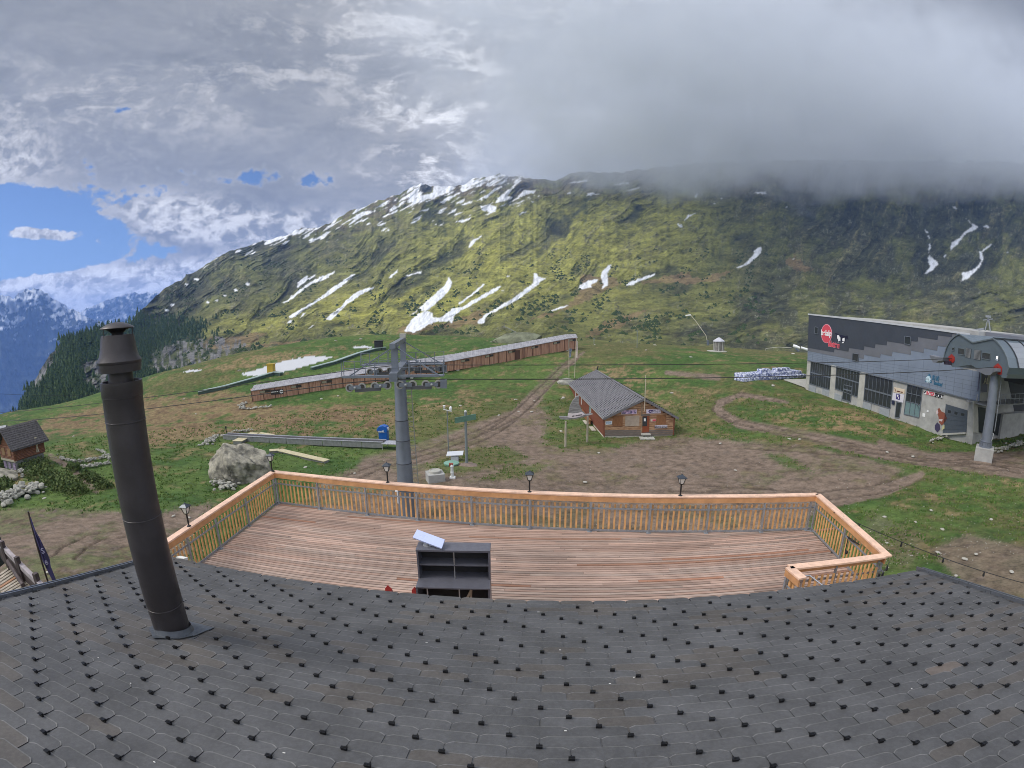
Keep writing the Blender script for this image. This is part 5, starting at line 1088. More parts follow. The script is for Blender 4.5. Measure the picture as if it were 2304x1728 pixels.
for side, P_s, sgn_ in ((0, Pn, -1), (1, Pf, 1)):
    rz0 = -3.84; tl = -.045
    base = P_s+CRd*sgn_*.0
    def LP(s_, w_=0, z_=0): return P_s+RD*s_+CRd*w_+(0, 0, rz0+z_+(tl*-s_ if s_ < 0 else tl*.1*s_)*(1 if s_ < 0 else 0)-(abs(s_)*.0))
    xs_ = [-2.55, -1.83, -1.10, -.38, .32, 1.03, 1.75, 2.45]
    for k, s_ in enumerate(xs_):
        c_ = P_s+RD*(s_+.03)+(0, 0, rz0+min(0, s_)*.055); A_ = np.array([RD, ZU, CRd])
        m = MB(); m.cur = 0; m.lathe([(.225, -.05), (.235, -.045), (.235, .045), (.225, .05)], c_, 28, A_); m.lathe([(.225, -.05), (.16, -.05), (.155, -.03)], c_, 28, A_); m.lathe([(.225, .05), (.16, .05), (.155, .03)], c_, 28, A_); m.cur = 1; m.lathe([(.16, -.028), (.06, -.022), (.055, -.07), (.0, -.07)], c_, 28, A_); m.lathe([(.16, .028), (.06, .022), (.0, .022)], c_, 28, A_)
        wp(m.build('rope_wheel', [rub, whl], smooth=True))
    for s0, s1 in ((-2.55, -1.83), (-1.10, -.38), (.32, 1.03), (1.75, 2.45)):
        m = MB(); z0_, z1_ = rz0+min(0, s0)*.055, rz0+min(0, s1)*.055; m.bar(P_s+RD*s0+CRd*-.1+(0, 0, z0_), P_s+RD*s1+CRd*-.1+(0, 0, z1_), .03, .2); m.bar(P_s+RD*s0+CRd*.1+(0, 0, z0_), P_s+RD*s1+CRd*.1+(0, 0, z1_), .03, .2); wp(m.build('wheel_link', greyst))
        m = MB(); cc = P_s+RD*(s0+s1)/2+CRd*-.14+(0, 0, (z0_+z1_)/2); m.lathe([(0, -.06), (.06, -.05), (.075, 0), (.06, .05)], cc, 12, np.array([RD, ZU, CRd])); wp(m.build('bearing_cap', alu, smooth=True))
    for s0, s1 in ((-2.2, -.74), (.68, 2.1)): m = MB(); m.bar(P_s+RD*s0+(0, 0, rz0-.16+min(0, s0)*.055), P_s+RD*s1+(0, 0, rz0-.16+min(0, s1)*.055), .16, .2); wp(m.build('main_beam', mat('beam_dark', (.10, .10, .11), .5, .3)))
    m = MB(); m.bar(P_s+RD*-2.9+CRd*sgn_*-.0+(0, 0, rz0+.30+.16), P_s+RD*2.5+(0, 0, rz0+.46), .05, .12); m.bar(P_s+RD*-3.0+CRd*.55*-sgn_+(0, 0, rz0+.42), P_s+RD*2.8+CRd*.55*-sgn_+(0, 0, rz0+.42), .62, .06); wp(m.build('walkway', greyst))
    m = MB()
    for k in range(10):
        s_ = -3.0+k*.64
        if abs(s_) < .5: continue
        m.bar(P_s+RD*s_+CRd*.85*-sgn_+(0, 0, rz0+.42), P_s+RD*s_+CRd*.85*-sgn_+(0, 0, rz0+1.25), .035, .035)
        if k % 3 == 0: m.bar(P_s+RD*s_+CRd*.25*-sgn_+(0, 0, rz0+.42), P_s+RD*s_+CRd*.25*-sgn_+(0, 0, rz0+1.25), .035, .035)
    for z_ in (.85, 1.25): m.bar(P_s+RD*-3.0+CRd*.85*-sgn_+(0, 0, rz0+z_), P_s+RD*2.8+CRd*.85*-sgn_+(0, 0, rz0+z_), .03, .03)
    wp(m.build('walkway_railing', greyst))
    m = MB(); q = pn_ if side == 0 else pf_
    for e_ in (-2.6, 2.5): m.bar(q+(0, 0, -1.8), P_s+RD*e_+CRd*.3*-sgn_+(0, 0, rz0+.45), .07, .07)
    wp(m.build('brace', greyst))
    m = MB(); m.box(P_s+RD*2.75+(0, 0, rz0+.02), (.35, .3, .45), (RD, CRd, ZU)); m.tube([P_s+RD*2.9+CRd*-.2+(0, 0, rz0-.1), P_s+RD*2.9+CRd*-.2+(0, 0, rz0+.3)], .035, 6); wp(m.build('rope_catcher', greyst))
m = MB(); lx, ly = Tm[0]+.75, Tm[1]-.1
for s_ in (-.2, .2): m.bar((lx+s_, ly, -13.4), (lx+s_-.25, ly, -4), .045, .045)
for k in range(30): z_ = -13.2+k*.31; o_ = -.25*(z_+13.4)/9.4; m.bar((lx-.2+o_, ly, z_), (lx+.2+o_, ly, z_), .025, .025)
for z_ in (-11.5, -8.5, -5.5): m.bar((lx-.2, ly, z_), (Tm[0], Tm[1], z_), .05, .05)
wp(m.build('ladder', mat('ladder_grey', (.25, .25, .23), .6)))
ropem = mat('haul_rope', (.035, .035, .03), .6, .3)
for k, (P_s, ze, endp, lend) in enumerate(((Pn, -3.0, SP+np.array([0, 0, 0.02]), atd(-40, 948, 78)), (Pf, -3.0, np.array([42.9, 35.9, -3.0]), atd(-40, 930, 86)))):
    r1_ = P_s+(0, 0, -3.555); m = MB(); m.tube(catenary(lend, r1_+RD*-2.9+(0, 0, -.16), .5, 30)+[r1_+RD*-2.1+(0, 0, -.10), r1_+RD*-1+(0, 0, -.03)]+[r1_]+[r1_+RD*2.2]+catenary(r1_+RD*2.3, endp, .35, 30)[1:], .026, 8)
    tag(m.build('haul_rope', ropem), ['thick dark haul rope over the near wheels of the lift tower', 'thick dark haul rope over the far wheels of the lift tower'][k], 'rope', 'haul ropes of the chairlift')
m = MB(); m.tube(catenary(atd(-40, 884, 150), atd(800, 835, 150), 3, 24), .035, 6); tag(m.build('far_cable', ropem), 'thin cable crossing the left meadow behind the chimney', 'cable')
# ---------------- timber ski hut ----------------
K_ = lambda x, y: (1260+.12658*x, 820+.12658*y)
wallw = mat('hut_log', (.36, .17, .08), .7, var=.35, vscale=5, stretch=(.35, .35, 3.0), col2=(.42, .26, .15)); wallg = mat('hut_log_grey', (.17, .14, .12), .8, var=.3, vscale=5, stretch=(.3, .3, 4))
redw = mat('hut_red', (.19, .06, .03), .7, var=.2, vscale=5, stretch=(4, 4, .4)); slate2 = mat('hut_slate', (.17, .165, .175), .7, var=.42, vscale=5)
zf = -14.30
HL, HR = onz(*K_(775, 1290), zf), onz(*K_(2010, 1265), zf+.1); HR[2] = zf
hd = HR-HL; HW = np.linalg.norm(hd); hd /= HW; hn = np.array([hd[1], -hd[0], 0]); hn = hn if hn[1] < 0 else -hn
def HC(p, off=0.0): return onplane(p[0], p[1], HL, hn)+hn*off
hut = thing('timber_hut', 'red-brown timber hut with a grey slate gable roof and a brown door', 'hut', tuple((HL+HR)/2)); hi = local(hut)
def hp(o): return adopt(o, hut, hi)
eL, rT, eR = HC(K_(765, 945), .5), HC(K_(1480, 600), .5), HC(K_(2095, 890), .5)
eR[2] = eL[2]; bL = onz(*K_(150, 335), eL[2]); dep = bL-eL; LH = np.linalg.norm(dep); print('hut', HW, LH, eL, rT)
wt = lambda p, z: np.array([p[0], p[1], z])
wl, wr = wt(HL, HC(K_(770, 950))[2]+.1), wt(HR, HC(K_(2040, 905))[2]); pk = HC(K_(1480, 625)); wdep = dep/LH*(LH-.6)
m = MB(); m.prism([wt(HL, zf+.15), wt(HR, zf+.15), wr, pk, wl], wdep); hp(m.build('wall', mat('log_gap', (.09, .035, .02), .8)))
m = MB(); m.prism([wt(HL, zf-.6)+hn*.02, wt(HR, zf-.6)+hn*.02, wt(HR, zf+.15)+hn*.02, wt(HL, zf+.15)+hn*.02], wdep); hp(m.build('plinth', mat('plinth_white', (.55, .52, .45), .8, var=.15)))
m = MB()
for k in range(17):
    z_ = zf+.28+k*.27; f_ = 0 if z_ < min(wl[2], wr[2])-.12 else (z_+.12-min(wl[2], wr[2]))/(pk[2]-min(wl[2], wr[2]))
    if f_ < .95: m.bar(wt(HL+(pk-HL)*np.array([1, 1, 0])*f_, z_)+hn*.03, wt(HR+(pk-HR)*np.array([1, 1, 0])*f_, z_)+hn*.03, .05, .235)
m2 = hp(m.build('log_course', [wallw])); 
m = MB()
for k in range(3): z_ = zf+.24+k*.25; m.bar(wt(HL, z_)+hn*.062, wt(HR, z_)+hn*.062, .02, .22)
hp(m.build('weathered_board', wallg))
sidn = -hd
m = MB()
for k in range(7): z_ = zf+.28+k*.27; m.bar(wt(HL, z_)+sidn*.03, wt(HL, z_)+wdep+sidn*.03, .05, .22)
hp(m.build('side_logs', redw))
nrl = np.cross(dep, rT-eL); nrl /= np.linalg.norm(nrl); nrl *= np.sign(nrl[2]); nrr = np.cross(dep, eR-rT); nrr /= np.linalg.norm(nrr); nrr *= np.sign(nrr[2])
dd = dep/LH
def roofside(nm, E_, T_, nr_):
    m = MB(); m.prism([E_, T_, T_+dep, E_+dep], -nr_*.16); o = hp(m.build(nm, mat('barge', (.17, .14, .12), .8))); oi = local(o)
    sl = T_-E_; L_ = np.linalg.norm(sl); sl = sl/L_; n_ = int(L_/.22); mm = MB()
    for r_ in range(n_):
        a = E_+sl*(r_*L_/n_)+nr_*.01
        off_ = (r_ % 2)*.2; x = off_-.2
        while x < LH:
            x0_, x1_ = max(0, x)+.008, min(x+.392, LH)-.008
            if x1_-x0_ > .05:
                p = a+dd*x0_; q = a+dd*x1_; up_ = sl*(L_/n_)*1.25; mm.add([p+nr_*.035, q+nr_*.035, q+up_+nr_*.01, p+up_+nr_*.01, p, q], [(0, 1, 2, 3), (4, 5, 1, 0)])
            x += .4
    mm.cur = 1
    for r_ in range(1, n_, 1):
        for q in range(int(LH/.4)):
            if (q*2+(r_ % 2)-r_) % 4 == 0: mm.box(E_+sl*(r_*L_/n_)+nr_*.06+dd*(q*.4+(r_ % 2)*.2), (.11, .08, .07), (dd, sl, nr_))
    adopt(mm.build('slates', [slate2, hookm], fix=False), o, oi)
    return o
roofside('roof', eL, rT, nrl); roofside('roof', eR, rT, nrr)
m = MB(); m.bar(rT+(0, 0, .06), rT+dep+(0, 0, .06), .3, .06); hp(m.build('ridge_cap', slate2))
m = MB(); m.bar(eL+hn*.02+(0, 0, -.06), rT+hn*.02+(0, 0, -.06), .05, .26, nrl); m.bar(rT+hn*.02+(0, 0, -.06), eR+hn*.02+(0, 0, -.06), .05, .26, nrr); hp(m.build('barge_board', mat('barge_grey', (.15, .145, .15), .7)))
m = MB(); m.tube([eL+sidn*.06+(0, 0, -.06), eL+dep+sidn*.06+(0, 0, -.06)], .07, 8); hp(m.build('gutter', alu, smooth=True))
def hpoly(nm, pts, off, th, mt, par=None):
    m = MB(); m.prism([HC(K_(*p), off) for p in pts], -hn*th); o = m.build(nm, mt)
    return hp(o) if par is None else adopt(o, par, local(par))
shut = mat('shutter_wood', (.26, .115, .045), .7, var=.25, vscale=6, stretch=(5, 5, .4))
sh_ = hpoly('shutter', [(940, 915), (1112, 912), (1108, 1098), (932, 1100)], .10, .06, shut); hpoly('shutter', [(1715, 895), (1885, 888), (1878, 1060), (1708, 1070)], .10, .06, shut)
hpoly('shutter_frame', [(1120, 905), (1440, 895), (1440, 1100), (1115, 1105)], .08, .04, wallw); hpoly('closed_hatch', [(1160, 910), (1410, 905), (1405, 1090), (1152, 1095)], .12, .05, mat('hatch_beige', (.40, .32, .25), .7, var=.1, vscale=3))
dr = hpoly('door', [(1455, 915), (1588, 908), (1580, 1200), (1450, 1208)], .10, .06, mat('door_brown', (.24, .06, .02), .5)); hpoly('door_glass', [(1462, 922), (1545, 920), (1542, 1090), (1460, 1095)], .12, .02, glass_m, dr); hpoly('door_notice', [(1488, 955), (1520, 955), (1520, 1005), (1488, 1005)], .135, .01, white, dr)
hpoly('lintel', [(1440, 885), (1600, 880), (1600, 905), (1440, 912)], .12, .06, wallg)
hpoly('centre_post', [(1437, 680), (1472, 660), (1455, 1250), (1432, 1250)], .11, .08, mat('post_brown', (.30, .20, .12), .7, var=.2))
hpoly('corner_post', [(768, 950), (790, 945), (795, 1280), (772, 1290)], .09, .08, redw); hpoly('corner_post', [(2022, 905), (2046, 900), (2020, 1255), (1998, 1258)], .09, .08, redw)
pos = mat('poster_blue', (.10, .11, .30), .5, var=.5, vscale=4, col2=(.5, .35, .5)); sgw = mat('sign_frame_pink', (.66, .55, .60), .5)
for k, (c4, mt) in enumerate((([(1085, 805), (1365, 798), (1362, 878), (1085, 885)], pos), ([(1525, 795), (1795, 785), (1792, 865), (1525, 870)], mat('poster_grey', (.35, .30, .42), .5, var=.5, vscale=5, col2=(.6, .55, .65))))):
    o = hpoly('banner', c4, .12, .03, sgw); cx_ = sum(p[0] for p in c4)/4; cy_ = sum(p[1] for p in c4)/4
    hpoly('picture', [(cx_+(p[0]-cx_)*.92, cy_+(p[1]-cy_)*.75) for p in c4], .135, .012, mt, o)
    if k: adopt(text('figures', 'C8', HC(K_(1610, 832), .15), hd, ZU, .42, mat('fig_dark', (.06, .03, .14), .5), None, .01, bold=.03), o, local(o))
mp = hpoly('piste_map', [(805, 1008), (922, 1000), (922, 1060), (808, 1068)], .12, .03, white); hpoly('map_image', [(812, 1015), (912, 1008), (910, 1050), (815, 1058)], .13, .01, mat('map_blue', (.42, .5, .6), .5, var=.4, vscale=9), mp)
o = hpoly('small_sign', [(1605, 970), (1705, 965), (1705, 1008), (1608, 1012)], .12, .03, mat('sign_cream', (.62, .5, .42), .5)); hpoly('red_panel', [(1640, 975), (1700, 972), (1700, 1003), (1640, 1006)], .13, .01, red_s, o)
o = hpoly('long_sign', [(1680, 1078), (1902, 1070), (1900, 1122), (1678, 1130)], .18, .04, mat('sign_lilac', (.70, .66, .74), .5)); strokes(HC(K_(1785, 1100), .20), hd, 1.5, .09, black, o, 2, 3)
m = MB(); m.box(HC(K_(1515, 1225), .35)+(0, 0, -.02), (1.1, .5, .14), (hd, hn, ZU)); m.box(HC(K_(1520, 1262), .85)+(0, 0, -.1), (1.7, 1.1, .12), (hd, hn, ZU)); hp(m.build('door_step', conc2))
m = MB(); a = HC(K_(1482, 720), .75); m.tube([a+(0, 0, -.6), a+(0, 0, 3.55)], .045, 8); hp(m.build('mast', mat('mast_wood', (.48, .42, .32), .6)))
m = MB(); a = wt(HL, zf+1.9)+wdep*.30+sidn*.08; m.box(a-(0, 0, .2), (1.2, .06, 1.3), (dd, sidn, ZU)); o = hp(m.build('side_window', white)); oi = local(o); m = MB(); m.box(a-(0, 0, .2)+sidn*.03, (1.0, .03, 1.1), (dd, sidn, ZU)); adopt(m.build('pane', glass2), o, oi)
for f_, h_ in ((.55, 1.0), (.75, 1.1)): m = MB(); m.box(wt(HL, zf+1.5)+wdep*f_+sidn*.08, (.25, .04, h_), (dd, sidn, ZU)); hp(m.build('white_board', white))
m = MB(); a = wt(HL, zf)+wdep*.22+sidn*.45; m.bar(a+(0, 0, .6), a+wdep*.25+(0, 0, .65), .35, .12); m.bar(a+(0, 0, .3), a+wdep*.25+(0, 0, .3), .1, .4); tag(m.build('log_pile', shut), 'brown timber lengths stacked against the side wall of the red-brown hut', 'timber')
for k, (px, py) in enumerate(((1333, 968), (1318, 953))):
    p = hit(px, py, .08); m = MB(); m.bar(p-dd*1.1, p+dd*1.1, .5, .09); m.box(p+(0, 0, -.1), (.3, .3, .2)); tag(m.build('plank', mat('plank_pale', (.48, .44, .36), .7, var=.15)), ['pale plank in the grass beside the hut, nearer to us', 'pale plank in the grass beside the hut, the rear one'][k], 'plank', 'pale planks along the hut')
p = onz(*K_(660, 60), rT[2]+.2); m = MB(); m.tube([rT+dep*.97+(0, 0, 0), rT+dep*.97+(.2, 0, .75)], .1, 6); hp(m.build('vent_pipe', black))
# ---------------- hat-shaped gate ----------------
KK = lambda x, y: (1255+.05425*x, 870+.05425*y)
ga, gb = hit(1272, 1006), hit(1321, 995); gd_ = gb-ga; gd_[2] = 0; gd_ /= np.linalg.norm(gd_); gmid = (ga+gb)/2; gnn = -np.array([gmid[0], gmid[1], 0])/math.hypot(gmid[0], gmid[1])
def GC(p, off=0.): return onplane(*KK(*p), gmid, gnn)+gnn*off
gate = thing('hat_gate', 'big grey hat shape with a white band standing on two wooden posts beside the hut', 'gate', tuple((ga+gb)/2)); gti = local(gate)
pw = mat('post_pale', (.36, .32, .25), .7, var=.25, vscale=4, stretch=(3, 3, .5)); shg = mat('shingle_grey', (.21, .205, .20), .8, var=.35, vscale=3.5, stretch=(.6, .6, 4), bump=.6, bscale=6)
zt1 = GC((330, 1330))[2]
for g in (ga, gb): m = MB(); m.tube([g-(0, 0, .4), wt(g, zt1)], [.13, .10], 12); adopt(m.build('post', pw, smooth=True), gate, gti)
m = MB(); m.prism([GC(p, .33) for p in ((60, 1240), (410, 1240), (700, 1272), (1130, 1150), (1440, 1120), (1250, 1190), (700, 1320), (300, 1345), (120, 1320))], -gnn*.66); adopt(m.build('brim', shg), gate, gti)
m = MB(); H0 = [(410, 1240), (440, 1070), (500, 800), (600, 600), (770, 400), (890, 370), (880, 560), (885, 740), (1000, 1000), (1130, 1130), (1000, 1220), (700, 1290)]
m.prism([GC(p, .30) for p in H0], -gnn*.6); adopt(m.build('crown', shg), gate, gti)
m = MB(); m.prism([GC(p, .37) for p in ((408, 1240), (430, 1070), (600, 1085), (800, 1075), (1000, 1018), (1125, 1130), (900, 1225), (700, 1265), (550, 1265))], -gnn*.05); bnd = m.build('hat_band', mat('band_white', (.62, .56, .57), .6)); adopt(bnd, gate, gti)
strokes(GC((800, 1165), .38), GC((1040, 1110))-GC((570, 1185)), .9*float(np.linalg.norm(GC((1040, 1110))-GC((570, 1185)))), .14, mat('dark_letters', (.06, .05, .05), .6), bnd, 1, 5)

# ---------------- long covered conveyor gallery ----------------
SL, SR = hit(*R2(625, 752)), hit(*R3(1462, 322)); ks = SR-SL; ks[2] = 0; LS = np.linalg.norm(ks); ks /= LS; kn_ = np.array([ks[1], -ks[0], 0]); kn_ = kn_ if kn_[1] < 0 else -kn_
def SC_(p, off=0.): return onplane(p[0], p[1], SL, kn_)+kn_*off
gal = thing('covered_gallery', 'very long low brown wooden conveyor gallery climbing the meadow under a pale roof', 'gallery', tuple(SL)); gai = local(gal)
def gp(o): return adopt(o, gal, gai)
brn = mat('gallery_plank', (.36, .17, .10), .75, var=.3, vscale=1.2, stretch=(6, 6, .3), col2=(.38, .22, .15)); brd = mat('gallery_dark', (.10, .045, .03), .8)
bots = [R2(622, 752), R3(446, 492), R3(1030, 395), R3(1398, 322), R3(1466, 314)]; tops = [R2(606, 664), R3(446, 410), R3(1030, 300), R3(1396, 228), R3(1470, 222)]
rtop = [R2(632, 618), R3(446, 358), R3(1030, 258), R3(1372, 196), R3(1458, 192)]
for k in range(4):
    m = MB(); m.prism([SC_(bots[k]), SC_(bots[k+1]), SC_(tops[k+1])+(0, 0, .1), SC_(tops[k])+(0, 0, .1)], -kn_*2.3); mw_ = m
    r0_, r1_ = onplane(*rtop[k], SL-kn_*1.7, kn_), onplane(*rtop[k+1], SL-kn_*1.7, kn_); m = MB(); m.prism([SC_(tops[k], .22), SC_(tops[k+1], .22), r1_, r0_], (0, 0, .08)); gp(m.build('roof', mat('gallery_roof', (.34, .33, .35), .5, .25, var=.22, vscale=1.2)))
    m = MB(); m.prism([r0_, r1_, r1_-kn_*1.4+(0, 0, -.6), r0_-kn_*1.4+(0, 0, -.6)], (0, 0, .08)); gp(m.build('rear_roof', mat('gallery_roof', (.34, .33, .35), .5, .25)))
    Ls_ = np.linalg.norm(r1_-r0_); m = MB()
    for q in range(int(Ls_/.85)): t_ = (q+.5)/int(Ls_/.85); e_, f_ = SC_(tops[k], .22)*(1-t_)+SC_(tops[k+1], .22)*t_, r0_*(1-t_)+r1_*t_; m.bar(e_+(0, 0, .11), f_+(0, 0, .11), .07, .06)
    gp(m.build('roof_seams', mat('seam_light', (.45, .44, .46), .5, .2)))
    m = mw_; m.cur = 1
    for q in range(int(Ls_/2.05)+1):
        t_ = min(1, q*2.05/Ls_); m.bar(SC_(bots[k], .03)*(1-t_)+SC_(bots[k+1], .03)*t_, SC_(tops[k], .03)*(1-t_)+SC_(tops[k+1], .03)*t_, .12, .06, kn_)
    gp(m.build('wall', [brn, brd]))
    for q in range(max(1, int(Ls_/5.0))):
        t_ = (q+.45)/max(1, int(Ls_/5.0)); a_ = SC_(tops[k], .05)*(1-t_)+SC_(tops[k+1], .05)*t_; slp = (SC_(tops[k+1])-SC_(tops[k])); slp /= np.linalg.norm(slp); m = MB(); m.box(a_+(0, 0, -.42), (1.9, .06, .42), (slp, kn_, ZU)); o = gp(m.build('window', mat('window_dark', (.03, .025, .02), .4))); m = MB(); m.box(a_+(0, 0, -.42)-slp*.45+kn_*.03, (.85, .03, .34), (slp, kn_, ZU)); adopt(m.build('pane', mat('pane_pale', (.28, .25, .18), .4)), o, local(o))
    for q in range(int(Ls_/3.6)+1):
        t_ = min(.98, (q+.3)*3.6/Ls_); b_ = SC_(bots[k], -.3)*(1-t_)+SC_(bots[k+1], -.3)*t_; m = MB(); m.b2((b_[0]-.28, b_[1]-.35, b_[2]-.75), (b_[0]+.28, b_[1]+.35, b_[2]-.02)); gp(m.build('footing', conc2, bevel=.03))
m = MB(); a_ = SC_(R3(975, 405), .06); m.box(a_+(0, 0, 1.0), (1.15, .08, 2.1), (ks, kn_, ZU)); gp(m.build('door', brd)); m = MB(); m.box(a_+(0, 0, -.1), (1.4, .4, .15), (ks, kn_, ZU)); gp(m.build('door_step', conc2))
Q6 = lambda x, y: (560+.045208*x, 860+.045208*y)
m = MB(); m.prism([SC_(Q6(*p), .08) for p in ((1085, 400), (1700, 320), (1720, 575), (1100, 625))], -kn_*.05); sg = gp(m.build('advert_board', mat('advert_dark', (.03, .018, .02), .5))); gi_ = local(sg)
strokes(SC_(Q6(1310, 485), .1), SC_(Q6(1500, 465))-SC_(Q6(1110, 500)), float(np.linalg.norm(SC_(Q6(1500, 465))-SC_(Q6(1110, 500)))), .26, white, sg, 1, 7)
m = MB(); c_ = SC_(Q6(1610, 460), .1); m.lathe([(.14, 0), (.32, 0), (.32, .02), (.14, .02), (.14, 0)], c_, 20, np.array([ks, ZU, kn_])); adopt(m.build('emblem', white), sg, gi_)

# ---------------- conveyor with blue control cabinet ----------------
Qb = lambda x, y: (440+.20796*x, 950+.20796*y)
cvb = [hit(*Qb(x, y)) for x, y in ((300, 190), (2030, 295))]; zc_ = lambda P, px, py: math.tan(math.asin(ray(px, py)[2]))*math.hypot(P[0], P[1])
CL, CRt = cvb[0].copy(), cvb[1].copy(); CL[2] = zc_(CL, *Qb(260, 140)); CRt[2] = zc_(CRt, *Qb(2030, 215)); cdv = CRt-CL; CLn = np.linalg.norm(cdv); cdv /= CLn; cnn = np.array([cdv[1], -cdv[0], 0]); cnn /= np.linalg.norm(cnn); cnn = cnn if cnn[1] < 0 else -cnn
cvr = thing('ski_conveyor', 'long low metal ski conveyor belt behind the boulder, ending by the blue cabinet', 'conveyor', tuple(cvb[1])); cvi = local(cvr)
def cp(o): return adopt(o, cvr, cvi)
alup = mat('conveyor_alu', (.50, .50, .54), .35, .4, var=.1); belt = mat('belt_dark', (.05, .045, .05), .7); grp = mat('conveyor_side', (.23, .235, .23), .6, .2, var=.15)
for o_, w_ in ((.0, .14), (-1.05, .14)): m = MB(); m.bar(CL+cnn*o_, CRt+cnn*o_, w_, .07); cp(m.build('edge_rail', alup))
m = MB(); m.bar(CL+cnn*-.52+(0, 0, -.03), CRt+cnn*-.52+(0, 0, -.03), .9, .03); cp(m.build('belt', belt))
n_p = 9
for k in range(n_p):
    a, b_ = CL+cdv*CLn*k/n_p, CL+cdv*CLn*(k+.97)/n_p; m = MB(); m.bar(a+(0, 0, -.36), b_+(0, 0, -.36), .05, .6); cp(m.build('side_panel', grp))
m = MB(); e_ = CRt+cdv*.9+(0, 0, -.12); m.box(e_-cnn*.4, (1.9, 1.5, .05), (cdv, cnn, ZU)); [m.bar(e_+cdv*a_+cnn*b_, e_+cdv*a_+cnn*b_+(0, 0, -.8), .05, .05) for a_ in (-.85, .85) for b_ in (.3, -1.1)]; cp(m.build('landing_grating', alup))
bx = hit(*R2(1715, 1078)); bcab = thing('control_cabinet', 'bright blue control cabinet with a rounded head beside the conveyor end', 'cabinet', tuple(bx)); bci = local(bcab)
blu = mat('cabinet_blue', (.01, .10, .40), .4, var=.08); hb = zc_(bx, *R2(1690, 945))-bx[2]
m = MB(); m.b2((bx[0]-.55, bx[1]-.45, bx[2]-.1), (bx[0]+.45, bx[1]+.45, bx[2]+hb*.58)); adopt(m.build('body', blu, bevel=.04), bcab, bci)
m = MB(); hz = bx[2]+hb*.58; m.prism([(bx[0]-.55, bx[1]-.5, hz), (bx[0]+.45, bx[1]-.5, hz), (bx[0]+.55, bx[1]-.5, hz+hb*.2), (bx[0]+.35, bx[1]-.5, hz+hb*.36), (bx[0]-.05, bx[1]-.5, hz+hb*.42), (bx[0]-.55, bx[1]-.5, hz+hb*.34), (bx[0]-.78, bx[1]-.5, hz+hb*.14)], (0, 1, 0)); adopt(m.build('head', blu, bevel=.04), bcab, bci)
adopt(text('lettering', 'sunkid', (bx[0]-.12, bx[1]-.52, hz+.12), (1, .1, 0), ZU, .34, white, None, .005, .8, bold=.01), bcab, bci)
m = MB(); m.b2((bx[0]+.47, bx[1]-.3, hz+.2), (bx[0]+.62, bx[1]-.1, hz+.5)); adopt(m.build('signal_lamp', white), bcab, bci)
# timber ramps
ramp = mat('ramp_wood', (.50, .44, .28), .75, var=.15, vscale=3); rampg = mat('ramp_side', (.20, .20, .19), .8)
def strip(name, label, cat, pts, w, mt, th=.12, group=None, lift=.35):
    P = []
    for px, py in pts: h_ = hit(px, py); P.append(h_*(1-lift/30))
    root = thing(name, label, cat, tuple(P[len(P)//2]), 0, group); inv = local(root)
    for a, b_ in zip(P, P[1:]):
        m = MB(); m.bar(a, b_, w, .05); adopt(m.build('deck', mt), root, inv); m = MB(); m.bar(a+(0, 0, -.2), b_+(0, 0, -.2), w*.8, .3); adopt(m.build('support', rampg), root, inv)
    return root
strip('timber_bridge', 'pale timber bridge over the conveyor, just behind the boulder top', 'bridge', [Qb(450, 205), Qb(540, 160), Qb(640, 115)], 1.4, ramp, lift=.9)
strip('timber_ramp', 'thin pale timber ramp leading right from the conveyor bridge', 'ramp', [Qb(690, 118), Qb(840, 143)], .7, ramp, lift=.3)
strip('timber_chute', 'long pale angled timber chute right of the boulder', 'chute', [Qb(800, 312), Qb(905, 305), Qb(1420, 415)], .85, ramp, lift=.6)
# ---------------- boulders and stones ----------------
rockm = mat('gneiss', (.17, .16, .13), .9, var=.55, vscale=1.1, bump=2.5, bscale=3, detail=9, col2=(.26, .24, .19)); rock2 = mat('pale_stone', (.31, .30, .26), .9, var=.3, vscale=2, bump=1, bscale=6)
def rock_mb(m, c, r, seed, sub=3, squash=(1, 1, 1), flat=.25, rough=.28):
    bm = bmesh.new(); bmesh.ops.create_icosphere(bm, subdivisions=sub, radius=1); vs = np.array([v.co[:] for v in bm.verts]); fs = [tuple(v.index for v in f.verts) for f in bm.faces]; bm.free()
    rg = np.random.default_rng(seed); 
    for _ in range(9):      # facets
        n_ = rg.normal(size=3); n_ /= np.linalg.norm(n_); d_ = rg.uniform(.62, .9); t_ = vs@n_; vs = vs-np.outer(np.clip(t_-d_, 0, None), n_)*.9
    q = vs*2.2+seed; nz = fbm(q[:, 0]+q[:, 2]*.7, q[:, 1]-q[:, 2]*.6, 5, seed, .55)-.5
    vs = vs*(1+rough*nz[:, None]); vs = vs*np.array(squash)*r; vs[:, 2] = np.maximum(vs[:, 2], -flat*r); m.add(vs+np.array(c), fs)
def rock(name, label, c, r, seed, sub=5, squash=(1, 1, 1), mt=None, cat='boulder', group=None, rough=.28, flat=.5):
    m = MB(); rock_mb(m, c, r, seed, sub, squash, flat, rough); o = m.build(name, mt or rockm, smooth=True, fix=False); return tag(o, label, cat, group)
bc = hit(*Qb(540, 640)); rB = np.array(bc)
bt = zc_(rB*1.04, *Qb(520, 205)); ht = bt-rB[2]; wB = np.linalg.norm(atd(*Qb(880, 420), math.hypot(*rB[:2]))-atd(*Qb(240, 420), math.hypot(*rB[:2])))
rock('boulder', 'huge grey lichen-spotted boulder standing behind the front left corner of the terrace', (rB*1.03+np.array([0, 0, ht*.38])), wB*.60, 3, 6, (1.02, .85, ht/wB*1.22), flat=.9, rough=.62)
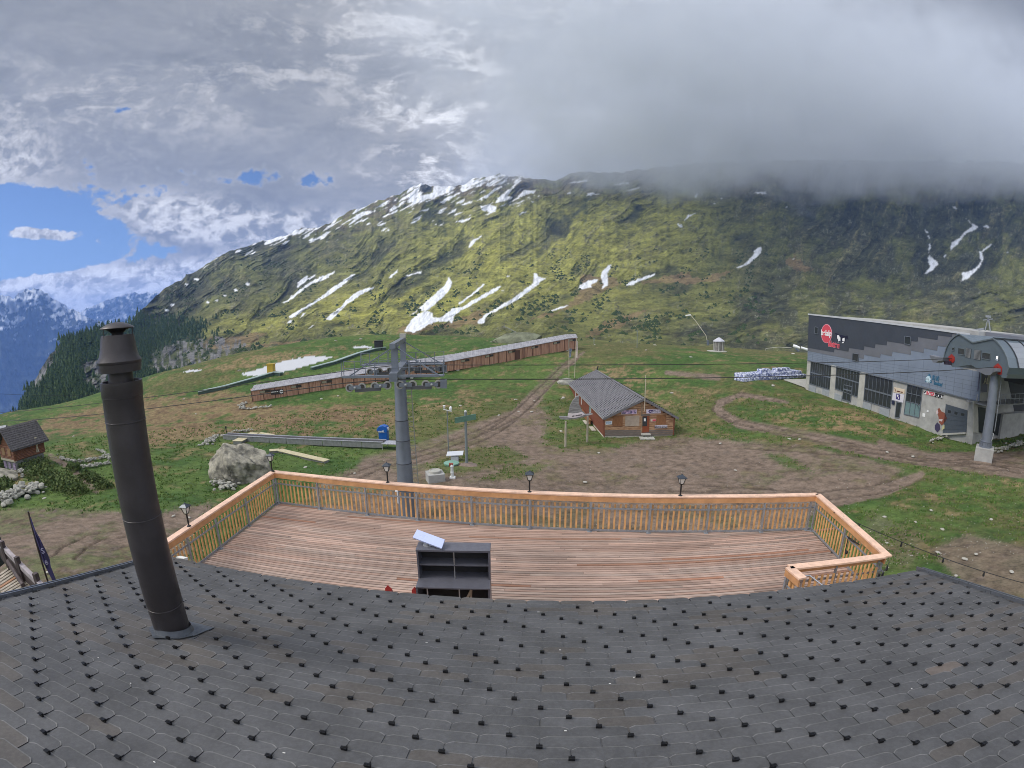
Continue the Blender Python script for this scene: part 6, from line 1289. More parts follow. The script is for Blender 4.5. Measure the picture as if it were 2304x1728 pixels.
def cairn(name, label, pts, n, smin, smax, seed, cat='stones', group=None, wid=.5, stack=.35):
    rg = np.random.default_rng(seed); P = [hit(*p) for p in pts]; m = MB()
    for i in range(n):
        t_ = rg.uniform(0, len(P)-1.001); k = int(t_); c = P[k]+(P[k+1]-P[k])*(t_-k)+np.array([rg.normal()*wid*.5, rg.normal()*wid*.5, 0]); s_ = rg.uniform(smin, smax)
        c[2] = gz(c[0], c[1])[0]+rg.uniform(.1, stack); rock_mb(m, c, s_, int(rg.integers(1e6)), 2, (1, rg.uniform(.6, 1), rg.uniform(.5, .8)))
    return tag(m.build(name, rock2, fix=False), label, cat, group, 'stuff')
cairn('stone_heap', 'heap of pale stones at the foot of the huge boulder', [Qb(240, 690), Qb(400, 740)], 60, .10, .28, 1, wid=.9, stack=.5)
cairn('stone_heap', 'heap of pale stones at the left end of the ski conveyor', [Qb(100, 255), Qb(240, 165)], 60, .10, .28, 2, wid=.8)
cairn('stone_row', 'row of pale stones just behind the conveyor left end', [Qb(420, 125), Qb(610, 90)], 40, .08, .2, 3)
W0 = lambda x, y: (0+.12658*x, 940+.12658*y)
cairn('stone_wall', 'upper of two curved dry stone rows left of the chimney', [W0(1010, 720), W0(1150, 770), W0(1330, 830), W0(1500, 810), W0(1700, 760), W0(1880, 710)], 110, .08, .2, 4, 'stone row', None, .25)
cairn('stone_wall', 'lower of two curved dry stone rows left of the chimney', [W0(1420, 915), W0(1640, 895), W0(1800, 860), W0(1960, 830)], 90, .08, .2, 5, 'stone row', None, .25)
cairn('stone_wall', 'short steep stone row touching the chimney outline', [W0(1750, 610), W0(1880, 680), W0(1950, 770)], 50, .08, .2, 6, 'stone row', None, .3)
cairn('stone_bank', 'bank of pale boulders below the brown log cabin at the left edge', [W0(0, 1560), W0(180, 1450), W0(400, 1380), W0(600, 1350), W0(700, 1330)], 150, .12, .42, 7, 'boulders', None, 1.1, .6)
cairn('stone_footing', 'white stones under the near corner of the log cabin', [W0(330, 990), W0(480, 1040)], 26, .12, .3, 8, 'stones', None, .8)
cairn('stone_ring', 'arc of white stones round the low end of the covered gallery', [R2(570, 765), R2(510, 800), R2(560, 820), R2(640, 818), R2(770, 802)], 60, .12, .3, 9, 'stone row', None, .4)
cairn('stone_pile', 'pale stones below the garage corner of the lift building', [G_(520, 1310), G_(650, 1265), G_(700, 1240)], 40, .08, .24, 10)
cairn('stone_spill', 'broken rock on the slope right of the terminal column', [G_(1400, 1420), G_(1660, 1340)], 60, .08, .3, 11, wid=.7)
rock('rock_mound', 'low grey rock mound behind the covered gallery', hit(*R3(960, 262))+(0, 0, .6), 5.0, 11, 4, (1.4, .7, .42), mat('rock_mossy', (.16, .17, .11), .9, var=.4, vscale=.5, bump=1, bscale=2))
rock('boulder', 'grey boulder at the back left corner of the timber hut', hit(*K_(110, 345))+(0, 0, -.1), 1.25, 12, 4, (1.3, 1, .8), rock2)
rock('boulder', 'grey rock at the left picture edge below the log cabin', hit(*W0(40, 1110))+(0, 0, .2), 1.6, 13, 4, (1.2, 1, .6))
# single white stones strewn over mud and meadow
spots = [R3(500, 790), R3(960, 735), R3(1115, 752), R3(985, 835), R3(1092, 838), R3(820, 868), R3(1350, 727), R3(1335, 1002), R4(250, 725), R4(1148, 684), R4(1305, 385), R4(1675, 1330), R4(430, 1425), R4(545, 1180), R4(1550, 1100), R4(1990, 625), R4(935, 327), R2(50, 735), R2(150, 857), R2(1190, 733), R2(1330, 708), R2(510, 495), R2(1310, 250), R2(1520, 233), R5(300, 540), R5(130, 803), R5(1075, 1362), R5(1290, 1395), R5(265, 1250), R5(350, 1255), W0(1310, 340), W0(785, 1440), R4(1010, 283), R4(510, 283), R4(700, 243), R4(1110, 268), R2(1060, 1300), R2(1470, 1350), (2060, 1177), (2120, 1192), (2195, 1250), (2110, 1245), (2150, 1300), (2095, 1150), (1995, 1225), (1990, 1165), (2230, 1170), (2170, 1260), (2045, 1310), (2210, 1330), (2275, 1290), (391, 1163), (426, 1167), (108, 1290)]
stm = mat('white_stone', (.42, .40, .35), .85, var=.15)
for i, (px, py) in enumerate(spots):
    p = hit(px, py); d_ = math.hypot(*p[:2]); m = MB(); rock_mb(m, (0, 0, 0), .05+d_*.0019*random.uniform(.8, 1.5), 500+i, 2, (1.5, 1, .5)); o = m.build('white_stone', stm, fix=False); o.location = tuple(p+(0, 0, .04)); o.rotation_euler = (0, 0, random.uniform(0, 3)); tag(o, 'pale stone lying loose on the meadow', 'stone', 'pale stones strewn over the meadow')
m = MB(); rg = np.random.default_rng(77)
for i in range(1300):
    px, py = rg.uniform(300, 2300), rg.uniform(880, 1330); 
    if rg.random() < .2: px, py = rg.uniform(1850, 2304), rg.uniform(1080, 1340)
    v_ = ray(px, py); 
    d_ = 12/max(.02, -v_[2]); p = v_*d_
    if math.hypot(p[0], p[1]) > 95 or (p[1] < 13.5 and abs(p[0]) < 9): continue
    z_ = gz(p[0], p[1])[0]; s_ = rg.uniform(.015, .045); a_ = rg.uniform(0, 6.28)
    m.add([(p[0]+s_*math.cos(a_+k*1.57), p[1]+s_*math.sin(a_+k*1.57), z_) for k in range(4)]+[(p[0], p[1], z_+s_*.8)], [(0, 1, 4), (1, 2, 4), (2, 3, 4), (3, 0, 4)])
tag(m.build('gravel', stm, fix=False), 'scattered pale gravel', kind='stuff')
# grass tufts
def tuft_mat(name, a, b_):
    m = bpy.data.materials.new(name); m.use_nodes = True; t = NT(m.node_tree); b = t.n['Principled BSDF']; b.inputs['Roughness'].default_value = .8; b.inputs['Specular IOR Level'].default_value = .15
    tcn = t.new('ShaderNodeTexCoord'); t.put(b, 'Base Color', t.mix(t.ramp(t.noise(tcn.outputs['Object'], .9, 4), .35, .65), a, b_)); return m
gx, gy, gzz, m2, vis, mudf, qx, qy, GR_ = (GRD[k] for k in ('gx', 'gy', 'z', 'm2', 'vis', 'mudf', 'qx', 'qy', 'r'))
sel = np.nonzero(vis & (qx > -40) & (qx < 2344) & (qy > 860) & (mudf < .35) & (GR_ < 75) & (m2 > .42) & (m2 < .62))[0]
rg.shuffle(sel); V, Fc = [], []
for i in sel[:34000]:
    x, y = gx[i]+rg.normal()*.15, gy[i]+rg.normal()*.15
    if -8.5 < x < 9 and y < 14: continue
    d_ = math.hypot(x, y); z = gzz[i]; s_ = .04+.0024*d_*rg.uniform(.6, 1.3)
    for q in range(3):
        a_ = rg.uniform(0, 6.28); dx, dy = math.cos(a_)*s_, math.sin(a_)*s_; ox, oy = rg.normal()*s_*.7, rg.normal()*s_*.7; n0 = len(V)
        V += [(x+ox-dx*.5, y+oy-dy*.5, z-.03), (x+ox+dx*.5, y+oy+dy*.5, z-.03), (x+ox+dx*.2+rg.normal()*s_*.3, y+oy+dy*.2, z+s_*.85)]; Fc.append((n0, n0+1, n0+2))
tag(mesh_obj('grass', V, Fc, tuft_mat('grass_tufts', (.075, .16, .035), (.15, .20, .055))), 'rough grass tufts over the meadow', kind='stuff')
# ---------------- small equipment ----------------
def ztop(P, px, py): return zc_(P, px, py)
Y5 = lambda x, y: (940+.12658*x, 900+.12658*y)
green = mat('green_paint', (.10, .20, .15), .5, .1, var=.12); gsteel = mat('pole_grey', (.22, .25, .26), .5, .3)
P = hit(*Y5(872, 1160)); zt_ = ztop(P, *Y5(830, 215)); sgnp = thing('banner_sign', 'tall grey pole with a long pale green covered panel, in the mud behind the terrace', 'sign', tuple(P)); s_i = local(sgnp)
m = MB(); m.lathe([(.14, -.3), (.12, 2), (.11, zt_-P[2])], P, 16); adopt(m.build('pole', gsteel, smooth=True), sgnp, s_i)
dpt = math.hypot(*P[:2]); c4 = [atd(*Y5(*q), dpt-.15) for q in ((655, 320), (1030, 248), (1042, 345), (655, 418))]; m = MB(); m.prism(c4, P/np.linalg.norm(P)*.12*np.array([1, 1, 0])); adopt(m.build('panel', green), sgnp, s_i)
m = MB(); m.lathe([(.1, 0), (.1, .12), (0, .16)], wt(P, zt_), 12); adopt(m.build('pole_cap', white), sgnp, s_i)
rock('stone_mound', 'small mound of earth and stone round the foot of the sign pole', P+(0, 0, -.1), .9, 31, 3, (1.3, 1, .35), mat('mound_earth', (.20, .15, .12), .9, var=.25), 'mound')
P = hit(*Y5(550, 1020)); zt_ = ztop(P, *Y5(525, 195)); wm = thing('weather_mast', 'slim weather mast with white wind sensor standing left of the green sign', 'mast', tuple(P)); s_i = local(wm)
m = MB(); m.tube([P-(0, 0, .2), wt(P, zt_)], .05, 8); adopt(m.build('mast_pole', gsteel, smooth=True), wm, s_i)
dpt = math.hypot(*P[:2]); m = MB(); m.bar(atd(*Y5(455, 165), dpt), atd(*Y5(605, 203), dpt), .07, .07); m.bar(atd(*Y5(465, 110), dpt), atd(*Y5(468, 170), dpt), .05, .05); adopt(m.build('sensor_arm', white), wm, s_i)
m = MB(); rock_mb(m, atd(*Y5(585, 162), dpt), .22, 5, 3, (.7, .7, 1.3), 2, 0); adopt(m.build('radiation_shield', white, smooth=True, fix=False), wm, s_i); m = MB(); m.lathe([(0, .12), (.14, .08), (.08, -.1)], atd(*Y5(468, 115), dpt), 12); adopt(m.build('wind_cup', white), wm, s_i)
P = hit(*Y5(660, 1080)); m = MB(); m.b2((P[0]-.35, P[1]-.3, P[2]-.1), (P[0]+.35, P[1]+.3, P[2]+.45)); m.prism([(P[0]-.75, P[1]-.4, P[2]+.5), (P[0]+.8, P[1]-.4, P[2]+.6), (P[0]+.8, P[1]+.5, P[2]+.75), (P[0]-.75, P[1]+.5, P[2]+.65)], (0, 0, .06)); tag(m.build('covered_hatch', mat('hatch_white', (.55, .57, .60), .5), bevel=.01), 'white hatch box with a wide lid right of the weather mast foot', 'hatch')
P = hit(*Y5(600, 1165)); m = MB(); m.lathe([(.62, -.2), (.62, .12), (.70, .14), (.70, .22), (.5, .28), (0, .30)], P, 28); tag(m.build('round_lid', mat('lid_green', (.18, .34, .26), .5), smooth=True), 'round pale green tank lid between mast and hydrant', 'lid')
P = hit(*Y5(615, 1390)); hy = thing('hydrant', 'small white and red snowmaking hydrant nearest the terrace', 'hydrant', tuple(P)); s_i = local(hy)
m = MB(); m.lathe([(.16, 0), (.12, .3), (.16, .5), (.12, .55), (.12, .95), (.18, 1.0), (.1, 1.15), (0, 1.2)], P, 16); adopt(m.build('standpipe', mat('hydrant_white', (.6, .62, .6), .5), smooth=True), hy, s_i)
m = MB(); m.b2((P[0]-.22, P[1]-.1, P[2]+1.0), (P[0]+.1, P[1]+.1, P[2]+1.25)); adopt(m.build('valve_head', mat('valve_red', (.30, .07, .04), .6)), hy, s_i); m = MB(); m.b2((P[0]-.2, P[1]-.25, P[2]-.05), (P[0]+.25, P[1]+.15, P[2]+.12)); adopt(m.build('foot_plate', white), hy, s_i)
P = hit(*Y5(290, 1470)); mh = thing('concrete_manhole', 'square concrete shaft with a round lid just behind the railing, right of the tower', 'shaft', tuple(P)); s_i = local(mh)
hz_ = ztop(P, *Y5(285, 1400))-P[2]; an = R(20); ax_ = (np.array([math.cos(an), math.sin(an), 0]), np.array([-math.sin(an), math.cos(an), 0]), ZU); P_c = P+np.array([0, .7, 0])
m = MB(); m.box(P_c+(0, 0, hz_/2), (1.35, 1.35, hz_+.6), ax_); adopt(m.build('shaft', conc, bevel=.03), mh, s_i); m = MB(); m.lathe([(.5, 0), (.5, .16), (.47, .2), (.42, .2), (.40, .15), (0, .16)], P_c+(0, 0, hz_+.3), 32); adopt(m.build('round_cover', conc2, smooth=True), mh, s_i)
P = onz(905, 1118, -12.4); m = MB(); m.b2((P[0]-.5, P[1], -12.9), (P[0]+.55, P[1]+.3, -12.0)); m.b2((P[0]-.3, P[1]-.03, -12.35), (P[0]-.1, P[1]+.01, -12.1)); tag(m.build('white_crate', white), 'white crate glimpsed through the railing slats below the lift tower', 'crate')
# flag poles by the upper track
F3 = lambda x, y: (1260+.13661*x, 730+.13661*y)
for (b_, t_, lb, mt, fl) in ((F3(148, 880), F3(147, 240), 'left of the two flag poles by the track, blue-grey flag hanging halfway', mat('flag_blue', (.20, .24, .33), .8, var=.3, vscale=4), [(140, 400), (190, 395), (175, 540), (150, 545)]), (F3(238, 888), F3(270, 225), 'right of the two flag poles by the track, long pinkish white flag', mat('flag_pink', (.62, .52, .48), .8, var=.15), [(270, 250), (292, 290), (285, 550), (258, 550)])):
    P = hit(*b_); dpt = math.hypot(*P[:2]); T_ = atd(*t_, dpt); fp = thing('flag_pole', lb, 'flag pole', tuple(P), 0, 'flag poles by the upper track'); s_i = local(fp)
    m = MB(); m.tube([P, T_], .06, 8); adopt(m.build('pole', mat('mast_wood', (.48, .42, .32), .6), smooth=True), fp, s_i)
    m = MB(); m.prism([atd(*F3(*q), dpt+.12*i) for i, q in enumerate(fl)], (.05, .12, 0)); adopt(m.build('flag', mt), fp, s_i)
for (b_, t_, lb) in ((R4(860, 305), R4(860, 165), 'thin pole on the green rise, left of the snow hut'), (F3(560, 330), F3(560, 235), 'short signpost on the green rise right of the covered gallery')):
    P = hit(*b_); m = MB(); m.tube([P, wt(P, ztop(P, *t_))], .08, 6); m.box(wt(P, ztop(P, *t_)), (.5, .1, .2)); tag(m.build('pole', gsteel), lb, 'pole')
# snow hut (gazebo), snow lance, snow gun, pipe
U8 = lambda x, y: (1540+.23622*x, 690+.23622*y)
P = hit(*U8(325, 425)); hh_ = ztop(P, *U8(330, 292))-P[2]; rw = 50*.23622/1107*math.hypot(*P[:2]); sh = thing('pump_pavilion', 'small round wooden pavilion with a pale pointed roof on the rise', 'pavilion', tuple(P)); s_i = local(sh)
m = MB(); m.lathe([(rw*.92, -.2), (rw*.92, hh_*.72)], P, 8); adopt(m.build('wall', mat('pavilion_wood', (.20, .19, .17), .8, var=.4, vscale=2, stretch=(3, 3, .5))), sh, s_i)
m = MB(); m.lathe([(rw*1.15, hh_*.68), (rw*1.12, hh_*.76), (rw*.3, hh_*.96), (0, hh_)], P, 8); adopt(m.build('roof', mat('pavilion_roof', (.50, .50, .55), .5)), sh, s_i); m = MB(); m.lathe([(rw*1.9, -.3), (rw*1.9, .12), (0, .14)], P-np.array([rw*.5, .5, 0]), 20); adopt(m.build('base_slab', conc2), sh, s_i)
m = MB()
for k in range(8): a_ = R(22.5+45*k); m.bar(P+np.array([rw*.95*math.cos(a_), rw*.95*math.sin(a_), 0]), P+np.array([rw*.95*math.cos(a_), rw*.95*math.sin(a_), hh_*.72]), .16, .16)
adopt(m.build('corner_posts', conc2), sh, s_i)
P = hit(*U8(225, 368)); dpt = math.hypot(*P[:2]); ln = thing('snow_lance', 'leaning snow lance with a bent white tip left of the pavilion', 'snow lance', tuple(P)); s_i = local(ln)
m = MB(); m.tube([atd(*U8(225, 365), dpt), atd(*U8(205, 275), dpt), atd(*U8(110, 140), dpt), atd(*U8(60, 80), dpt)], .13, 8); adopt(m.build('lance_tube', mat('lance_pale', (.55, .52, .42), .5)), ln, s_i); m = MB(); m.tube([atd(*U8(60, 80), dpt), atd(*U8(10, 86), dpt)], .3, 8); adopt(m.build('nozzle_head', white), ln, s_i)
m = MB(); m.tube([atd(*U8(225, 365), dpt), atd(*U8(222, 320), dpt)], .5, 10); adopt(m.build('foot_unit', mat('unit_dark', (.12, .14, .18), .5)), ln, s_i)
P = hit(*U8(1080, 410)); dpt = math.hypot(*P[:2]); sg2 = thing('snow_gun', 'white and grey snow gun at the corner of the lift building', 'snow gun', tuple(P)); s_i = local(sg2)
m = MB(); m.tube([atd(*U8(1035, 372), dpt), atd(*U8(1060, 380), dpt), atd(*U8(1100, 395), dpt)], [.62, .7, .5], 16); adopt(m.build('fan_drum', white, smooth=True), sg2, s_i); m = MB(); m.tube([atd(*U8(1060, 395), dpt), atd(*U8(1090, 425), dpt)], .45, 8); adopt(m.build('carriage', mat('unit_dark', (.12, .14, .18), .5)), sg2, s_i); m = MB(); m.tube([atd(*U8(1110, 390), dpt), atd(*U8(1180, 412), dpt)], .5, 8); adopt(m.build('rear_cover', white), sg2, s_i)
dpt += .5; m = MB(); m.tube([atd(*U8(772, 430), dpt), atd(*U8(775, 398), dpt), atd(*U8(900, 385), dpt), atd(*U8(1020, 392), dpt)], .11, 8); tag(m.build('supply_pipe', mat('pipe_pale', (.50, .48, .42), .6)), 'pale pipe running left from the snow gun on the rise', 'pipe')
P = hit(*U8(1060, 740)); m = MB(); c4 = [hit(*U8(*q), .12) for q in ((945, 712), (1165, 705), (1160, 785), (1100, 765))]; m.prism(c4, (0, 0, .12)); tag(m.build('concrete_apron', conc2), 'pale concrete slab at the left corner of the lift building', 'slab')
# wrapped snow depot mats
wrap = bpy.data.materials.new('wrap_film'); wrap.use_nodes = True; t = NT(wrap.node_tree); b = t.n['Principled BSDF']; tcn = t.new('ShaderNodeTexCoord'); v = tcn.outputs['Object']
t.put(b, 'Base Color', t.mix(t.ramp(t.noise(v, 2.4, 5, .7), .42, .58), (.16, .19, .36), (.74, .77, .88))); b.inputs['Roughness'].default_value = .25; bn = t.new('ShaderNodeBump'); bn.inputs['Distance'].default_value = .12; bn.inputs['Strength'].default_value = 1; t.put(bn, 'Height', t.noise(v, 3.5, 5, .7)); t.l.new(bn.outputs[0], b.inputs['Normal']); MATS['wrap'] = wrap
pile = thing('wrapped_stack', 'long heap of mats wrapped in bluish white film on the meadow', 'stack', tuple(hit(*U8(830, 700)))); s_i = local(pile)
rows = [((535, 718), (1140, 670), 26, 0), ((560, 690), (1120, 640), 22, 1), ((640, 660), (1100, 628), 18, 2), ((800, 625), (1020, 608), 8, 3)]
a0_, b0_ = hit(*U8(540, 720)), hit(*U8(1135, 672)); pdv = (b0_-a0_); pdv[2] = 0; pL = np.linalg.norm(pdv); pdv /= pL; pnn = np.array([-pdv[1], pdv[0], 0])
for j, (lo_, hi_) in enumerate(((0, 1), (.03, .96), (.32, .80))):
    n_ = int(pL*(hi_-lo_)/1.15)
    for r_ in range(2 if j < 2 else 1):
        for k in range(n_):
            if j == 2 and k == 2: continue
            c = a0_+pdv*(pL*(lo_+(hi_-lo_)*(k+.5)/n_))+pnn*(r_*1.3+j*.55); z_ = gz(c[0], c[1])[0] if j == 0 else c[2]; c[2] = a0_[2]+(b0_[2]-a0_[2])*(lo_+(hi_-lo_)*(k+.5)/n_)+.32+j*.55
            m = MB(); m.box(c, (1.1, 1.25, .62), (pdv, pnn, ZU)); o = m.build('wrapped_bale', wrap, bevel=.12); adopt(o, pile, s_i)
# covered small conveyors on the left slope, yellow box, dark box
dg = mat('belt_cover', (.34, .42, .40), .5, .2, var=.1); dgd = mat('cover_dark', (.05, .08, .065), .7)
for pts, lb in (([R2(170, 692), R2(400, 648), R2(640, 580), R2(800, 535), R2(860, 535)], 'pale green covered belt low on the left meadow, beside the yellow box'), ([R2(1110, 495), R2(1300, 440), R2(1500, 370), R2(1640, 328), R2(1725, 322)], 'pale green covered belt higher up, ending at the small dark box')):
    P = [hit(*q, .35) for q in pts]; root = thing('covered_belt', lb, 'conveyor', tuple(P[2]), 0, 'covered belts on the left slope'); s_i = local(root)
    for a, b_ in zip(P, P[1:]): m = MB(); m.bar(a+(0, 0, .2), b_+(0, 0, .2), 1.0, .14); adopt(m.build('cover', dg), root, s_i)
    for a, b_ in zip(P, P[1:]): m = MB(); m.bar(a+(0, 0, -.15), b_+(0, 0, -.15), .8, .5); adopt(m.build('side', dgd), root, s_i)
P = hit(*R2(778, 527)); m = MB(); m.b2((P[0]-.7, P[1]-.6, P[2]-.1), (P[0]+.7, P[1]+.6, P[2]+1.9)); m.b2((P[0]-.8, P[1]-.7, P[2]+1.9), (P[0]+.8, P[1]+.7, P[2]+2.05)); tag(m.build('yellow_box', mat('box_yellow', (.45, .30, .03), .6), bevel=.03), 'small yellow box by the snow patch above the gallery', 'box')
P = hit(*R2(1668, 322)); m = MB(); m.b2((P[0]-.9, P[1]-.6, P[2]-.1), (P[0]+.9, P[1]+.6, P[2]+2.0)); m.b2((P[0]-1.0, P[1]-.7, P[2]+2.0), (P[0]+1.0, P[1]+.7, P[2]+2.15)); tag(m.build('dark_box', black, bevel=.03), 'small black box at the top of the upper covered belt', 'box')
P = hit(*R3(985, 215)); m = MB(); dpt = math.hypot(*P[:2]); W8 = lambda x, y: (1120+.15748*x, 720+.15748*y)
for a, b_ in (((85, 90), (385, 235)), ((250, 170), (345, 250)), ((385, 235), (540, 285))): m.tube([atd(*W8(*a), dpt), atd(*W8(*b_), dpt)], .22, 6)
m.tube([atd(*W8(275, 190), dpt), atd(*W8(300, 250), dpt)], 1.4, 8); tag(m.build('fallen_lance', mat('lance_grey', (.30, .30, .27), .6)), 'grey lance and bent pipe lying on the rise behind the gallery', 'snow lance')
m = MB(); P = hit(*Qb(335, 125)); m.tube([P, wt(P, ztop(P, *Qb(333, 55)))], .06, 6); m.box(wt(P, ztop(P, *Qb(333, 55))), (.2, .1, .3)); tag(m.build('marker_post', black), 'short black post at the left end of the ski conveyor', 'post')
# ---------------- log cabins at the left edge ----------------
logr = mat('cabin_log', (.20, .085, .045), .75, var=.4, vscale=4, stretch=(.4, .4, 6)); cabg = mat('cabin_base', (.19, .195, .185), .85, var=.25, vscale=1.5); slk = mat('cabin_slate', (.10, .09, .09), .8, var=.35, vscale=5)
zc0 = -12.8
A3 = onz(*W0(325, 985), zc0); dcab = math.hypot(*A3[:2]); top_c = atd(*W0(280, 520), dcab); 
rgt = atd(*W0(775, 640), dcab*1.03); lft = onz(*W0(200, 985), zc0+.1)
cb_ = thing('log_cabin', 'brown log cabin on a grey stone base at the left edge, slate roof', 'cabin', tuple(A3)); s_i = local(cb_)
fx = np.array([rgt[0]-A3[0], rgt[1]-A3[1], 0]); Lc = np.linalg.norm(fx); fx /= Lc; fy = np.array([-fx[1], fx[0], 0]); fy = fy if fy[1] > 0 else -fy
fy2 = np.array([-fy[0], -fy[1], 0])
z_base = atd(*W0(320, 765), dcab)[2]; z_e = atd(*W0(290, 520), dcab)[2]; z_r = z_e+1.7; Wd = 3.0
print('cabin', A3, Lc, z_base, z_e)
sx_ = -1
m = MB(); q = [A3, A3+fx*Lc, A3+fx*Lc+fy*Wd, A3+fy*Wd]; m.prism([wt(p, zc0-2.5) for p in q], (0, 0, z_base-zc0+2.5)); adopt(m.build('stone_base', cabg), cb_, s_i)
m = MB(); m.prism([wt(A3, z_base), wt(A3, z_e), wt(A3+fy*Wd/2, z_r-.1), wt(A3+fy*Wd, z_e), wt(A3+fy*Wd, z_base)], fx*Lc); adopt(m.build('log_wall', logr), cb_, s_i)
m = MB()
for k in range(9): z_ = z_base+.12+k*(z_e-z_base-.1)/9; m.tube([wt(A3-fx*.2-fy*.03, z_), wt(A3+fx*(Lc+.2)-fy*.03, z_)], .12, 6); m.tube([wt(A3-fx*.03-fy*.2, z_+.06), wt(A3-fx*.03+fy*(Wd+.2), z_+.06)], .11, 6)
adopt(m.build('logs', logr), cb_, s_i)
for s_ in (0, 1):
    e_ = wt(A3-fx*.6-fy*.6, z_e-.25) if s_ == 0 else wt(A3-fx*.6+fy*(Wd+.6), z_e-.25); r_ = wt(A3-fx*.6+fy*Wd/2, z_r)
    m = MB(); m.prism([e_, r_, r_+fx*(Lc+1.2), e_+fx*(Lc+1.2)], (0, 0, .16)); ro = m.build('roof', slk); adopt(ro, cb_, s_i)
    m = MB(); sl_ = r_-e_
    for k in range(11): m.bar(e_+sl_*k/11+(0, 0, .17), e_+sl_*k/11+fx*(Lc+1.2)+(0, 0, .17), .06, .04)
    adopt(m.build('slate_courses', slk), ro, local(ro))
m = MB(); c_ = wt(A3+fx*Lc*.78-fy*.17, z_base+1.0); m.prism([c_+fx*a*.35+ZU*b_*.75 for a, b_ in ((-.5, -1), (-.15, -.2), (-.6, .2), (-.9, .7), (-.3, .6), (-.35, 1), (.35, 1), (.3, .6), (.9, .75), (.6, .2), (.15, -.2), (.5, -1), (.2, -1), (0, -.4), (-.2, -1))], -fy*.05); adopt(m.build('white_figure', mat('figure_cream', (.62, .56, .42), .7)), cb_, s_i)
for f_ in (.3, .75): m = MB(); m.box(wt(A3-fx*.16+fy*Wd*f_, z_base+.8), (.06, .7, .7), (fx, fy, ZU)); adopt(m.build('window', mat('window_brown', (.30, .17, .08), .6)), cb_, s_i)
m = MB(); m.box(wt(A3-fx*.05+fy*Wd*.5, z_base+.02), (.3, Wd+.2, .18), (fx, fy, ZU)); adopt(m.build('sill_beam', mat('sill_pale', (.42, .38, .28), .7)), cb_, s_i)
for f_ in (.15, .5, .85): m = MB(); m.box(wt(A3-fx*.04+fy*Wd*f_, z_base-1.2), (.1, .55, 1.9), (fx, fy, ZU)); adopt(m.build('striped_shutter', mat('stripe_violet', (.30, .24, .34), .6, var=.5, vscale=3, stretch=(1, 1, 3))), cb_, s_i)
P = atd(*W0(60, 250), 72); h2 = thing('grey_cabin', 'grey roofed hut half out of frame behind the log cabin', 'cabin', (P[0], P[1], P[2]-3.5)); s_i = local(h2); gp_ = mat('hut_roof_pale', (.36, .36, .37), .7, var=.2)
tp1, tp2 = atd(*W0(110, 130), 71), atd(*W0(-420, 200), 71); e1_, e2_ = atd(*W0(45, 360), 68), atd(*W0(-500, 440), 68); e3_ = atd(*W0(360, 215), 74)
m = MB(); m.prism([tp1, tp2, e2_, e1_], (0, 0, -.15)); m.prism([tp1, e3_, e3_+(tp2-tp1), tp2], (0, 0, -.15)); adopt(m.build('roof', gp_), h2, s_i)
m = MB(); m.prism([e1_+(-.4, .4, -.2), e3_+(-.6, -.2, -.2), wt(e3_, P[2]-6)+(-.6, -.2, 0), wt(e1_, P[2]-6)+(-.4, .4, 0)], (tp2-tp1)); adopt(m.build('wall', mat('hut_wall_grey', (.14, .14, .13), .8, var=.25)), h2, s_i)
# ---------------- flag and timber stairs at the lower left ----------------
V9 = lambda x, y: (60+.11457*x, 1130+.11457*y)
dpt = 15.5; fl = thing('banner_flag', 'tall violet feather flag on a dark pole just beyond the left roof verge', 'flag', tuple(wt(atd(*V9(430, 1600), dpt), -11))); s_i = local(fl)
T_ = atd(*V9(30, 180), dpt); B_ = atd(*V9(430, 1600), dpt); m = MB(); m.tube([T_, B_, B_+(B_-T_)*.6], .028, 8); adopt(m.build('pole', mat('pole_brown', (.05, .035, .03), .5)), fl, s_i)
m = MB(); F_ = [(60, 300), (150, 560), (240, 720), (330, 900), (400, 1040), (435, 1140), (450, 1260), (560, 1540), (510, 1545), (400, 1330), (330, 1190), (240, 980), (120, 560)]; m.prism([atd(*V9(*q), dpt-.02-.12*math.sin(i)) for i, q in enumerate(F_)], (.02, .03, 0)); fo = m.build('flag_cloth', mat('flag_violet', (.055, .045, .13), .8, var=.25, vscale=3)); adopt(fo, fl, s_i)
for body, q, k in (('S', (315, 960), .24), ('B', (390, 1190), .18)): adopt(text('lettering', body, atd(*V9(*q), dpt-.2), (1, .8, 0), atd(*V9(200, 700), dpt)-atd(*V9(330, 1000), dpt), k, mat('flag_letters', (.45, .42, .6), .7), None, .002), fo, local(fo))
Z9 = lambda x, y: (.15758*x, 1210+.15758*y)
old = mat('old_plank', (.36, .31, .25), .8, var=.3, vscale=4); oldd = mat('old_dark', (.075, .055, .055), .8, var=.3); dptS = 13.5
stz = thing('timber_steps', 'weathered timber platform with plank steps in the lower left corner', 'steps', tuple(wt(atd(*Z9(200, 500), dptS), -11))); s_i = local(stz)
def sp(o): return adopt(o, stz, s_i)
zS = -6.9
def SZ(x, y, z=zS): return onz(*Z9(x, y), z)
for a, b_ in (((-60, 20), (610, 700)),): m = MB(); m.bar(SZ(*a, zS+.5), SZ(*b_, zS+.5), .14, .16); sp(m.build('top_beam', mat('beam_pale', (.33, .29, .30), .8, var=.25))); m = MB(); m.bar(SZ(*a, zS+.5)+(0, 0, -.4), SZ(*b_, zS+.5)+(0, 0, -.4), .06, .6); sp(m.build('beam_board', oldd))
for q in ((45, 130), (260, 360), (530, 600)): m = MB(); p = SZ(*q, zS+.6); m.box(p+(0, 0, -.5), (.14, .14, 1.4)); sp(m.build('beam_post', oldd))
for k in range(11):
    a, b_ = SZ(-40+10*k, 560+38*k), SZ(150+34*k, 425+26*k); m = MB(); m.bar(a, b_, .12, .04); sp(m.build('tread', mat('tread_orange', (.34, .18, .10), .7) if k in (4,) else old))
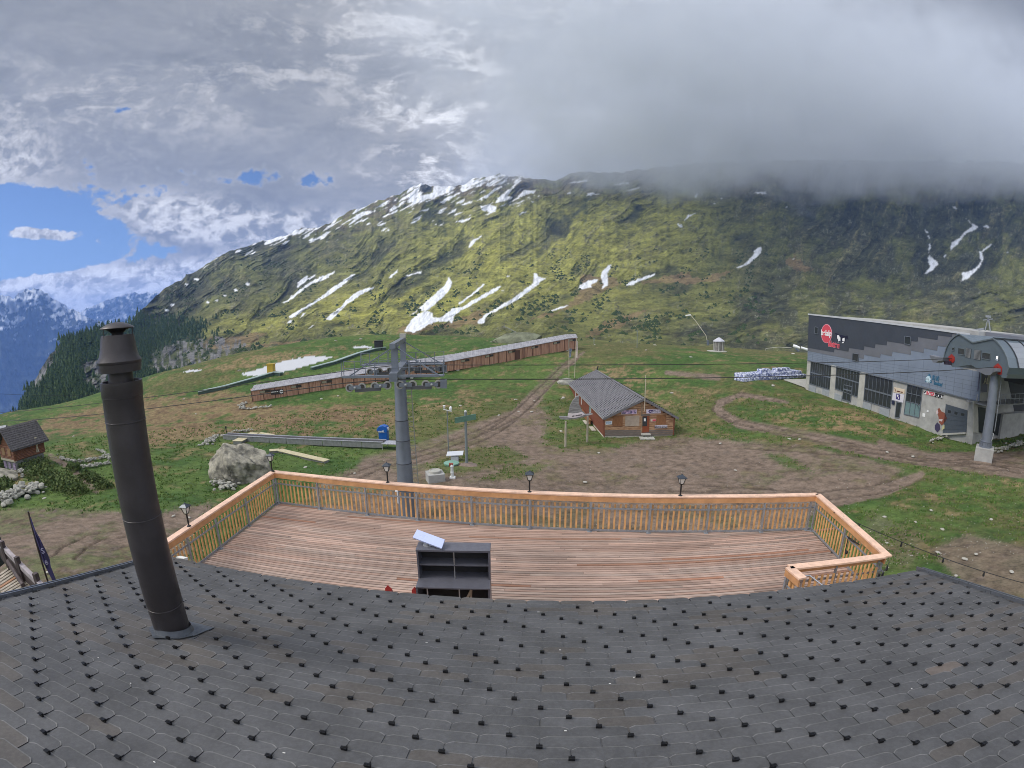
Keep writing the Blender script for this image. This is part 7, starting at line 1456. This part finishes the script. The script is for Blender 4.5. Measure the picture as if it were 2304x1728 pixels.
for k in range(6):
    a, b_ = SZ(170+50*k, 400+48*k), SZ(250+50*k, 470+36*k); m = MB(); m.bar(a, b_, .10, .04); sp(m.build('short_tread', old))
m = MB(); m.tube([SZ(110, 330, zS+.3), SZ(180, 440, zS+.2), SZ(240, 540, zS+.25), SZ(330, 680, zS+.2)], .07, 7); m.tube([SZ(110, 330, zS+.3), SZ(130, 470, zS)], .03, 6); sp(m.build('gnarled_rail', oldd, smooth=True))
m = MB(); m.prism([SZ(-80, 300, zS-.5), SZ(40, 280, zS-.5), SZ(110, 330, zS-.5), SZ(0, 420, zS-.5), SZ(-80, 440, zS-.5)], (0, 0, .9)); sp(m.build('dark_canopy', mat('canopy_dark', (.03, .035, .04), .6)))

# ---------------- conifers on the spur and single shrubs ----------------
fw, cliff, mpx, mpy, sf, n2, g2, RRv, MP = (MTN[k] for k in ('fw', 'cliff', 'px', 'py', 'sf', 'n2', 'g2', 'RR', 'P'))
rg = np.random.default_rng(5); msp = np.nonzero((fw > .35) & (cliff < .5) & (mpx > -60) & (mpx < 640) & (sf < .5))[0]; rg.shuffle(msp)
V, Fc = [], []; cnt = 0
vsz = 0
for i in msp:
    if cnt >= 6500: break
    if fw[i] < rg.random()*.9: continue
    p = MP[i]+rg.normal(size=3)*np.array([3, 3, 0]); d_ = np.linalg.norm(p[:2])
    if d_ > 1000: 
        if rg.random() < .75: continue
    h_ = rg.uniform(4.5, 10); r0 = h_*rg.uniform(.20, .32); cnt += 1
    for q, (za, zb_, ra) in enumerate(((.08, .55, 1), (.32, .78, .72), (.58, 1.0, .45))):
        n0 = len(V); k_ = 6; ph = rg.random()*6
        V += [(p[0]+r0*ra*(1+.3*rg.normal())*math.cos(ph+s*2*math.pi/k_), p[1]+r0*ra*(1+.3*rg.normal())*math.sin(ph+s*2*math.pi/k_), p[2]-1+h_*za*(1+.12*rg.normal())) for s in range(k_)]+[(p[0]+rg.normal()*.2, p[1], p[2]-1+h_*zb_)]
        Fc += [(n0+s, n0+(s+1) % k_, n0+k_) for s in range(k_)]
tag(mesh_obj('conifer_forest', V, Fc, tuft_mat('conifers', (.024, .048, .022), (.075, .11, .04))), 'dense dark conifer wood covering the steep spur on the left', kind='stuff')
V, Fc = [], []; cand = np.nonzero((mpx > 330) & (mpx < 1750) & (mpy > 560) & (sf < .5) & (n2 > .50) & (g2 < .6) & (RRv < 1100))[0]; rg.shuffle(cand)
for i in cand[:2600]:
    p = MP[i]; s_ = rg.uniform(1.2, 3.2)
    n0 = len(V); V += [(p[0]+s_*(1+.3*rg.normal())*math.cos(s*1.26), p[1]+s_*math.sin(s*1.26), p[2]-.3) for s in range(5)]+[(p[0], p[1], p[2]+s_*.9)]; Fc += [(n0+s, n0+(s+1) % 5, n0+5) for s in range(5)]
tag(mesh_obj('alpine_shrubs', V, Fc, tuft_mat('shrubs', (.022, .038, .014), (.06, .085, .025))), 'low dark shrubs dotted over the mountainside', kind='stuff')
# bushes on the bank by the log cabin
V, Fc = [], []
bank = [W0(*q) for q in ((560, 800), (520, 900), (600, 1000), (700, 1080), (760, 980), (700, 850), (1000, 1120), (1150, 1180), (1250, 1280), (1100, 1250), (900, 1180), (1350, 1350), (1300, 930), (1550, 1060), (1700, 1130), (1850, 1250), (30, 800), (60, 1200), (100, 1300), (-20, 900))]
lm = tuft_mat('bush_leaves', (.07, .11, .035), (.13, .16, .055))
for k, q in enumerate(bank):
    c = hit(*q); V, Fc = [], []; big = 1.0 if k < 12 else .7
    for _ in range(420):
        u = rg.normal(size=3); u /= np.linalg.norm(u); u[2] = abs(u[2]); pr = u*np.array([1.3, 1.3, .9])*big*rg.uniform(.55, 1.05); s_ = .10; a = rg.normal(size=3)*s_; b_ = rg.normal(size=3)*s_; n0 = len(V)
        V += [tuple(pr), tuple(pr+a), tuple(pr+a+b_), tuple(pr+b_)]; Fc.append((n0, n0+1, n0+2, n0+3))
    o = mesh_obj('low_bush', V, Fc, lm); o.location = tuple(c); tag(o, 'low green bush on the grassy bank near the log cabin', 'bush', 'low bushes on the bank by the log cabin')
# ---------------- air and the cloud hanging on the mountain ----------------
def vol_box(name, lo, hi, kind='stuff'):
    m = MB(); m.b2(lo, hi); o = m.build(name, None); tag(o, kind=kind); return o
hz_ = vol_box('haze', (-9500, -300, -1700), (3200, 8600, 720)); hz_['label'] = 'thin blue air between the camera and the far peaks'
vm = bpy.data.materials.new('haze_air'); vm.use_nodes = True; t = NT(vm.node_tree); t.n.clear(); pv = t.new('ShaderNodeVolumePrincipled'); mo = t.new('ShaderNodeOutputMaterial')
pv.inputs['Color'].default_value = (.24, .42, .86, 1); pv.inputs['Density'].default_value = 1.35e-4; pv.inputs['Anisotropy'].default_value = .1; t.l.new(pv.outputs[0], mo.inputs['Volume']); hz_.data.materials.append(vm)
cb2 = vol_box('cloud_bank', (-500, 420, 215), (2400, 1750, 680)); cb2['label'] = 'grey cloud hanging over the right part of the mountain'
vm = bpy.data.materials.new('cloud_vapour'); vm.use_nodes = True; t = NT(vm.node_tree); t.n.clear(); pv = t.new('ShaderNodeVolumePrincipled'); mo = t.new('ShaderNodeOutputMaterial')
ge = t.new('ShaderNodeNewGeometry'); sp_ = t.new('ShaderNodeSeparateXYZ'); t.l.new(ge.outputs['Position'], sp_.inputs[0]); x_, y_, z_ = sp_.outputs
n_ = t.noise(t.scale(ge.outputs['Position'], (1, 1, 1.6)), .0065, 5, .62); n2_ = t.noise(ge.outputs['Position'], .0022, 3, .5)
# base of the cloud: higher on the left, lower on the right
basez = t.math('ADD', t.ramp(x_, -250, 620, 372, 250), t.ramp(x_, 500, 1500, 0, -22)); basez = t.math('ADD', basez, t.math('MULTIPLY', t.math('SUBTRACT', n_, .5), 300))
h_ = t.math('SUBTRACT', z_, basez); dens = t.math('MULTIPLY', t.ramp(h_, -10, 75), t.ramp(z_, 430, 660, 1, 0)); dens = t.math('MULTIPLY', dens, t.ramp(t.math('ADD', x_, t.math('MULTIPLY', t.math('SUBTRACT', n2_, .5), 500)), -300, 250))
dens = t.math('MULTIPLY', dens, t.ramp(y_, 430, 560)); dens = t.math('MULTIPLY', dens, t.ramp(t.noise(ge.outputs['Position'], .011, 5, .65), .32, .62, .25, 1.7)); t.put(pv, 'Density', t.math('MULTIPLY', dens, .0060))
pv.inputs['Color'].default_value = (.86, .885, .92, 1); pv.inputs['Anisotropy'].default_value = .2; t.l.new(pv.outputs[0], mo.inputs['Volume']); cb2.data.materials.append(vm)
